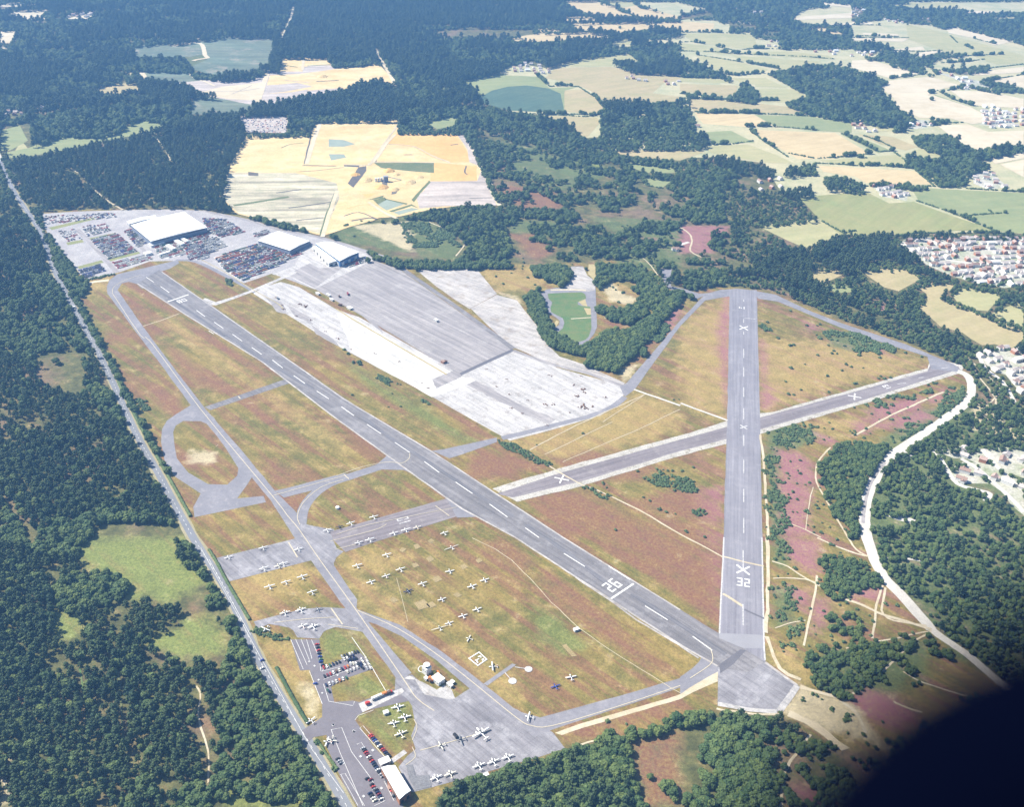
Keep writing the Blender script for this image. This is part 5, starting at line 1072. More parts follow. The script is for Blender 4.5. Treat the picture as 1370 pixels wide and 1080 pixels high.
# the sales yard: rows and rows of stock cars
LOTS = [("j380,312 600,262 780,420 530,478", 'the square lot left of the largest hall', None), ("j655,245 735,222 850,345 775,385", 'the lot along the wall of the largest hall', None), ("j560,500 850,440 900,485 610,560", 'the white van lot by the runway hedge', ['white', 'white', 'cream', 'white', 'red']),
        ("j110,250 235,222 310,310 195,335", 'the small lot by the road trees', None), ("j280,572 460,522 510,582 335,640", 'the lot at the runway corner', ['navy', 'black', 'blue', 'silver', 'navy']), ("j300,205 500,180 575,240 370,295", 'the upper middle lot', None),
        ("j10,120 600,92 600,130 20,190", 'the long lot below the pine wood', None), ("j900,350 1085,305 1180,440 960,478", 'the trade lot before the largest hall', ['white', 'white', 'cream', 'silver', 'white', 'red', 'green']), ("j1130,310 1365,240 1370,480 1200,485", 'the lot right of the trade sheds', None),
        ("k0,10 190,20 350,125 200,158 150,168 60,125", 'the back lot behind the largest hall', None), ("k100,325 430,215 680,275 815,290 560,420 330,515 200,440", 'the big coloured lot before the warehouse', ['red', 'navy', 'white', 'black', 'maroon', 'blue', 'orange', 'white', 'green', 'cream']),
        ("k1140,385 1290,312 1345,340 1200,410", 'the small lot beside the hangar', None), ("k0,170 120,165 205,235 60,300 0,330", 'the white lot between the halls', ['white', 'white', 'silver', 'navy', 'cream']), ("k400,130 520,100 560,125 430,170", 'the lot behind the warehouse', None), ("k760,200 850,200 880,220 800,260", 'the lot beside the warehouse', None)]
cand = []
for li, (s, desc, cols) in enumerate(LOTS):
    poly = P(s); xs = [p[0] for p in poly]; ys = [p[1] for p in poly]
    ang = A_M+math.pi/2; ca, sa = math.cos(ang), math.sin(ang); cx, cy = sum(xs)/len(xs), sum(ys)/len(ys)
    R_ = max(max(xs)-min(xs), max(ys)-min(ys)); row = 0; v_ = -R_
    fill = 0.45 if 'long lot' in desc or 'small lot by' in desc or 'upper' in desc else 0.94
    rws = []
    while v_ < R_:
        u_ = -R_; r_ = []
        while u_ < R_:
            x = cx+u_*ca-v_*sa; y = cy+u_*sa+v_*ca
            if inside(np.array([x]), np.array([y]), poly)[0] and random.random() < fill: r_.append((x, y))
            u_ += 2.6
        if r_: rws.append(r_)
        v_ += 5.0 if len(rws) % 2 else 6.8
    for ri, r_ in enumerate(rws):
        base = random.choice(cols or MIX)
        for k, (x, y) in enumerate(r_):
            if random.random() < .45: base = random.choice(cols or MIX)
            cand.append((x*x+y*y, x, y, ang+math.pi/2+random.choice((0, math.pi)), base, desc, ri, k))
cand.sort()
LEFT = 300-NCAR[0]-6
def ordw(i):
    return ORD[i] if i < 20 else ('twenty '+ORD[i-20] if i < 29 else ('thirty '+ORD[(i-30) % 10] if i > 29 and i < 39 else 'number %d' % (i+1)))
for (_, x, y, rz, colr, desc, ri, k) in cand[:LEFT]:
    car(x, y, rz, colr, '%s car, %s in %s row, %s' % (colr, ordw(k), ordw(ri), desc), 'cars for sale in the yard', CZ, False)
mb = MB(); mats = list(PM.keys())
comp = P("A950,465 1150,462 1140,530 985,528"); rest = cand[LEFT:]
for i in range(220):
    a, b_ = random.random(), random.random()
    x = (comp[0][0]*(1-a)+comp[1][0]*a)*(1-b_)+(comp[3][0]*(1-a)+comp[2][0]*a)*b_; y = (comp[0][1]*(1-a)+comp[1][1]*a)*(1-b_)+(comp[3][1]*(1-a)+comp[2][1]*a)*b_
    rest.append((0, x, y, random.uniform(0, 3), random.choice(['white', 'white', 'navy', 'silver', 'red', 'blue', 'cream']), '', 0, 0))
av, af, am = [], [], []
base_v = np.array(cb_.v+cc_.v+crf_.v); nb_, nc_ = len(cb_.v), len(cc_.v)
bf = [tuple(f) for f in cb_.f]+[tuple(i+nb_ for i in f) for f in cc_.f]+[tuple(i+nb_+nc_ for i in f) for f in crf_.f]
isg = [0]*len(cb_.f)+[1]*len(cc_.f)+[0]*len(crf_.f)
for (_, x, y, rz, colr, *_r) in rest:
    c_, s_ = math.cos(rz), math.sin(rz); k = len(av)
    w_ = base_v @ np.array([[c_, s_, 0], [-s_, c_, 0], [0, 0, 1]])+np.array([x, y, CZ])
    o0 = len(av); av += [tuple(q) for q in w_.tolist()]; af += [tuple(i+o0 for i in f) for f in bf]; mi = mats.index(colr); am += [len(mats) if g_ else mi for g_ in isg]
tag(link('distant_parked_cars', mesh_from('distant_parked_cars', av, af, am), None, [PM[k] for k in mats]+[M['glass']]), 'hundreds of tiny parked cars in the far rows of the sales yard and the compound beyond the pine wood', 'cars', None, 'stuff')

# ------------------------------------------------------------------ houses
def house_mesh(L, W, h, rh, wing):
    wl_, rf = MB(), MB()
    wl_.box((0, 0, h/2), (L, W, h)); a, b_ = L/2+.35, W/2+.35
    rf.add([(-a, -b_, h), (a, -b_, h), (a, b_, h), (-a, b_, h), (-a, 0, h+rh), (a, 0, h+rh)], [(0, 1, 5, 4), (2, 3, 4, 5), (1, 2, 5), (3, 0, 4), (3, 2, 1, 0)])
    if wing:
        wl_.box((L*.2, -W*.62, h*.42), (L*.4, W*.5, h*.84)); rf.add([(L*-.02, -W*.9, h*.84), (L*.42, -W*.9, h*.84), (L*.42, -W*.3, h*.84), (L*-.02, -W*.3, h*.84), (L*.2, -W*.9, h*1.15), (L*.2, -W*.3, h*1.15)], [(0, 4, 5, 3), (1, 2, 5, 4), (0, 1, 4)])
    return wl_, rf
HV = []
for L, W, h, rh, wg_, rm, wm in ((11, 8, 5, 2.6, True, 'greyroof', 'wallwhite'), (9, 8, 5, 2.8, False, 'pinkroof', 'brick'), (13, 7.5, 5, 2.4, True, 'tileroof', 'wallwhite'), (10, 9, 3.2, 2.4, False, 'greyroof', 'wallwhite'), (8, 7, 5.2, 2.6, True, 'pinkroof', 'wallwhite'), (15, 8, 5, 2.6, False, 'roofwhite', 'wallwhite')):
    a, b_ = house_mesh(L, W, h, rh, wg_); HV.append((a, b_, rm, wm))
HM = []
chm = MB().box((2.2, .2, 7.2), (.7, .7, 1.7)).mesh('chimney'); chm.materials.append(M['brick'])
for a, b_, rm, wm in HV:
    x = a.mesh('house_wall'); x.materials.append(M[wm]); y = b_.mesh('house_roof'); y.materials.append(M[rm]); HM.append((x, y, a, b_, rm, wm))
RN = {'greyroof': 'pale tiled', 'pinkroof': 'faded red tiled', 'tileroof': 'brown tiled', 'roofwhite': 'white'}
EST = [("F1165,340 1240,330 1300,310 1380,330 1380,520 1340,480 1290,420 1240,400", 14, .4, 'estate off the cross runway end'),
       ("h690,395 860,345 1040,365 1380,345 1380,600 1280,560 1150,600 1040,500 900,440 800,440", 17, 1.0, 'nearer right edge estate'), ("h750,560 820,620 900,640 1100,640 1200,700 1280,820 1380,900 1380,620 1200,560 1000,480 880,470 820,500", 17, -.6, 'lower streets of the right edge estate'),
       ("Q1199,326 1215,318 1278,317 1380,320 1380,380 1345,385 1300,378 1270,368 1240,355 1222,340", 15.5, .2, 'large estate below the green field'), ("g860,0 1000,20 1100,0 1380,0 1380,60 1200,100 1000,90 800,60", 17, .3, 'near corner of the large estate'),
       ("f120,395 330,400 450,470 430,530 260,500", 17, .4, 'hamlet between tan and green fields'), ("f970,300 1060,275 1220,400 1060,430 960,390", 20, -.3, 'cluster by the far right wood'), ("f1060,440 1130,400 1240,420 1150,430", 20, .2, 'the lane by the far right wood'),
       ("e650,570 850,640 900,720 1040,690 1200,720 1000,640 820,600", 26, .1, 'the far village street'), ("e1020,880 1310,900 1290,1030 1010,990 1060,930", 24, .3, 'the far right village'), ("e500,950 640,960 600,1020 430,1030", 22, .3, 'the hamlet behind the dark wood'),
       ("e0,385 200,405 190,450 0,440 d1130,380 1370,390 1370,450 1180,430 1050,410", 24, .2, 'the far red roofed village'), ("c20,570 160,460 270,490 330,580 180,605 60,600", 20, .1, 'the farmyard left of the big tan field'), ("c900,620 1000,605 1160,650 1000,650", 17, 0, 'the farm in the middle of the big tan field'),
       ("c1210,640 1370,640 1370,690 1220,680", 20, .1, 'the farm at the edge of the tan field'), ("a0,900 120,850 190,880 190,930 0,940", 18, .2, 'the far left works'), ("a210,850 500,830 520,855 300,895", 16, .3, 'the far left sheds'), ("C290,700 400,710 450,760 320,760", 26, .4, 'the houses in the wood by the tan fields'),
       ("a540,100 770,95 720,135 600,140", 26, 0, 'the distant clearing among pines'), ("d400,80 700,80 650,110", 30, 0, 'the wooded far suburb'), ("e0,60 120,60 40,140 0,140", 26, 0, 'the far pale block'), ("e240,130 450,170 400,200 280,170", 22, 0, 'the far lane'), ("e480,140 640,150 560,170", 24, 0, 'the far lane end'),
       ("d680,320 770,310 820,380 700,380", 24, 0, 'the far farm by the trees'), ("C680,490 720,490 790,530 700,530", 20, 0, 'the farmstead below the dark wood'), ("C1200,420 1370,430 1370,510 1260,520 1190,480", 24, .2, 'the scattered right hand village'), ("f820,820 1000,830 960,900 840,880", 15, .2, 'the corner rows of the large estate'), ("C960,480 1010,480 1000,510 940,510", 22, 0, 'the cottages by the wood corner'),
       ("C40,495 90,500 80,510", 14, 0, 'the red roofed farmhouse place'), ("v1080,10 1200,60 1150,80", 40, 0, 'the heath cottages'), ("A260,55 380,50 350,75 270,78", 26, 0, 'the camp in the pines')]
hc = []
for s, sp, ang, desc in EST:
    poly = P(s); xs = [p[0] for p in poly]; ys = [p[1] for p in poly]; cx, cy = sum(xs)/len(xs), sum(ys)/len(ys); R_ = max(max(xs)-min(xs), max(ys)-min(ys))
    ca, sa = math.cos(ang), math.sin(ang); ri = 0; v_ = -R_
    while v_ < R_:
        u_ = -R_; k = 0; got = False
        while u_ < R_:
            uu, vv = u_+random.uniform(-2, 2), v_+random.uniform(-3, 3)+8*math.sin(u_*.02)
            x = cx+uu*ca-vv*sa; y = cy+uu*sa+vv*ca
            if inside(np.array([x]), np.array([y]), poly)[0] and random.random() < .85:
                hc.append((x*x+y*y, x, y, ang+random.uniform(-.12, .12)+random.choice((0, 0, math.pi/2, math.pi)), random.choices(range(6), (5, 4, 2, 4, 4, 1.2))[0], desc, ri, k)); k += 1; got = True
            u_ += sp
        if got: ri += 1
        v_ += sp*1.45
hc.sort()
for (_, x, y, rz, vi, desc, ri, k) in hc[:300]:
    wm_, rm_, a, b_, rmn, wmn = HM[vi]
    o = tag(empty('house', (x, y, 0), rz), '%s house, %s in %s row, %s' % (RN[rmn], ordw(k), ordw(ri), ' '.join(desc.replace('the ', '', 1).split()[:7])), 'house', 'houses in '+desc)
    link('wall', wm_, o); rf_ = link('roof', rm_, o)
    if vi in (0, 1, 2, 4): link('chimney', chm, rf_)
av, af, am = [], [], []; hm = [M[k] for k in ('greyroof', 'pinkroof', 'tileroof', 'roofwhite', 'wallwhite', 'brick')]; hk = ['greyroof', 'pinkroof', 'tileroof', 'roofwhite', 'wallwhite', 'brick']
for (_, x, y, rz, vi, *_r) in hc[300:]:
    _a, _b, a, b_, rmn, wmn = HM[vi]; c_, s_ = math.cos(rz), math.sin(rz)
    for src, mi in ((a, hk.index(wmn)), (b_, hk.index(rmn))):
        o0 = len(av); av += [(p[0]*c_-p[1]*s_+x, p[0]*s_+p[1]*c_+y, p[2]) for p in src.v]; af += [tuple(i+o0 for i in f) for f in src.f]; am += [mi]*len(src.f)
tag(link('distant_houses', mesh_from('distant_houses', av, af, am), None, hm), 'hundreds of small far houses in the villages and estates towards the right skyline', 'houses', None, 'stuff')
_z[0] = 0.03
for s, *_r in EST[:5]+EST[5:11]: sheet('estate_ground', [P(s)], M['garden'], 4, 25)
# estate roads
for s in ("h680,400 760,530 840,640 1000,690 1100,720 1060,780", "h870,440 1000,520 1140,640 1290,780 1370,870", "h1040,370 1150,500 1300,640 1370,700", "g1010,680 1060,790 1200,900 1300,1072", "g1120,660 1240,800 1370,900", "f380,870 600,960 900,1020 1370,1060", "f560,830 900,900 1370,950"):
    ribbon('estate_road', s, 6.5, M['whitetrack'])

# ------------------------------------------------------------------ trees
def leafmat(name, c1, c2, c3):
    m, t, b = newmat(name); b.inputs['Roughness'].default_value = 0.7; v = coord(t)
    oi = N(t, 'ShaderNodeObjectInfo')
    c = mixc(t, oi.outputs['Random'], c1, c2)
    c = mixc(t, mathn(t, 'MULTIPLY', mapr(t, noise(t, v, 0.011, 3), 0.42, 0.62), 0.7), c, c3)
    c = scalec(t, c, mapr(t, noise(t, v, 0.7, 2), 0.3, 0.7, 0.7, 1.35))
    t.links.new(c, b.inputs['Base Color']); return m
M['needles'] = leafmat('pine_needles', (0.022, 0.048, 0.024), (0.064, 0.098, 0.036), (0.066, 0.096, 0.034))
M['leaves'] = leafmat('oak_and_birch_leaves', (0.036, 0.070, 0.024), (0.115, 0.150, 0.040), (0.060, 0.098, 0.034))
M['gorse'] = leafmat('gorse_leaves', (0.045, 0.085, 0.034), (0.11, 0.15, 0.055), (0.075, 0.115, 0.045))
M['bark'] = flat('bark', (0.10, 0.075, 0.055), 0.95, 0, 0.2, 1.0)

def ico1():
    bm = bmesh.new(); bmesh.ops.create_icosphere(bm, subdivisions=1, radius=1); v = [tuple(q.co) for q in bm.verts]; f = [tuple(x.index for x in q.verts) for q in bm.faces]; bm.free(); return np.array(v), f
def ico2():
    bm = bmesh.new(); bmesh.ops.create_icosphere(bm, subdivisions=2, radius=1); v = [tuple(q.co) for q in bm.verts]; f = [tuple(x.index for x in q.verts) for q in bm.faces]; bm.free(); return np.array(v), f
I1, I2 = ico1(), ico2()
def tree_meshes(kind, seed):
    r = random.Random(seed); g = np.random.default_rng(seed); crown, trunk = MB(), MB()
    if kind == 'pine': H, Rr, base, ncl, cs = 13.5, 3.2, 4.5, 15, 1.45
    elif kind == 'oak': H, Rr, base, ncl, cs = 11.5, 5.2, 2.2, 22, 2.0
    else: H, Rr, base, ncl, cs = 2.4, 1.9, 0.1, 9, 0.95
    for k in range(ncl):
        q = (k+.5)/ncl; a = k*2.399+r.uniform(-.4, .4)
        if kind == 'pine': z = base+(H-base)*(q**.8); rad = Rr*(1-q**2.2*0.8)*r.uniform(.5, 1.0); s = cs*(1.15-.5*q)*r.uniform(.8, 1.2)
        elif kind == 'oak': ph = math.acos(1-1.7*q); rad = Rr*math.sin(ph)*r.uniform(.62, .88); z = base+(H-base)*(.5+.42*math.cos(ph))-1.0; s = cs*r.uniform(.75, 1.25)
        else: rad = Rr*math.sqrt(q)*r.uniform(.5, .95); z = H*.3+H*.4*(1-q)*r.uniform(.6, 1.2); s = cs*r.uniform(.7, 1.2)
        V, Fc = I2 if kind == 'oak' else I1
        n = V*(1+g.uniform(-.28, .30, (len(V), 1))); n = n*np.array([s, s, s*.72])+np.array([rad*math.cos(a), rad*math.sin(a), z])
        crown.add(n.tolist(), Fc)
        if kind != 'gorse':            # loose sprays of leaves round each clump
            for _ in range(14):
                d = g.normal(size=3); d /= np.linalg.norm(d); c_ = np.array([rad*math.cos(a), rad*math.sin(a), z])+d*s*np.array([1.15, 1.15, .85]); u = g.normal(size=3)*.42; w_ = g.normal(size=3)*.42
                crown.add([c_, c_+u, c_+w_, c_+u+w_], [(0, 1, 3, 2)])
        if kind == 'oak' and k % 4 == 0:
            x, y = rad*.8*math.cos(a), rad*.8*math.sin(a)
            trunk.loft([[(.16*math.cos(i*1.57)+0, .16*math.sin(i*1.57), base) for i in range(4)], [(x+.07*math.cos(i*1.57), y+.07*math.sin(i*1.57), z) for i in range(4)]])
    if kind != 'gorse':
        tr = [(0.28, -0.3), (.2, base), (.08, H*.85)]; tr = [(a*(1.4 if kind == 'oak' else 1), b_) for a, b_ in tr]
        trunk.loft([[(a*math.cos(i*math.pi/3), a*math.sin(i*math.pi/3), b_) for i in range(6)] for a, b_ in tr])
    else:
        trunk.loft([[(a*math.cos(i*math.pi/2), a*math.sin(i*math.pi/2), b_) for i in range(4)] for a, b_ in ((.15, -.1), (.08, 1.2))])
    return crown, trunk
SRC = {}; PARTS = {}
for kind, nv, lm in (('pine', 4, 'needles'), ('oak', 4, 'leaves'), ('gorse', 3, 'gorse')):
    cl_ = bpy.data.collections.new(kind+'_forms'); SRC[kind] = cl_; PARTS[kind] = []
    for k in range(nv):
        cr_, tr_ = tree_meshes(kind, 100+k*7+len(kind))
        a = cr_.mesh('crown'); a.materials.append(M[lm]); b_ = tr_.mesh('trunk'); b_.materials.append(M['bark']); PARTS[kind].append((a, b_))
        j = MB(); j.add(cr_.v, cr_.f, 0); j.add(tr_.v, tr_.f, 1); jm = j.mesh(kind+'_form'); jm.materials.append(M[lm]); jm.materials.append(M['bark'])
        o = bpy.data.objects.new('%s_form' % kind, jm); cl_.objects.link(o)

OPEN = list(FIELDS)+QUARRY+[P("b190,745 740,655 680,800"), P("b740,600 1370,540 1370,690 1100,710 1000,770 700,820 720,700"), P("B0,370 140,322 240,340 170,250 0,265"),
        P("B0,905 150,875 300,880 380,885 450,915 520,985 490,1040 350,1045 200,1030 60,1000 0,980"), auction, P("A950,460 1155,455 1145,530 980,530"), P("A760,385 1000,405 1000,430 900,450 760,455"),
        P("G310,0 690,0 700,50 740,95 800,130 825,180 830,260 880,330 930,360 910,470 800,450 720,490 640,430 555,430 620,370 700,320 715,280 690,240 620,250 560,235 460,250 510,170 450,130 420,110 310,120"), P("D360,1010 480,985 640,990 700,1010 760,1072 350,1072"), P("G555,430 640,370 700,320 780,290 860,310 900,400 890,465 790,445 720,485 640,430"),
        P("G200,80 230,90 215,250 290,300 320,340 330,400 230,410 205,350"), P("G830,1030 940,1005 1200,1040 1220,1085 840,1085"), P("G590,970 650,915 720,950 690,995"), P("G0,940 30,990 50,1072 0,1085"), P("B0,45 80,50 180,55 100,60"), P("G355,1020 430,1005 430,1085 355,1085"),
        P("F570,65 690,60 680,95 620,98"), P("B415,230 460,215 450,245 410,250"), P("B340,120 480,108 790,110 780,140 560,150 400,140"), P("A760,160 1085,150 1090,200 1070,265 980,290 770,290 750,240"), P("A530,190 640,170 820,190 800,235 600,210"),
        P("c600,350 720,350 720,375 620,370"), P("C200,700 300,690 360,740 300,750 250,730"), P("g60,290 140,280 130,320 80,330"), P("v1060,5 1240,0 1300,80 1100,70"), P("C0,900 130,900 110,1000 0,1010"), P("C0,60 120,40 130,60 0,80"), P("e430,190 800,290 840,360 700,400 450,320")]
for s, *_r in EST: OPEN.append(P(s))
for s, wd in (("Q0,0 1,1" if False else RD, 12), ("A0,640 -90,420", 14), ("Q1246,843 1262,855 1280,867 1300,881 1345,920 1400,965", 16), ("a1115,555 1180,655", 20), ("B155,195 180,240 215,300 238,345", 16), ("b970,50 940,160 880,290 860,320", 18), ("A290,680 400,780 490,838", 9), ("A620,545 685,650", 8),
              ("G300,500 325,640 350,900 370,1000", 5), ("G480,480 490,800", 6), ("G740,520 800,640 800,720 830,850 830,980", 9), ("G730,560 700,650", 7), ("D600,520 900,980" if False else "D0,860 60,960 130,1072", 6), ("x0,1 0,0", 0), ("B370,885 450,920 490,950 510,975 475,1020", 12),
              ("C35,930 48,960 40,1000 85,1025", 12), ("I1000,378 930,415 830,510 760,570 650,650", 10), ("I520,785 470,850 430,905 400,1072", 10), ("I890,535 1040,600 1160,637", 8), ("F890,725 950,765 1010,792", 14), ("I820,78 965,92", 12), ("F770,982 860,990 930,1010", 18), ("v760,20 900,100 1000,230", 8), ("F600,712 560,755 540,795 545,850 580,920 610,970 670,1072", 9),
              ("v720,880 820,760 1030,520 1160,360", 8), ("G480,0 470,0", 0), ("I650,235 1000,365", 12), ("I810,190 785,250 765,400", 12), ("d0,410 120,425", 30), ("D160,140 230,130", 0)):
    if wd: OPEN.append(ribbon_poly(P(s), wd))
FWOOD = ["C415,410 515,380 430,330 350,290 460,262 600,250 740,290 830,325 790,345 870,430 940,480 860,520 760,490 600,470 470,435", "d0,440 60,460 200,520 330,580 400,600 400,645 290,605 0,598", "d470,665 530,655 600,705 635,750 600,815 490,800 365,785 440,740 480,700",
         "C0,380 30,400 60,470 50,520 110,550 100,590 0,592", "C0,630 150,625 330,650 380,690 400,760 520,750 560,850 560,872 310,898 230,890 150,850 0,880", "C410,690 450,655 540,650 545,690 430,702", "C570,700 640,690 740,740 720,765 580,755", "c600,310 830,300 860,330 800,365 720,350",
         "f480,0 760,0 860,60 960,110 1150,90 1370,80 1370,140 1100,180 1000,200 1100,240 1080,290 950,290 900,400 700,395 560,300 430,210 420,150 560,110 810,175 650,150 500,60", "f480,150 800,180 1000,180 1000,290 900,330 700,380 560,290", "e280,500 560,490 700,560 640,600 560,580 330,520",
         "e700,540 1100,535 1060,570 860,580", "e560,430 760,410 930,430 700,470 600,470", "e900,360 970,395 960,400 900,380", "C750,720 1000,740 1000,755 760,740", "g370,170 420,100 500,90 520,150 590,200 600,260 520,300", "f0,350 60,360 110,420 90,460 0,460", "C820,480 1000,480 980,510 860,520",
         "e830,700 1040,640 1180,650 1370,710 1370,725 1100,720 960,690", "C490,790 700,945 850,935 1370,950 1370,940 840,930 700,940", "e20,340 220,345 450,420 640,450 660,600 480,560 250,470 130,470", "c1000,310 1370,350 1370,590 1000,575 840,510 1030,500 1060,440 960,360", "B1060,410 1370,400 1370,590 1120,595 1050,545", "b0,0 1,0"]
PAVED = [auction, mainrw, vert, pad, cross_o]
# kept clear of every tree: anything paved on or beside the airfield
for ob in list(S.objects):
    if ob.name.split('.')[0] in ('concrete_road', 'taxiway', 'perimeter_track', 'main_road', 'link_taxiway', 'main_apron', 'kart_track', 'kart_paddock', 'paved_spur', 'estate_road', 'patchy_concrete', 'bare_concrete_apron', 'grey_apron', 'dispersal_loop', 'parking_strip', 'parking_pad', 'car_park', 'curved_taxiway', 'yard_road'):
        pass
WOODIN = [(P(s), k, d, kd) for s, k, d, kd in (
    ("F610,690 700,678 830,700 842,740 770,810 740,870 725,960 730,1072 690,1072 640,980 560,860 550,790 600,720", .85, 1, 'oak'), ("I570,70 700,75 770,95 822,170 800,205 700,210 600,240 560,170", .9, 1, 'oak'),
    ("F350,640 490,620 560,655 470,705 395,715 385,850 430,960 420,1072 372,1072 350,900 342,700", .8, 0, 'gorse'), ("I372,0 430,15 430,95 395,105 372,90", .8, 0, 'gorse'), ("F1075,490 1150,455 1145,520 1050,590 1010,580", .85, 0, 'gorse'), ("F900,640 985,600 960,640 870,700 850,690", .8, 0, 'gorse'),
    ("F770,530 915,488 920,500 790,545", .8, 0, 'gorse'), ("I365,165 400,160 415,190 370,205", .9, 0, 'gorse'), ("I380,200 445,200 455,340 400,360 375,280", .85, 0, 'gorse'), ("I420,360 480,345 490,385 440,400", .8, 0, 'gorse'), ("I400,420 480,410 490,440 410,450", .7, 0, 'gorse'), ("I455,265 500,260 510,310 470,330", .8, 0, 'gorse'),
    ("I495,480 640,400 740,430 850,400 940,385 1000,372 930,418 830,505 790,545 700,600 660,640 600,600 540,560 480,550 465,520", .75, 1, 'oak'), ("I600,320 680,300 740,310 770,400 700,430 630,400 600,370", .7, 1, 'oak'), ("I820,520 920,500 1000,440 1030,400 1200,560 1160,640 1050,600 900,545", .35, 1, 'oak'),
    ("I680,820 800,760 1000,690 1100,660 1200,600 1400,800 1400,1072 620,1072", .42, 1, 'oak'), ("I640,790 760,850 760,900 700,900", .4, 0, 'gorse'), ("I490,610 600,660 740,720 700,760 580,720 500,670", .3, 0, 'gorse'),
    ("H425,1000 530,972 610,925 740,900 830,885 1000,820 1090,775 1180,760 1290,735 1370,690 1370,735 1280,770 1200,790 1180,880 1190,960 1230,1072 425,1085", .80, 1, 'oak'), ("I0,700 60,690 140,690 150,790 100,800 60,900 70,960 110,1000 60,1072 200,1085 420,1085 400,940 350,900 300,850 220,800 150,740", .55, 1, 'oak'),
    ("I140,690 200,725 350,700 480,760 515,790 470,850 430,905 410,960 390,1072 80,1085 60,960 110,800", .58, 1, 'oak'), ("I520,790 640,810 760,890 700,1000 640,1085 420,1085 420,980 470,860", .45, 1, 'oak'), ("H1200,790 1370,760 1370,1085 1230,1085", .26, 1, 'oak'), ("I0,760 60,800 60,1072 0,1085", .25, 1, 'oak'),
    ("F490,235 600,240 700,250 800,285 870,315 700,325 640,322 590,290", .62, 0, 'gorse'), ("F320,215 350,215 350,240 325,245", .8, 0, 'gorse'), ("y615,60 660,40 680,20 730,60 765,90 740,110 680,100", .7, 0, 'gorse'), ("y750,50 800,60 860,85 860,130 800,135 760,100", .75, 0, 'gorse'), ("y845,210 900,205 920,230 880,250", .8, 0, 'gorse'),
    ("y560,150 640,120 760,180 700,210 600,190", .25, 0, 'gorse'), ("y350,90 480,150 460,165 340,110", .7, 0, 'gorse'), ("E640,680 700,690 860,780 840,785 660,705", .75, 0, 'gorse'), ("E0,300 150,405 410,540 430,550 400,560 150,430 0,330", .35, 0, 'gorse'), ("E160,415 225,445 215,462 160,430", .95, 0, 'gorse'),
    ("D90,0 215,0 225,60 290,160 380,300 450,420 470,460 560,640 650,800 780,1000 800,1072 780,1072 640,800 540,620 460,470 420,430 360,290 300,180 225,80", .0, 0, 'gorse'),
    ("v0,350 130,300 250,290 340,240 350,180 280,130 140,130 60,150 100,200 280,250 300,285 130,300 100,330 150,400 165,470 230,600 360,690 440,725 480,700 560,640 600,600 760,600 900,540 1010,430 1090,330 1180,345 1170,370 1050,500 900,690 690,905 560,885 460,850 470,780 380,770 260,740 130,650 110,560 20,400", .97, 1, 'oak'),
    ("v60,140 200,130 340,145 360,210 290,270 170,240 80,190", .75, 1, 'oak'), ("v535,120 640,130 860,130 980,200 1050,300 1060,330 1000,420 880,500 780,550 640,520 600,480 640,440 760,440 850,380 870,330 780,300 860,260 740,230 640,230 560,300 530,250", .8, 1, 'oak'), ("v420,130 480,130 480,200 440,180", .8, 1, 'oak'),
    ("v530,420 600,440 610,500 560,510", .5, 1, 'oak'), ("v900,640 1000,560 1080,570 1000,700 920,690", .6, 0, 'gorse'), ("v850,740 900,730 890,790 860,790", .9, 1, 'oak'), ("v1090,310 1180,315 1250,350 1240,365 1100,330", .9, 0, 'oak'),
    ("j0,260 60,240 100,330 240,560 340,640 340,720 250,740 210,810 190,780 120,620 60,500", .95, 1, 'oak'), ("j590,585 1040,480 1100,490 900,560 620,610", .95, 0, 'oak'), ("j1080,430 1150,410 1190,470 1100,480", .95, 1, 'oak'), ("j240,720 340,735 300,770 250,760", .9, 1, 'oak'), ("j300,650 580,595 590,605 310,665", .9, 0, 'gorse'), ("j455,140 560,135 570,165 460,165", .9, 1, 'oak'),
    ("j670,100 820,85 830,110 680,130", .7, 1, 'oak'), ("k200,0 430,40 600,100 860,160 1000,190 1260,270 1370,300 1370,285 1200,225 1000,150 780,80 560,20 460,-10", .97, 1, 'oak'), ("B0,955 80,985 200,1020 330,1035 480,1035 700,1040 700,1060 300,1065 100,1040 0,1000", .95, 1, 'oak'), ("k20,350 230,470 240,500 100,420", .35, 0, 'gorse'),
    ("x0,900 120,850 200,880 100,1000 0,960", .35, 0, 'gorse'), ("x440,830 620,850 700,880 860,960 940,1072 520,1072 480,960", .45, 0, 'gorse'), ("E890,40 1030,60 1060,20 1040,0 940,0 930,60", .0, 0, 'gorse'), ("g0,480 200,560 350,640 200,640 100,660 0,640", .85, 0, 'gorse'),
    ("h120,60 240,330 0,270 0,330 330,380 420,260 560,180 600,140 520,160 430,240", .25, 0, 'gorse'), ("g500,950 740,890 740,920 480,990", .7, 0, 'gorse'), ("D470,500 560,590 600,680 580,660 500,570", .3, 0, 'gorse'), ("D535,510 580,520 600,565 560,560", .9, 0, 'gorse'), ("G1000,370 1020,350 1180,400 1120,410", .8, 0, 'gorse'),
    ("k60,370 150,410 160,450 100,420", .1, 0, 'gorse'), ("k190,490 240,500 250,550 200,520", .9, 0, 'gorse'), ("F340,560 440,590 400,620 345,600", .15, 0, 'gorse'), ("o20,190 150,370 135,385 20,210", .5, 0, 'gorse'), ("h0,280 170,300 310,380 280,470 180,560 60,640 0,640", .9, 1, 'oak'), ("I0,690 1,690", 0, 0, 'oak'))]
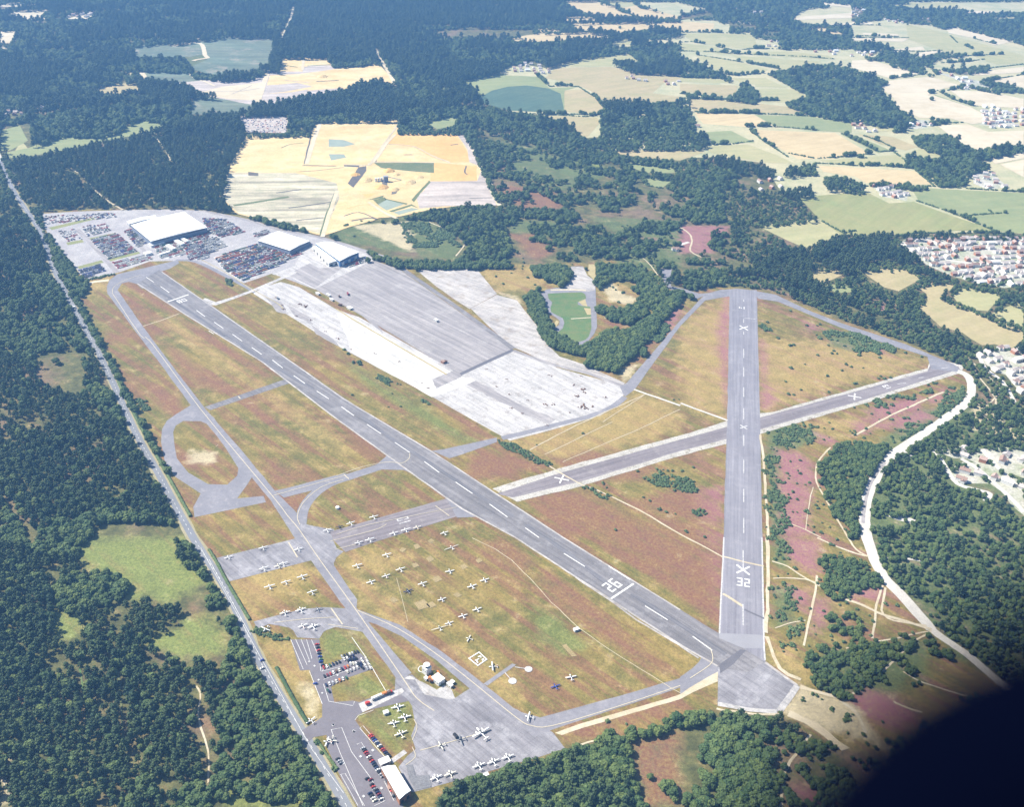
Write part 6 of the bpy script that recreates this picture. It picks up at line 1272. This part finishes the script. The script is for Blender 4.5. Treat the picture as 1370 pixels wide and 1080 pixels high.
# outside woods that are thin or mixed: (polygon, chance, noise metres, kind mix of broadleaf)
THIN = [(P("B550,490 700,560 1000,640 1100,640 1370,800 C200,880 200,1000 450,1060 B1370,1072 560,1072 700,1000 650,820"), .50, 45), (P("h230,290 700,520 900,690 1100,800 1370,940 1370,1072 0,1072 170,700"), .72, 28), (P("I780,0 1370,0 1370,560 1100,480 1000,330 850,160"), .76, 24),
        (P("D150,320 300,320 350,420 300,500 180,460 130,400"), .25, 30), (P("D330,440 400,540 420,760 380,780 330,600"), .6, 25), (P("G0,860 100,830 130,930 60,1000 0,940"), .6, 25), (P("F680,110 800,140 870,230 840,270 700,210"), .7, 25), (P("B420,320 560,330 700,440 500,440 360,380"), .55, 30),
        (P("h900,0 1370,0 1370,340 1100,280 900,200 750,330 480,370 700,160"), .62, 40), (P("g900,750 1100,900 1180,1072 960,1072 880,800"), .55, 30), (P("C0,0 1370,0 1370,520 0,520"), .75, 90), (P("A0,150 520,200 560,330 350,420 0,420"), .8, 60), (P("B240,860 400,870 510,980 480,1040 280,1020"), .3, 30), (P("A0,490 120,480 130,600 30,620"), .2, 40), (P("g0,0 500,120 900,560 1050,700 900,820 600,640 300,520 0,430"), .86, 30)]
def cells(sp, dmin, dmax, rot):
    R_ = dmax; n = int(R_*1.3/sp)
    i, j = np.meshgrid(np.arange(-n, n), np.arange(-n, n)); i = i.ravel()*sp+rng.uniform(-.36, .36, i.size)*sp; j = j.ravel()*sp+rng.uniform(-.36, .36, j.size)*sp
    x = i*math.cos(rot)-j*math.sin(rot); y = i*math.sin(rot)+j*math.cos(rot)
    d = np.hypot(x, y); k = (d >= dmin) & (d < dmax) & (y > 350)
    x, y = x[k], y[k]; u, v_, f_ = proj(x, y, 5.0)
    k = (u > -190) & (u < 1640) & (v_ > -45) & (v_ < 1230); return x[k], y[k]
XY = [cells(5.9, 0, 1250, A_M+.25), cells(6.9, 1250, 2000, A_M), cells(8.2, 2000, 3300, A_M), cells(10.5, 3300, 8200, A_M)]
X = np.concatenate([a for a, _ in XY]); Y = np.concatenate([b_ for _, b_ in XY])
D = np.hypot(X, Y)
def apparent(X, Y, h):            # where a crown of height h is seen against the ground
    k = ALT/(ALT-h); return X*k, Y*k
AX, AY = apparent(X, Y, np.where(D < 1300, 10.5, 7.5))
keep = np.ones(X.shape, bool); chance = np.ones(X.shape); 
hard = np.zeros(X.shape, bool)
for pl in OPEN: hard |= inside(AX, AY, pl)
for pl in PAVED+[ribbon_poly(P(RD), 9)]: hard |= inside(X, Y, pl)
farm = np.zeros(X.shape, bool)
for pl in FARM: farm |= inside(AX, AY, pl)
for s in FWOOD: farm &= ~inside(AX, AY, P(s))
hard |= farm
hard |= inside(AX, AY, P("H1165,790 1370,730 I0,735 150,700 480,760 760,890 900,950 700,1085 H1180,1085"))
air = inside(X, Y, AIR) | inside(AX, AY, AIR)
nz = {}
for pl, p_, sc_ in THIN:
    m_ = inside(AX, AY, pl)
    if sc_ not in nz: nz[sc_] = fbm(X, Y, sc_, sc_)
    chance[m_] = np.clip((p_-nz[sc_][m_])*9+.5, 0, 1)
chance[~air] *= np.where(fbm(X, Y, 26, 77)[~air] < .33, .2, 1)*np.where(fbm(X, Y, 9, 78)[~air] < .3, .45, 1)
ok = (~hard) & (~air) & (rng.uniform(size=X.shape) < chance)
okd = ok.copy()
kindn = fbm(X, Y, 170, 5); isoak = kindn > .52
def region(s): return inside(X, Y, P(s))
for s in ("A0,600 480,560 940,460 980,540 880,800 820,840 160,870", "b780,0 B0,0 860,0 870,60 790,110 340,110 240,200 160,190 130,240 0,250 b860,440 870,300 950,60", "b640,860 1370,700 B180,340 300,420 250,480 0,470 b1000,960", "D0,340 200,400 480,640 700,1000 420,960 0,900", "G0,0 200,120 220,420 350,900 340,1072 0,1072"): isoak &= ~region(s)
for s in ("B560,480 1370,600 C560,860 480,1000 B1370,1072 560,1072", "C340,400 600,240 830,310 940,490 700,500 420,400", "g0,0 1370,700 1370,1072 900,1072 0,480", "I700,0 1370,0 1370,1072 400,1072", "h0,0 1370,0 1370,1072 0,1072", "C0,0 1370,0 1370,1072 0,500", "G900,250 1100,560 1370,1072 850,1072"): isoak |= region(s)
isoak ^= (rng.uniform(size=X.shape) < .12)
px_, py_, kd_ = [X[ok]], [Y[ok]], [isoak[ok].astype(int)]
for pl, p_, tall, kd in WOODIN:
    if p_ <= 0: continue
    ht = 6.5 if kd == 'oak' else 1.5
    sp = (6.2 if max(q[0] for q in pl) < 260 else 4.6) if kd == 'oak' else 3.1
    xs = [p[0] for p in pl]; ys = [p[1] for p in pl]
    gx_, gy_ = np.meshgrid(np.arange(min(xs), max(xs)+sp, sp), np.arange(min(ys)-20, max(ys)+sp, sp)); x = gx_.ravel()+rng.uniform(-.42, .42, gx_.size)*sp; y = gy_.ravel()+rng.uniform(-.42, .42, gx_.size)*sp
    ax, ay = apparent(x, y, ht); east_ = min(xs) > 250 and max(ys) < 1500; jt = 13.0 if east_ else 3.0; m_ = inside(ax+(vnoise(x, y, 11, 4)-.5)*2*jt, ay+(vnoise(x, y, 11, 6)-.5)*2*jt, pl); p_ = p_*(.8 if east_ else 1)
    n_ = fbm(x, y, 20, 9); m_ &= rng.uniform(size=x.shape) < np.clip((p_-n_)*6+.5, 0, 1)
    for q in PAVED: m_ &= ~inside(x, y, q)
    u, v_, f_ = proj(x, y, 3.0); m_ &= (u > -190) & (u < 1560) & (v_ < 1230)
    px_.append(x[m_]); py_.append(y[m_]); kd_.append(np.full(m_.sum(), 1 if kd == 'oak' else 2))
# hedgerows of the far country: trees strung along the field edges
HEDGES = ["c0,900 300,910 620,930 780,900", "c240,610 330,690 420,680 560,690 700,780 780,890", "c470,175 560,185 700,175 850,165 1040,155 1200,160 1370,150", "c720,10 860,50 940,95 1040,150", "c240,255 480,250 560,250 700,262 860,262", "d0,255 260,255 520,270", "d0,335 90,330 200,350", "d290,370 430,400 600,385 820,390", "d0,405 250,410 430,425 760,440 1000,450 1240,470",
          "d130,435 290,460 500,495 700,530 800,550", "d350,590 450,600 660,580", "d0,745 200,760 360,785 600,810", "d120,890 370,895 560,900 700,910 870,915 1040,925", "d520,1010 700,1005 900,1020 1130,1040", "C0,390 200,400 400,400", "C430,610 540,632 640,625 760,612", "C640,530 700,560 790,605 860,600", "C730,540 800,565 850,590", "C540,650 640,655 700,660 800,660 920,670",
          "C640,745 800,740 1000,742 1200,755 1370,765", "C850,605 900,640 940,680 1010,740", "C940,800 1060,840 1160,880 1250,920", "C1130,860 1300,848", "C800,950 930,930 1100,930 1250,925 1370,945", "C560,880 650,930 700,920", "g700,230 820,270 960,340 1100,390 1250,440 1370,490", "g780,180 850,130 900,130", "g510,110 560,80", "B1120,630 1240,635 1370,655", "B1110,600 1160,660 1240,740 1300,750",
          "e300,625 450,605 590,585", "e600,750 680,720 800,790 950,840", "e640,1000 760,980 900,975", "e1050,650 1200,620 1370,590", "e760,720 900,690 1060,730 1190,760", "e0,195 230,200", "e80,285 370,290", "e0,300 450,300", "e290,400 560,410 720,400", "e780,280 840,340", "e950,300 1140,350", "e900,360 960,390", "e720,450 1000,440 1200,430", "e700,500 900,490 1060,470", "e870,560 1100,540 1370,510", "C1000,480 1100,490", "B850,455 1060,455",
          "C280,520 330,560 430,625", "C90,575 200,575 300,560", "C60,450 240,450 400,455", "C20,385 160,395 320,400", "c930,260 1100,250 1370,250", "c600,330 700,330 820,310", "b0,0 1,0", "C930,490 1030,500", "f490,420 420,400", "h700,380 740,480 800,560", "h960,480 1050,600 1100,640", "h1000,420 1130,500", "h1180,560 1320,600", "g960,680 1080,640 1240,650 1300,640", "g1130,720 1200,760", "f540,870 570,890", "f620,920 700,930", "f740,950 770,970", "f810,930 820,990", "f950,860 980,880", "f960,1020 1060,1030 1100,1060", "f1180,930 1240,940", "g880,60 930,100 960,90", "g1000,130 1150,140 1250,100 1330,180", "g1130,290 1250,260 1360,210", "f40,180 140,190", "f1080,600 1110,620", "f630,560 650,570", "e630,795 650,805"]
for s in HEDGES:
    pts = P(s)
    for a, b_ in zip(pts[:-1], pts[1:]):
        L = math.hypot(b_[0]-a[0], b_[1]-a[1]); n = max(1, int(L/7))
        q = rng.uniform(size=n); x = a[0]+(b_[0]-a[0])*q+rng.normal(size=n)*1.5; y = a[1]+(b_[1]-a[1])*q+rng.normal(size=n)*1.5
        gap = fbm(x, y, 60, 3) > .5; px_.append(x[gap]); py_.append(y[gap]); kd_.append(np.full(gap.sum(), 1))
        n = max(1, int(L/2.6)); q = rng.uniform(size=n); x = a[0]+(b_[0]-a[0])*q+rng.normal(size=n)*.5; y = a[1]+(b_[1]-a[1])*q+rng.normal(size=n)*.5; px_.append(x); py_.append(y); kd_.append(np.full(n, 2))
# single bushes dotted over the heath
sx, sy = rng.uniform(-400, 900, 26000), rng.uniform(500, 1900, 26000)
m_ = np.zeros(sx.shape, bool)
for s, p_ in (("F200,100 310,115 F330,120 700,250 980,350 1000,400 340,560 320,300", .05), ("F330,620 1050,480 1150,520 880,720 750,900 735,1072 340,1072", .22), ("I345,0 750,0 1000,360 900,420 660,650 350,500", .2), ("y360,90 640,0 980,0 980,400 700,260", .12), ("y980,330 980,740 300,230", .006), ("I470,600 800,720 1000,690 760,870 420,740", .3),
              ("E0,320 600,680 500,700 0,480", .02), ("D300,60 420,80 760,520 640,640 480,420", .04), ("D460,500 620,600 780,900 700,1000", .05), ("E700,690 1370,500 1370,640 900,780", .01), ("H930,770 1370,640 1370,760 1000,830", .04), ("v560,240 860,260 860,400 640,420", .12), ("B640,740 1370,740 1370,1072 700,1072", .08), ("E560,0 700,0 860,50 700,100", .1), ("g0,480 600,700 600,760 0,900", .03), ("G320,0 820,180 900,400 560,430", .02), ("G200,80 330,290 330,400 220,400", .35)):
    k = inside(sx, sy, P(s)); m_ |= k & (rng.uniform(size=sx.shape) < p_) & (fbm(sx, sy, 30, 21) > .42)
for q in PAVED+[KART_IN]: m_ &= ~inside(sx, sy, q)
px_.append(sx[m_]); py_.append(sy[m_]); kd_.append(np.full(m_.sum(), 2))
# roadside hedge, both verges
hpts = smooth(P("D225,0 300,150 385,310 455,440 550,640 650,820 780,1072 G925,210 1060,480 1140,620 1215,745"), 4)
for i in range(len(hpts)-1):
    a, b_ = hpts[i], hpts[i+1]; L = math.hypot(b_[0]-a[0], b_[1]-a[1]); n = int(L/1.0)
    if i < 20: 
        q = rng.uniform(size=n//2); x = a[0]+(b_[0]-a[0])*q+7+rng.normal(size=n//2)*1.2; y = a[1]+(b_[1]-a[1])*q; px_.append(x); py_.append(y); kd_.append(np.where(rng.uniform(size=n//2) < .3, 1, 2))
PXa, PYa, KD = np.concatenate(px_), np.concatenate(py_), np.concatenate(kd_)
# nothing grows through paving
from mathutils.bvhtree import BVHTree
pv, pf = [], []
for ob in S.objects:
    if ob.type == 'MESH' and ob.name.split('.')[0] in ('concrete_road', 'taxiway', 'perimeter_track', 'main_road', 'link_taxiway', 'main_apron', 'kart_track', 'kart_paddock', 'paved_spur', 'estate_road', 'bare_concrete_apron', 'grey_apron', 'dispersal_loop', 'parking_strip', 'parking_pad', 'car_park', 'curved_taxiway', 'white_link_road', 'concrete_forecourt', 'yard_road'):
        o0 = len(pv); pv += [tuple(v_.co) for v_ in ob.data.vertices]; pf += [tuple(i+o0 for i in p.vertices) for p in ob.data.polygons]
bvh = BVHTree.FromPolygons(pv, pf)
bad = np.zeros(PXa.shape, bool); nearm = np.where(np.hypot(PXa, PYa) < 2300)[0]
for i in nearm:
    if bvh.ray_cast(Vector((PXa[i], PYa[i], 5)), Vector((0, 0, -1)), 10)[0] is not None: bad[i] = True
PXa, PYa, KD = PXa[~bad], PYa[~bad], KD[~bad]
print('TREES', len(PXa), [(k, int((KD == k).sum())) for k in (0, 1, 2)])
DD = np.sqrt(PXa**2+PYa**2+ALT**2)
U_, V_, _f = proj(PXa, PYa, 3.0)
infr = (U_ > 5) & (U_ < 1365) & (V_ > 5) & (V_ < 1075)
KINFO = {0: ('pine', 'pine_tree', 'pine tree'), 1: ('oak', 'broadleaf_tree', 'tree'), 2: ('gorse', 'bush', 'bush')}
def place_words(x, y, u, v_):
    if v_ > 700 and u < 460: return 'in the dark wood left of the main road'
    if v_ > 900 and u > 560 and u < 960: return 'in the wood below the main apron'
    if v_ > 900 and u >= 960 and u < 1120: return 'in the scrubby wood below the runway end pad'
    if u >= 1020: return 'on the heath right of the old runway'
    if u < 340: return 'beside the main road hedge'
    return 'on the rough grass inside the airfield'
for k, (kd, nm, cat) in KINFO.items():
    ids = np.where(KD == k)[0]
    near_ids = ids[infr[ids]]; near_ids = near_ids[np.argsort(DD[near_ids])][:300]; ns = set(near_ids.tolist())
    sz = rng.uniform(.62, 1.28, len(PXa)); rz = rng.uniform(0, 6.283, len(PXa)); var = rng.integers(0, len(PARTS[kd]), len(PXa))
    if k == 1: sz *= np.where(DD > 2600, .95, .78)*np.where((PXa > 250+.13*(PYa-700)) & (DD < 2300), .66, 1.0)
    if k == 0: sz *= np.where(DD > 2600, 1.5, np.where(DD > 1700, 1.1, .9))
    if k == 2: sz *= np.where(DD > 1500, 1.25, 1.0)
    for i in near_ids:
        a, b_ = PARTS[kd][var[i]]; pw = place_words(PXa[i], PYa[i], U_[i], V_[i])
        size = 'small' if sz[i] < (.9 if k != 1 else .7) else ('large' if sz[i] > (1.05 if k != 1 else .82) else 'middling')
        look = {0: 'dark narrow crowned pine', 1: 'round crowned green tree', 2: 'low dark green gorse bush'}[k]
        o = tag(empty(nm, (PXa[i], PYa[i], 0), rz[i]), '%s %s %s' % (size, look, pw), cat, '%s %s' % ({0: 'pines', 1: 'trees', 2: 'bushes'}[k], pw)+' of %s size' % size)
        o.scale = (sz[i],)*3; link('crown' if k < 2 else 'foliage', a, o); link('trunk' if k < 2 else 'stem', b_, o)
    rest = np.array([i for i in ids if i not in ns]); n = len(rest)
    me_ = bpy.data.meshes.new({0: 'pine_forest', 1: 'broadleaf_woodland', 2: 'gorse_scrub'}[k]); me_.vertices.add(n)
    me_.vertices.foreach_set('co', np.stack([PXa[rest], PYa[rest], 0*rest], -1).astype(np.float32).ravel())
    for an, arr, ty in (('scl', sz[rest], 'FLOAT'), ('rz', rz[rest], 'FLOAT'), ('var', var[rest], 'INT')):
        at = me_.attributes.new(an, ty, 'POINT'); at.data.foreach_set('value', arr.astype(np.float32 if ty == 'FLOAT' else np.int32))
    o = link(me_.name, me_); tag(o, {0: 'dense dark pine forest covering the left side and upper left of the country', 1: 'broadleaf woods and hedgerow trees spread over the farmland and right side', 2: 'low green scrub scattered over the heath and along the hedges'}[k], {0: 'forest', 1: 'woodland', 2: 'scrub'}[k], None, 'stuff')
    ng = bpy.data.node_groups.new(me_.name+'_nodes', 'GeometryNodeTree')
    ng.interface.new_socket('Geometry', in_out='INPUT', socket_type='NodeSocketGeometry'); ng.interface.new_socket('Geometry', in_out='OUTPUT', socket_type='NodeSocketGeometry')
    gi, go = ng.nodes.new('NodeGroupInput'), ng.nodes.new('NodeGroupOutput'); ip = ng.nodes.new('GeometryNodeInstanceOnPoints'); ci = ng.nodes.new('GeometryNodeCollectionInfo')
    ci.inputs['Collection'].default_value = SRC[kd]; ci.inputs['Separate Children'].default_value = True; ci.inputs['Reset Children'].default_value = True
    ip.inputs['Pick Instance'].default_value = True
    def named(n_, ty):
        q = ng.nodes.new('GeometryNodeInputNamedAttribute'); q.data_type = ty; q.inputs['Name'].default_value = n_; return q.outputs['Attribute']
    cx_ = ng.nodes.new('ShaderNodeCombineXYZ'); ng.links.new(named('rz', 'FLOAT'), cx_.inputs[2]); er = ng.nodes.new('FunctionNodeEulerToRotation'); ng.links.new(cx_.outputs[0], er.inputs[0])
    ng.links.new(gi.outputs[0], ip.inputs['Points']); ng.links.new(ci.outputs[0], ip.inputs['Instance']); ng.links.new(named('var', 'INT'), ip.inputs['Instance Index']); ng.links.new(er.outputs[0], ip.inputs['Rotation']); ng.links.new(named('scl', 'FLOAT'), ip.inputs['Scale'])
    ng.links.new(ip.outputs[0], go.inputs[0]); md = o.modifiers.new('growth', 'NODES'); md.node_group = ng

# clipped hedge between the road and the airfield
def hedge(s, wd, h, label, amp=0.5):
    pts = smooth(P(s), 4); q = []
    for i in range(len(pts)-1):
        a, b_ = pts[i], pts[i+1]; k = max(1, int(math.hypot(b_[0]-a[0], b_[1]-a[1])/1.3)); q += [(a[0]+(b_[0]-a[0])*j/k, a[1]+(b_[1]-a[1])*j/k) for j in range(k)]
    rings = []
    for i in range(len(q)):
        a, c_ = q[max(0, i-1)], q[min(len(q)-1, i+1)]; d = Vector((c_[0]-a[0], c_[1]-a[1])).normalized(); n_ = (-d.y, d.x); rr = lambda: random.uniform(-amp, amp)*.6
        ww, hh = wd/2+rr(), h+rr()
        rings.append([(q[i][0]+n_[0]*o_*ww, q[i][1]+n_[1]*o_*ww, z_*hh) for o_, z_ in ((-1, 0), (-1.08, .55), (-.6, .95+rr()*.2), (.1, 1+rr()*.2), (.7, .9), (1.08, .5), (1, 0))])
    o = link('hedge', (lambda mb: mb.mesh('hedge'))(MB().loft(rings)), None, [M['gorse']]); tag(o, label, 'hedge')
hedge("l0,290 60,390 150,560 340,880", 3.0, 2.6, 'dark green hedge between the main road and the small grass plots')
hedge("n0,370 100,560 200,740 290,890", 3.2, 2.4, 'clipped green hedge between the main road and the car park lawn')
hedge("D470,450 560,630 660,810 760,990", 3.4, 2.8, 'long hedge along the main road beside the dispersal loop')
hedge("o25,195 80,280 150,375", 2.4, 1.6, 'short low hedge at the entrance by the show aircraft')
hedge("n20,115 60,110 125,118", 2.0, 1.8, 'short dark hedge at the top of the car park lawn')

# ------------------------------------------------------------------ the photographer's aircraft: one wheel reaches into view
rub = flat('tyre_rubber', (0.0003, 0.0010, 0.006), 1.0, 0, 0.1, 8); alloy = flat('wheel_alloy', (0.002, 0.003, 0.008), 0.9, 0.0, 0.05, 8)
for q_ in (rub, alloy): q_.node_tree.nodes['Principled BSDF'].inputs['Specular IOR Level'].default_value = 0.02
rd = ray(1768, 1636); dv = Vector(rd).normalized(); wc = CAMP+dv*0.44
whl = tag(empty('aircraft_wheel', wc), 'dark out of focus tyre of the photographer\'s own aircraft at the lower right corner', 'wheel')
whl.rotation_mode = 'QUATERNION'; whl.rotation_quaternion = dv.to_track_quat('Z', 'Y')
def torus(R_, r_, n=48, m=18):
    mb = MB(); vs = [((R_+r_*math.cos(b_))*math.cos(a), (R_+r_*math.cos(b_))*math.sin(a), r_*1.1*math.sin(b_)) for a in [2*math.pi*i/n for i in range(n)] for b_ in [2*math.pi*j/m for j in range(m)]]
    return mb.add(vs, [(i*m+j, ((i+1) % n)*m+j, ((i+1) % n)*m+(j+1) % m, i*m+(j+1) % m) for i in range(n) for j in range(m)])
torus(.135, .062).build('tyre', [rub], whl, True)
MB().cyl((0, 0, 0), .09, .07, 0, 28).build('rim', [alloy], whl); MB().cyl((0, 0, 0), .03, .12, 0, 16).build('hub', [alloy], whl)
MB().box((.0, -.42, .02), (.05, .8, .07)).build('gear_leg', [rub], whl)

# ------------------------------------------------------------------ air
hz = MB().box((0, 5500, (ALT+30-1)/2), (20000, 14000, ALT+31)).mesh('haze')
hm_ = bpy.data.materials.new('haze_air'); hm_.use_nodes = True; t = hm_.node_tree; t.nodes.remove(t.nodes['Principled BSDF'])
pvn = t.nodes.new('ShaderNodeVolumePrincipled'); pvn.inputs['Density'].default_value = 0.000115; pvn.inputs['Color'].default_value = (0.22, 0.50, 1.0, 1); pvn.inputs['Anisotropy'].default_value = 0.1
t.links.new(pvn.outputs[0], t.nodes['Material Output'].inputs['Volume'])
ho = link('haze', hz, None, [hm_]); ho['kind'] = 'stuff'
for ob in S.objects:
    if ob.name.startswith('haze'): ob.display_type = 'WIRE'
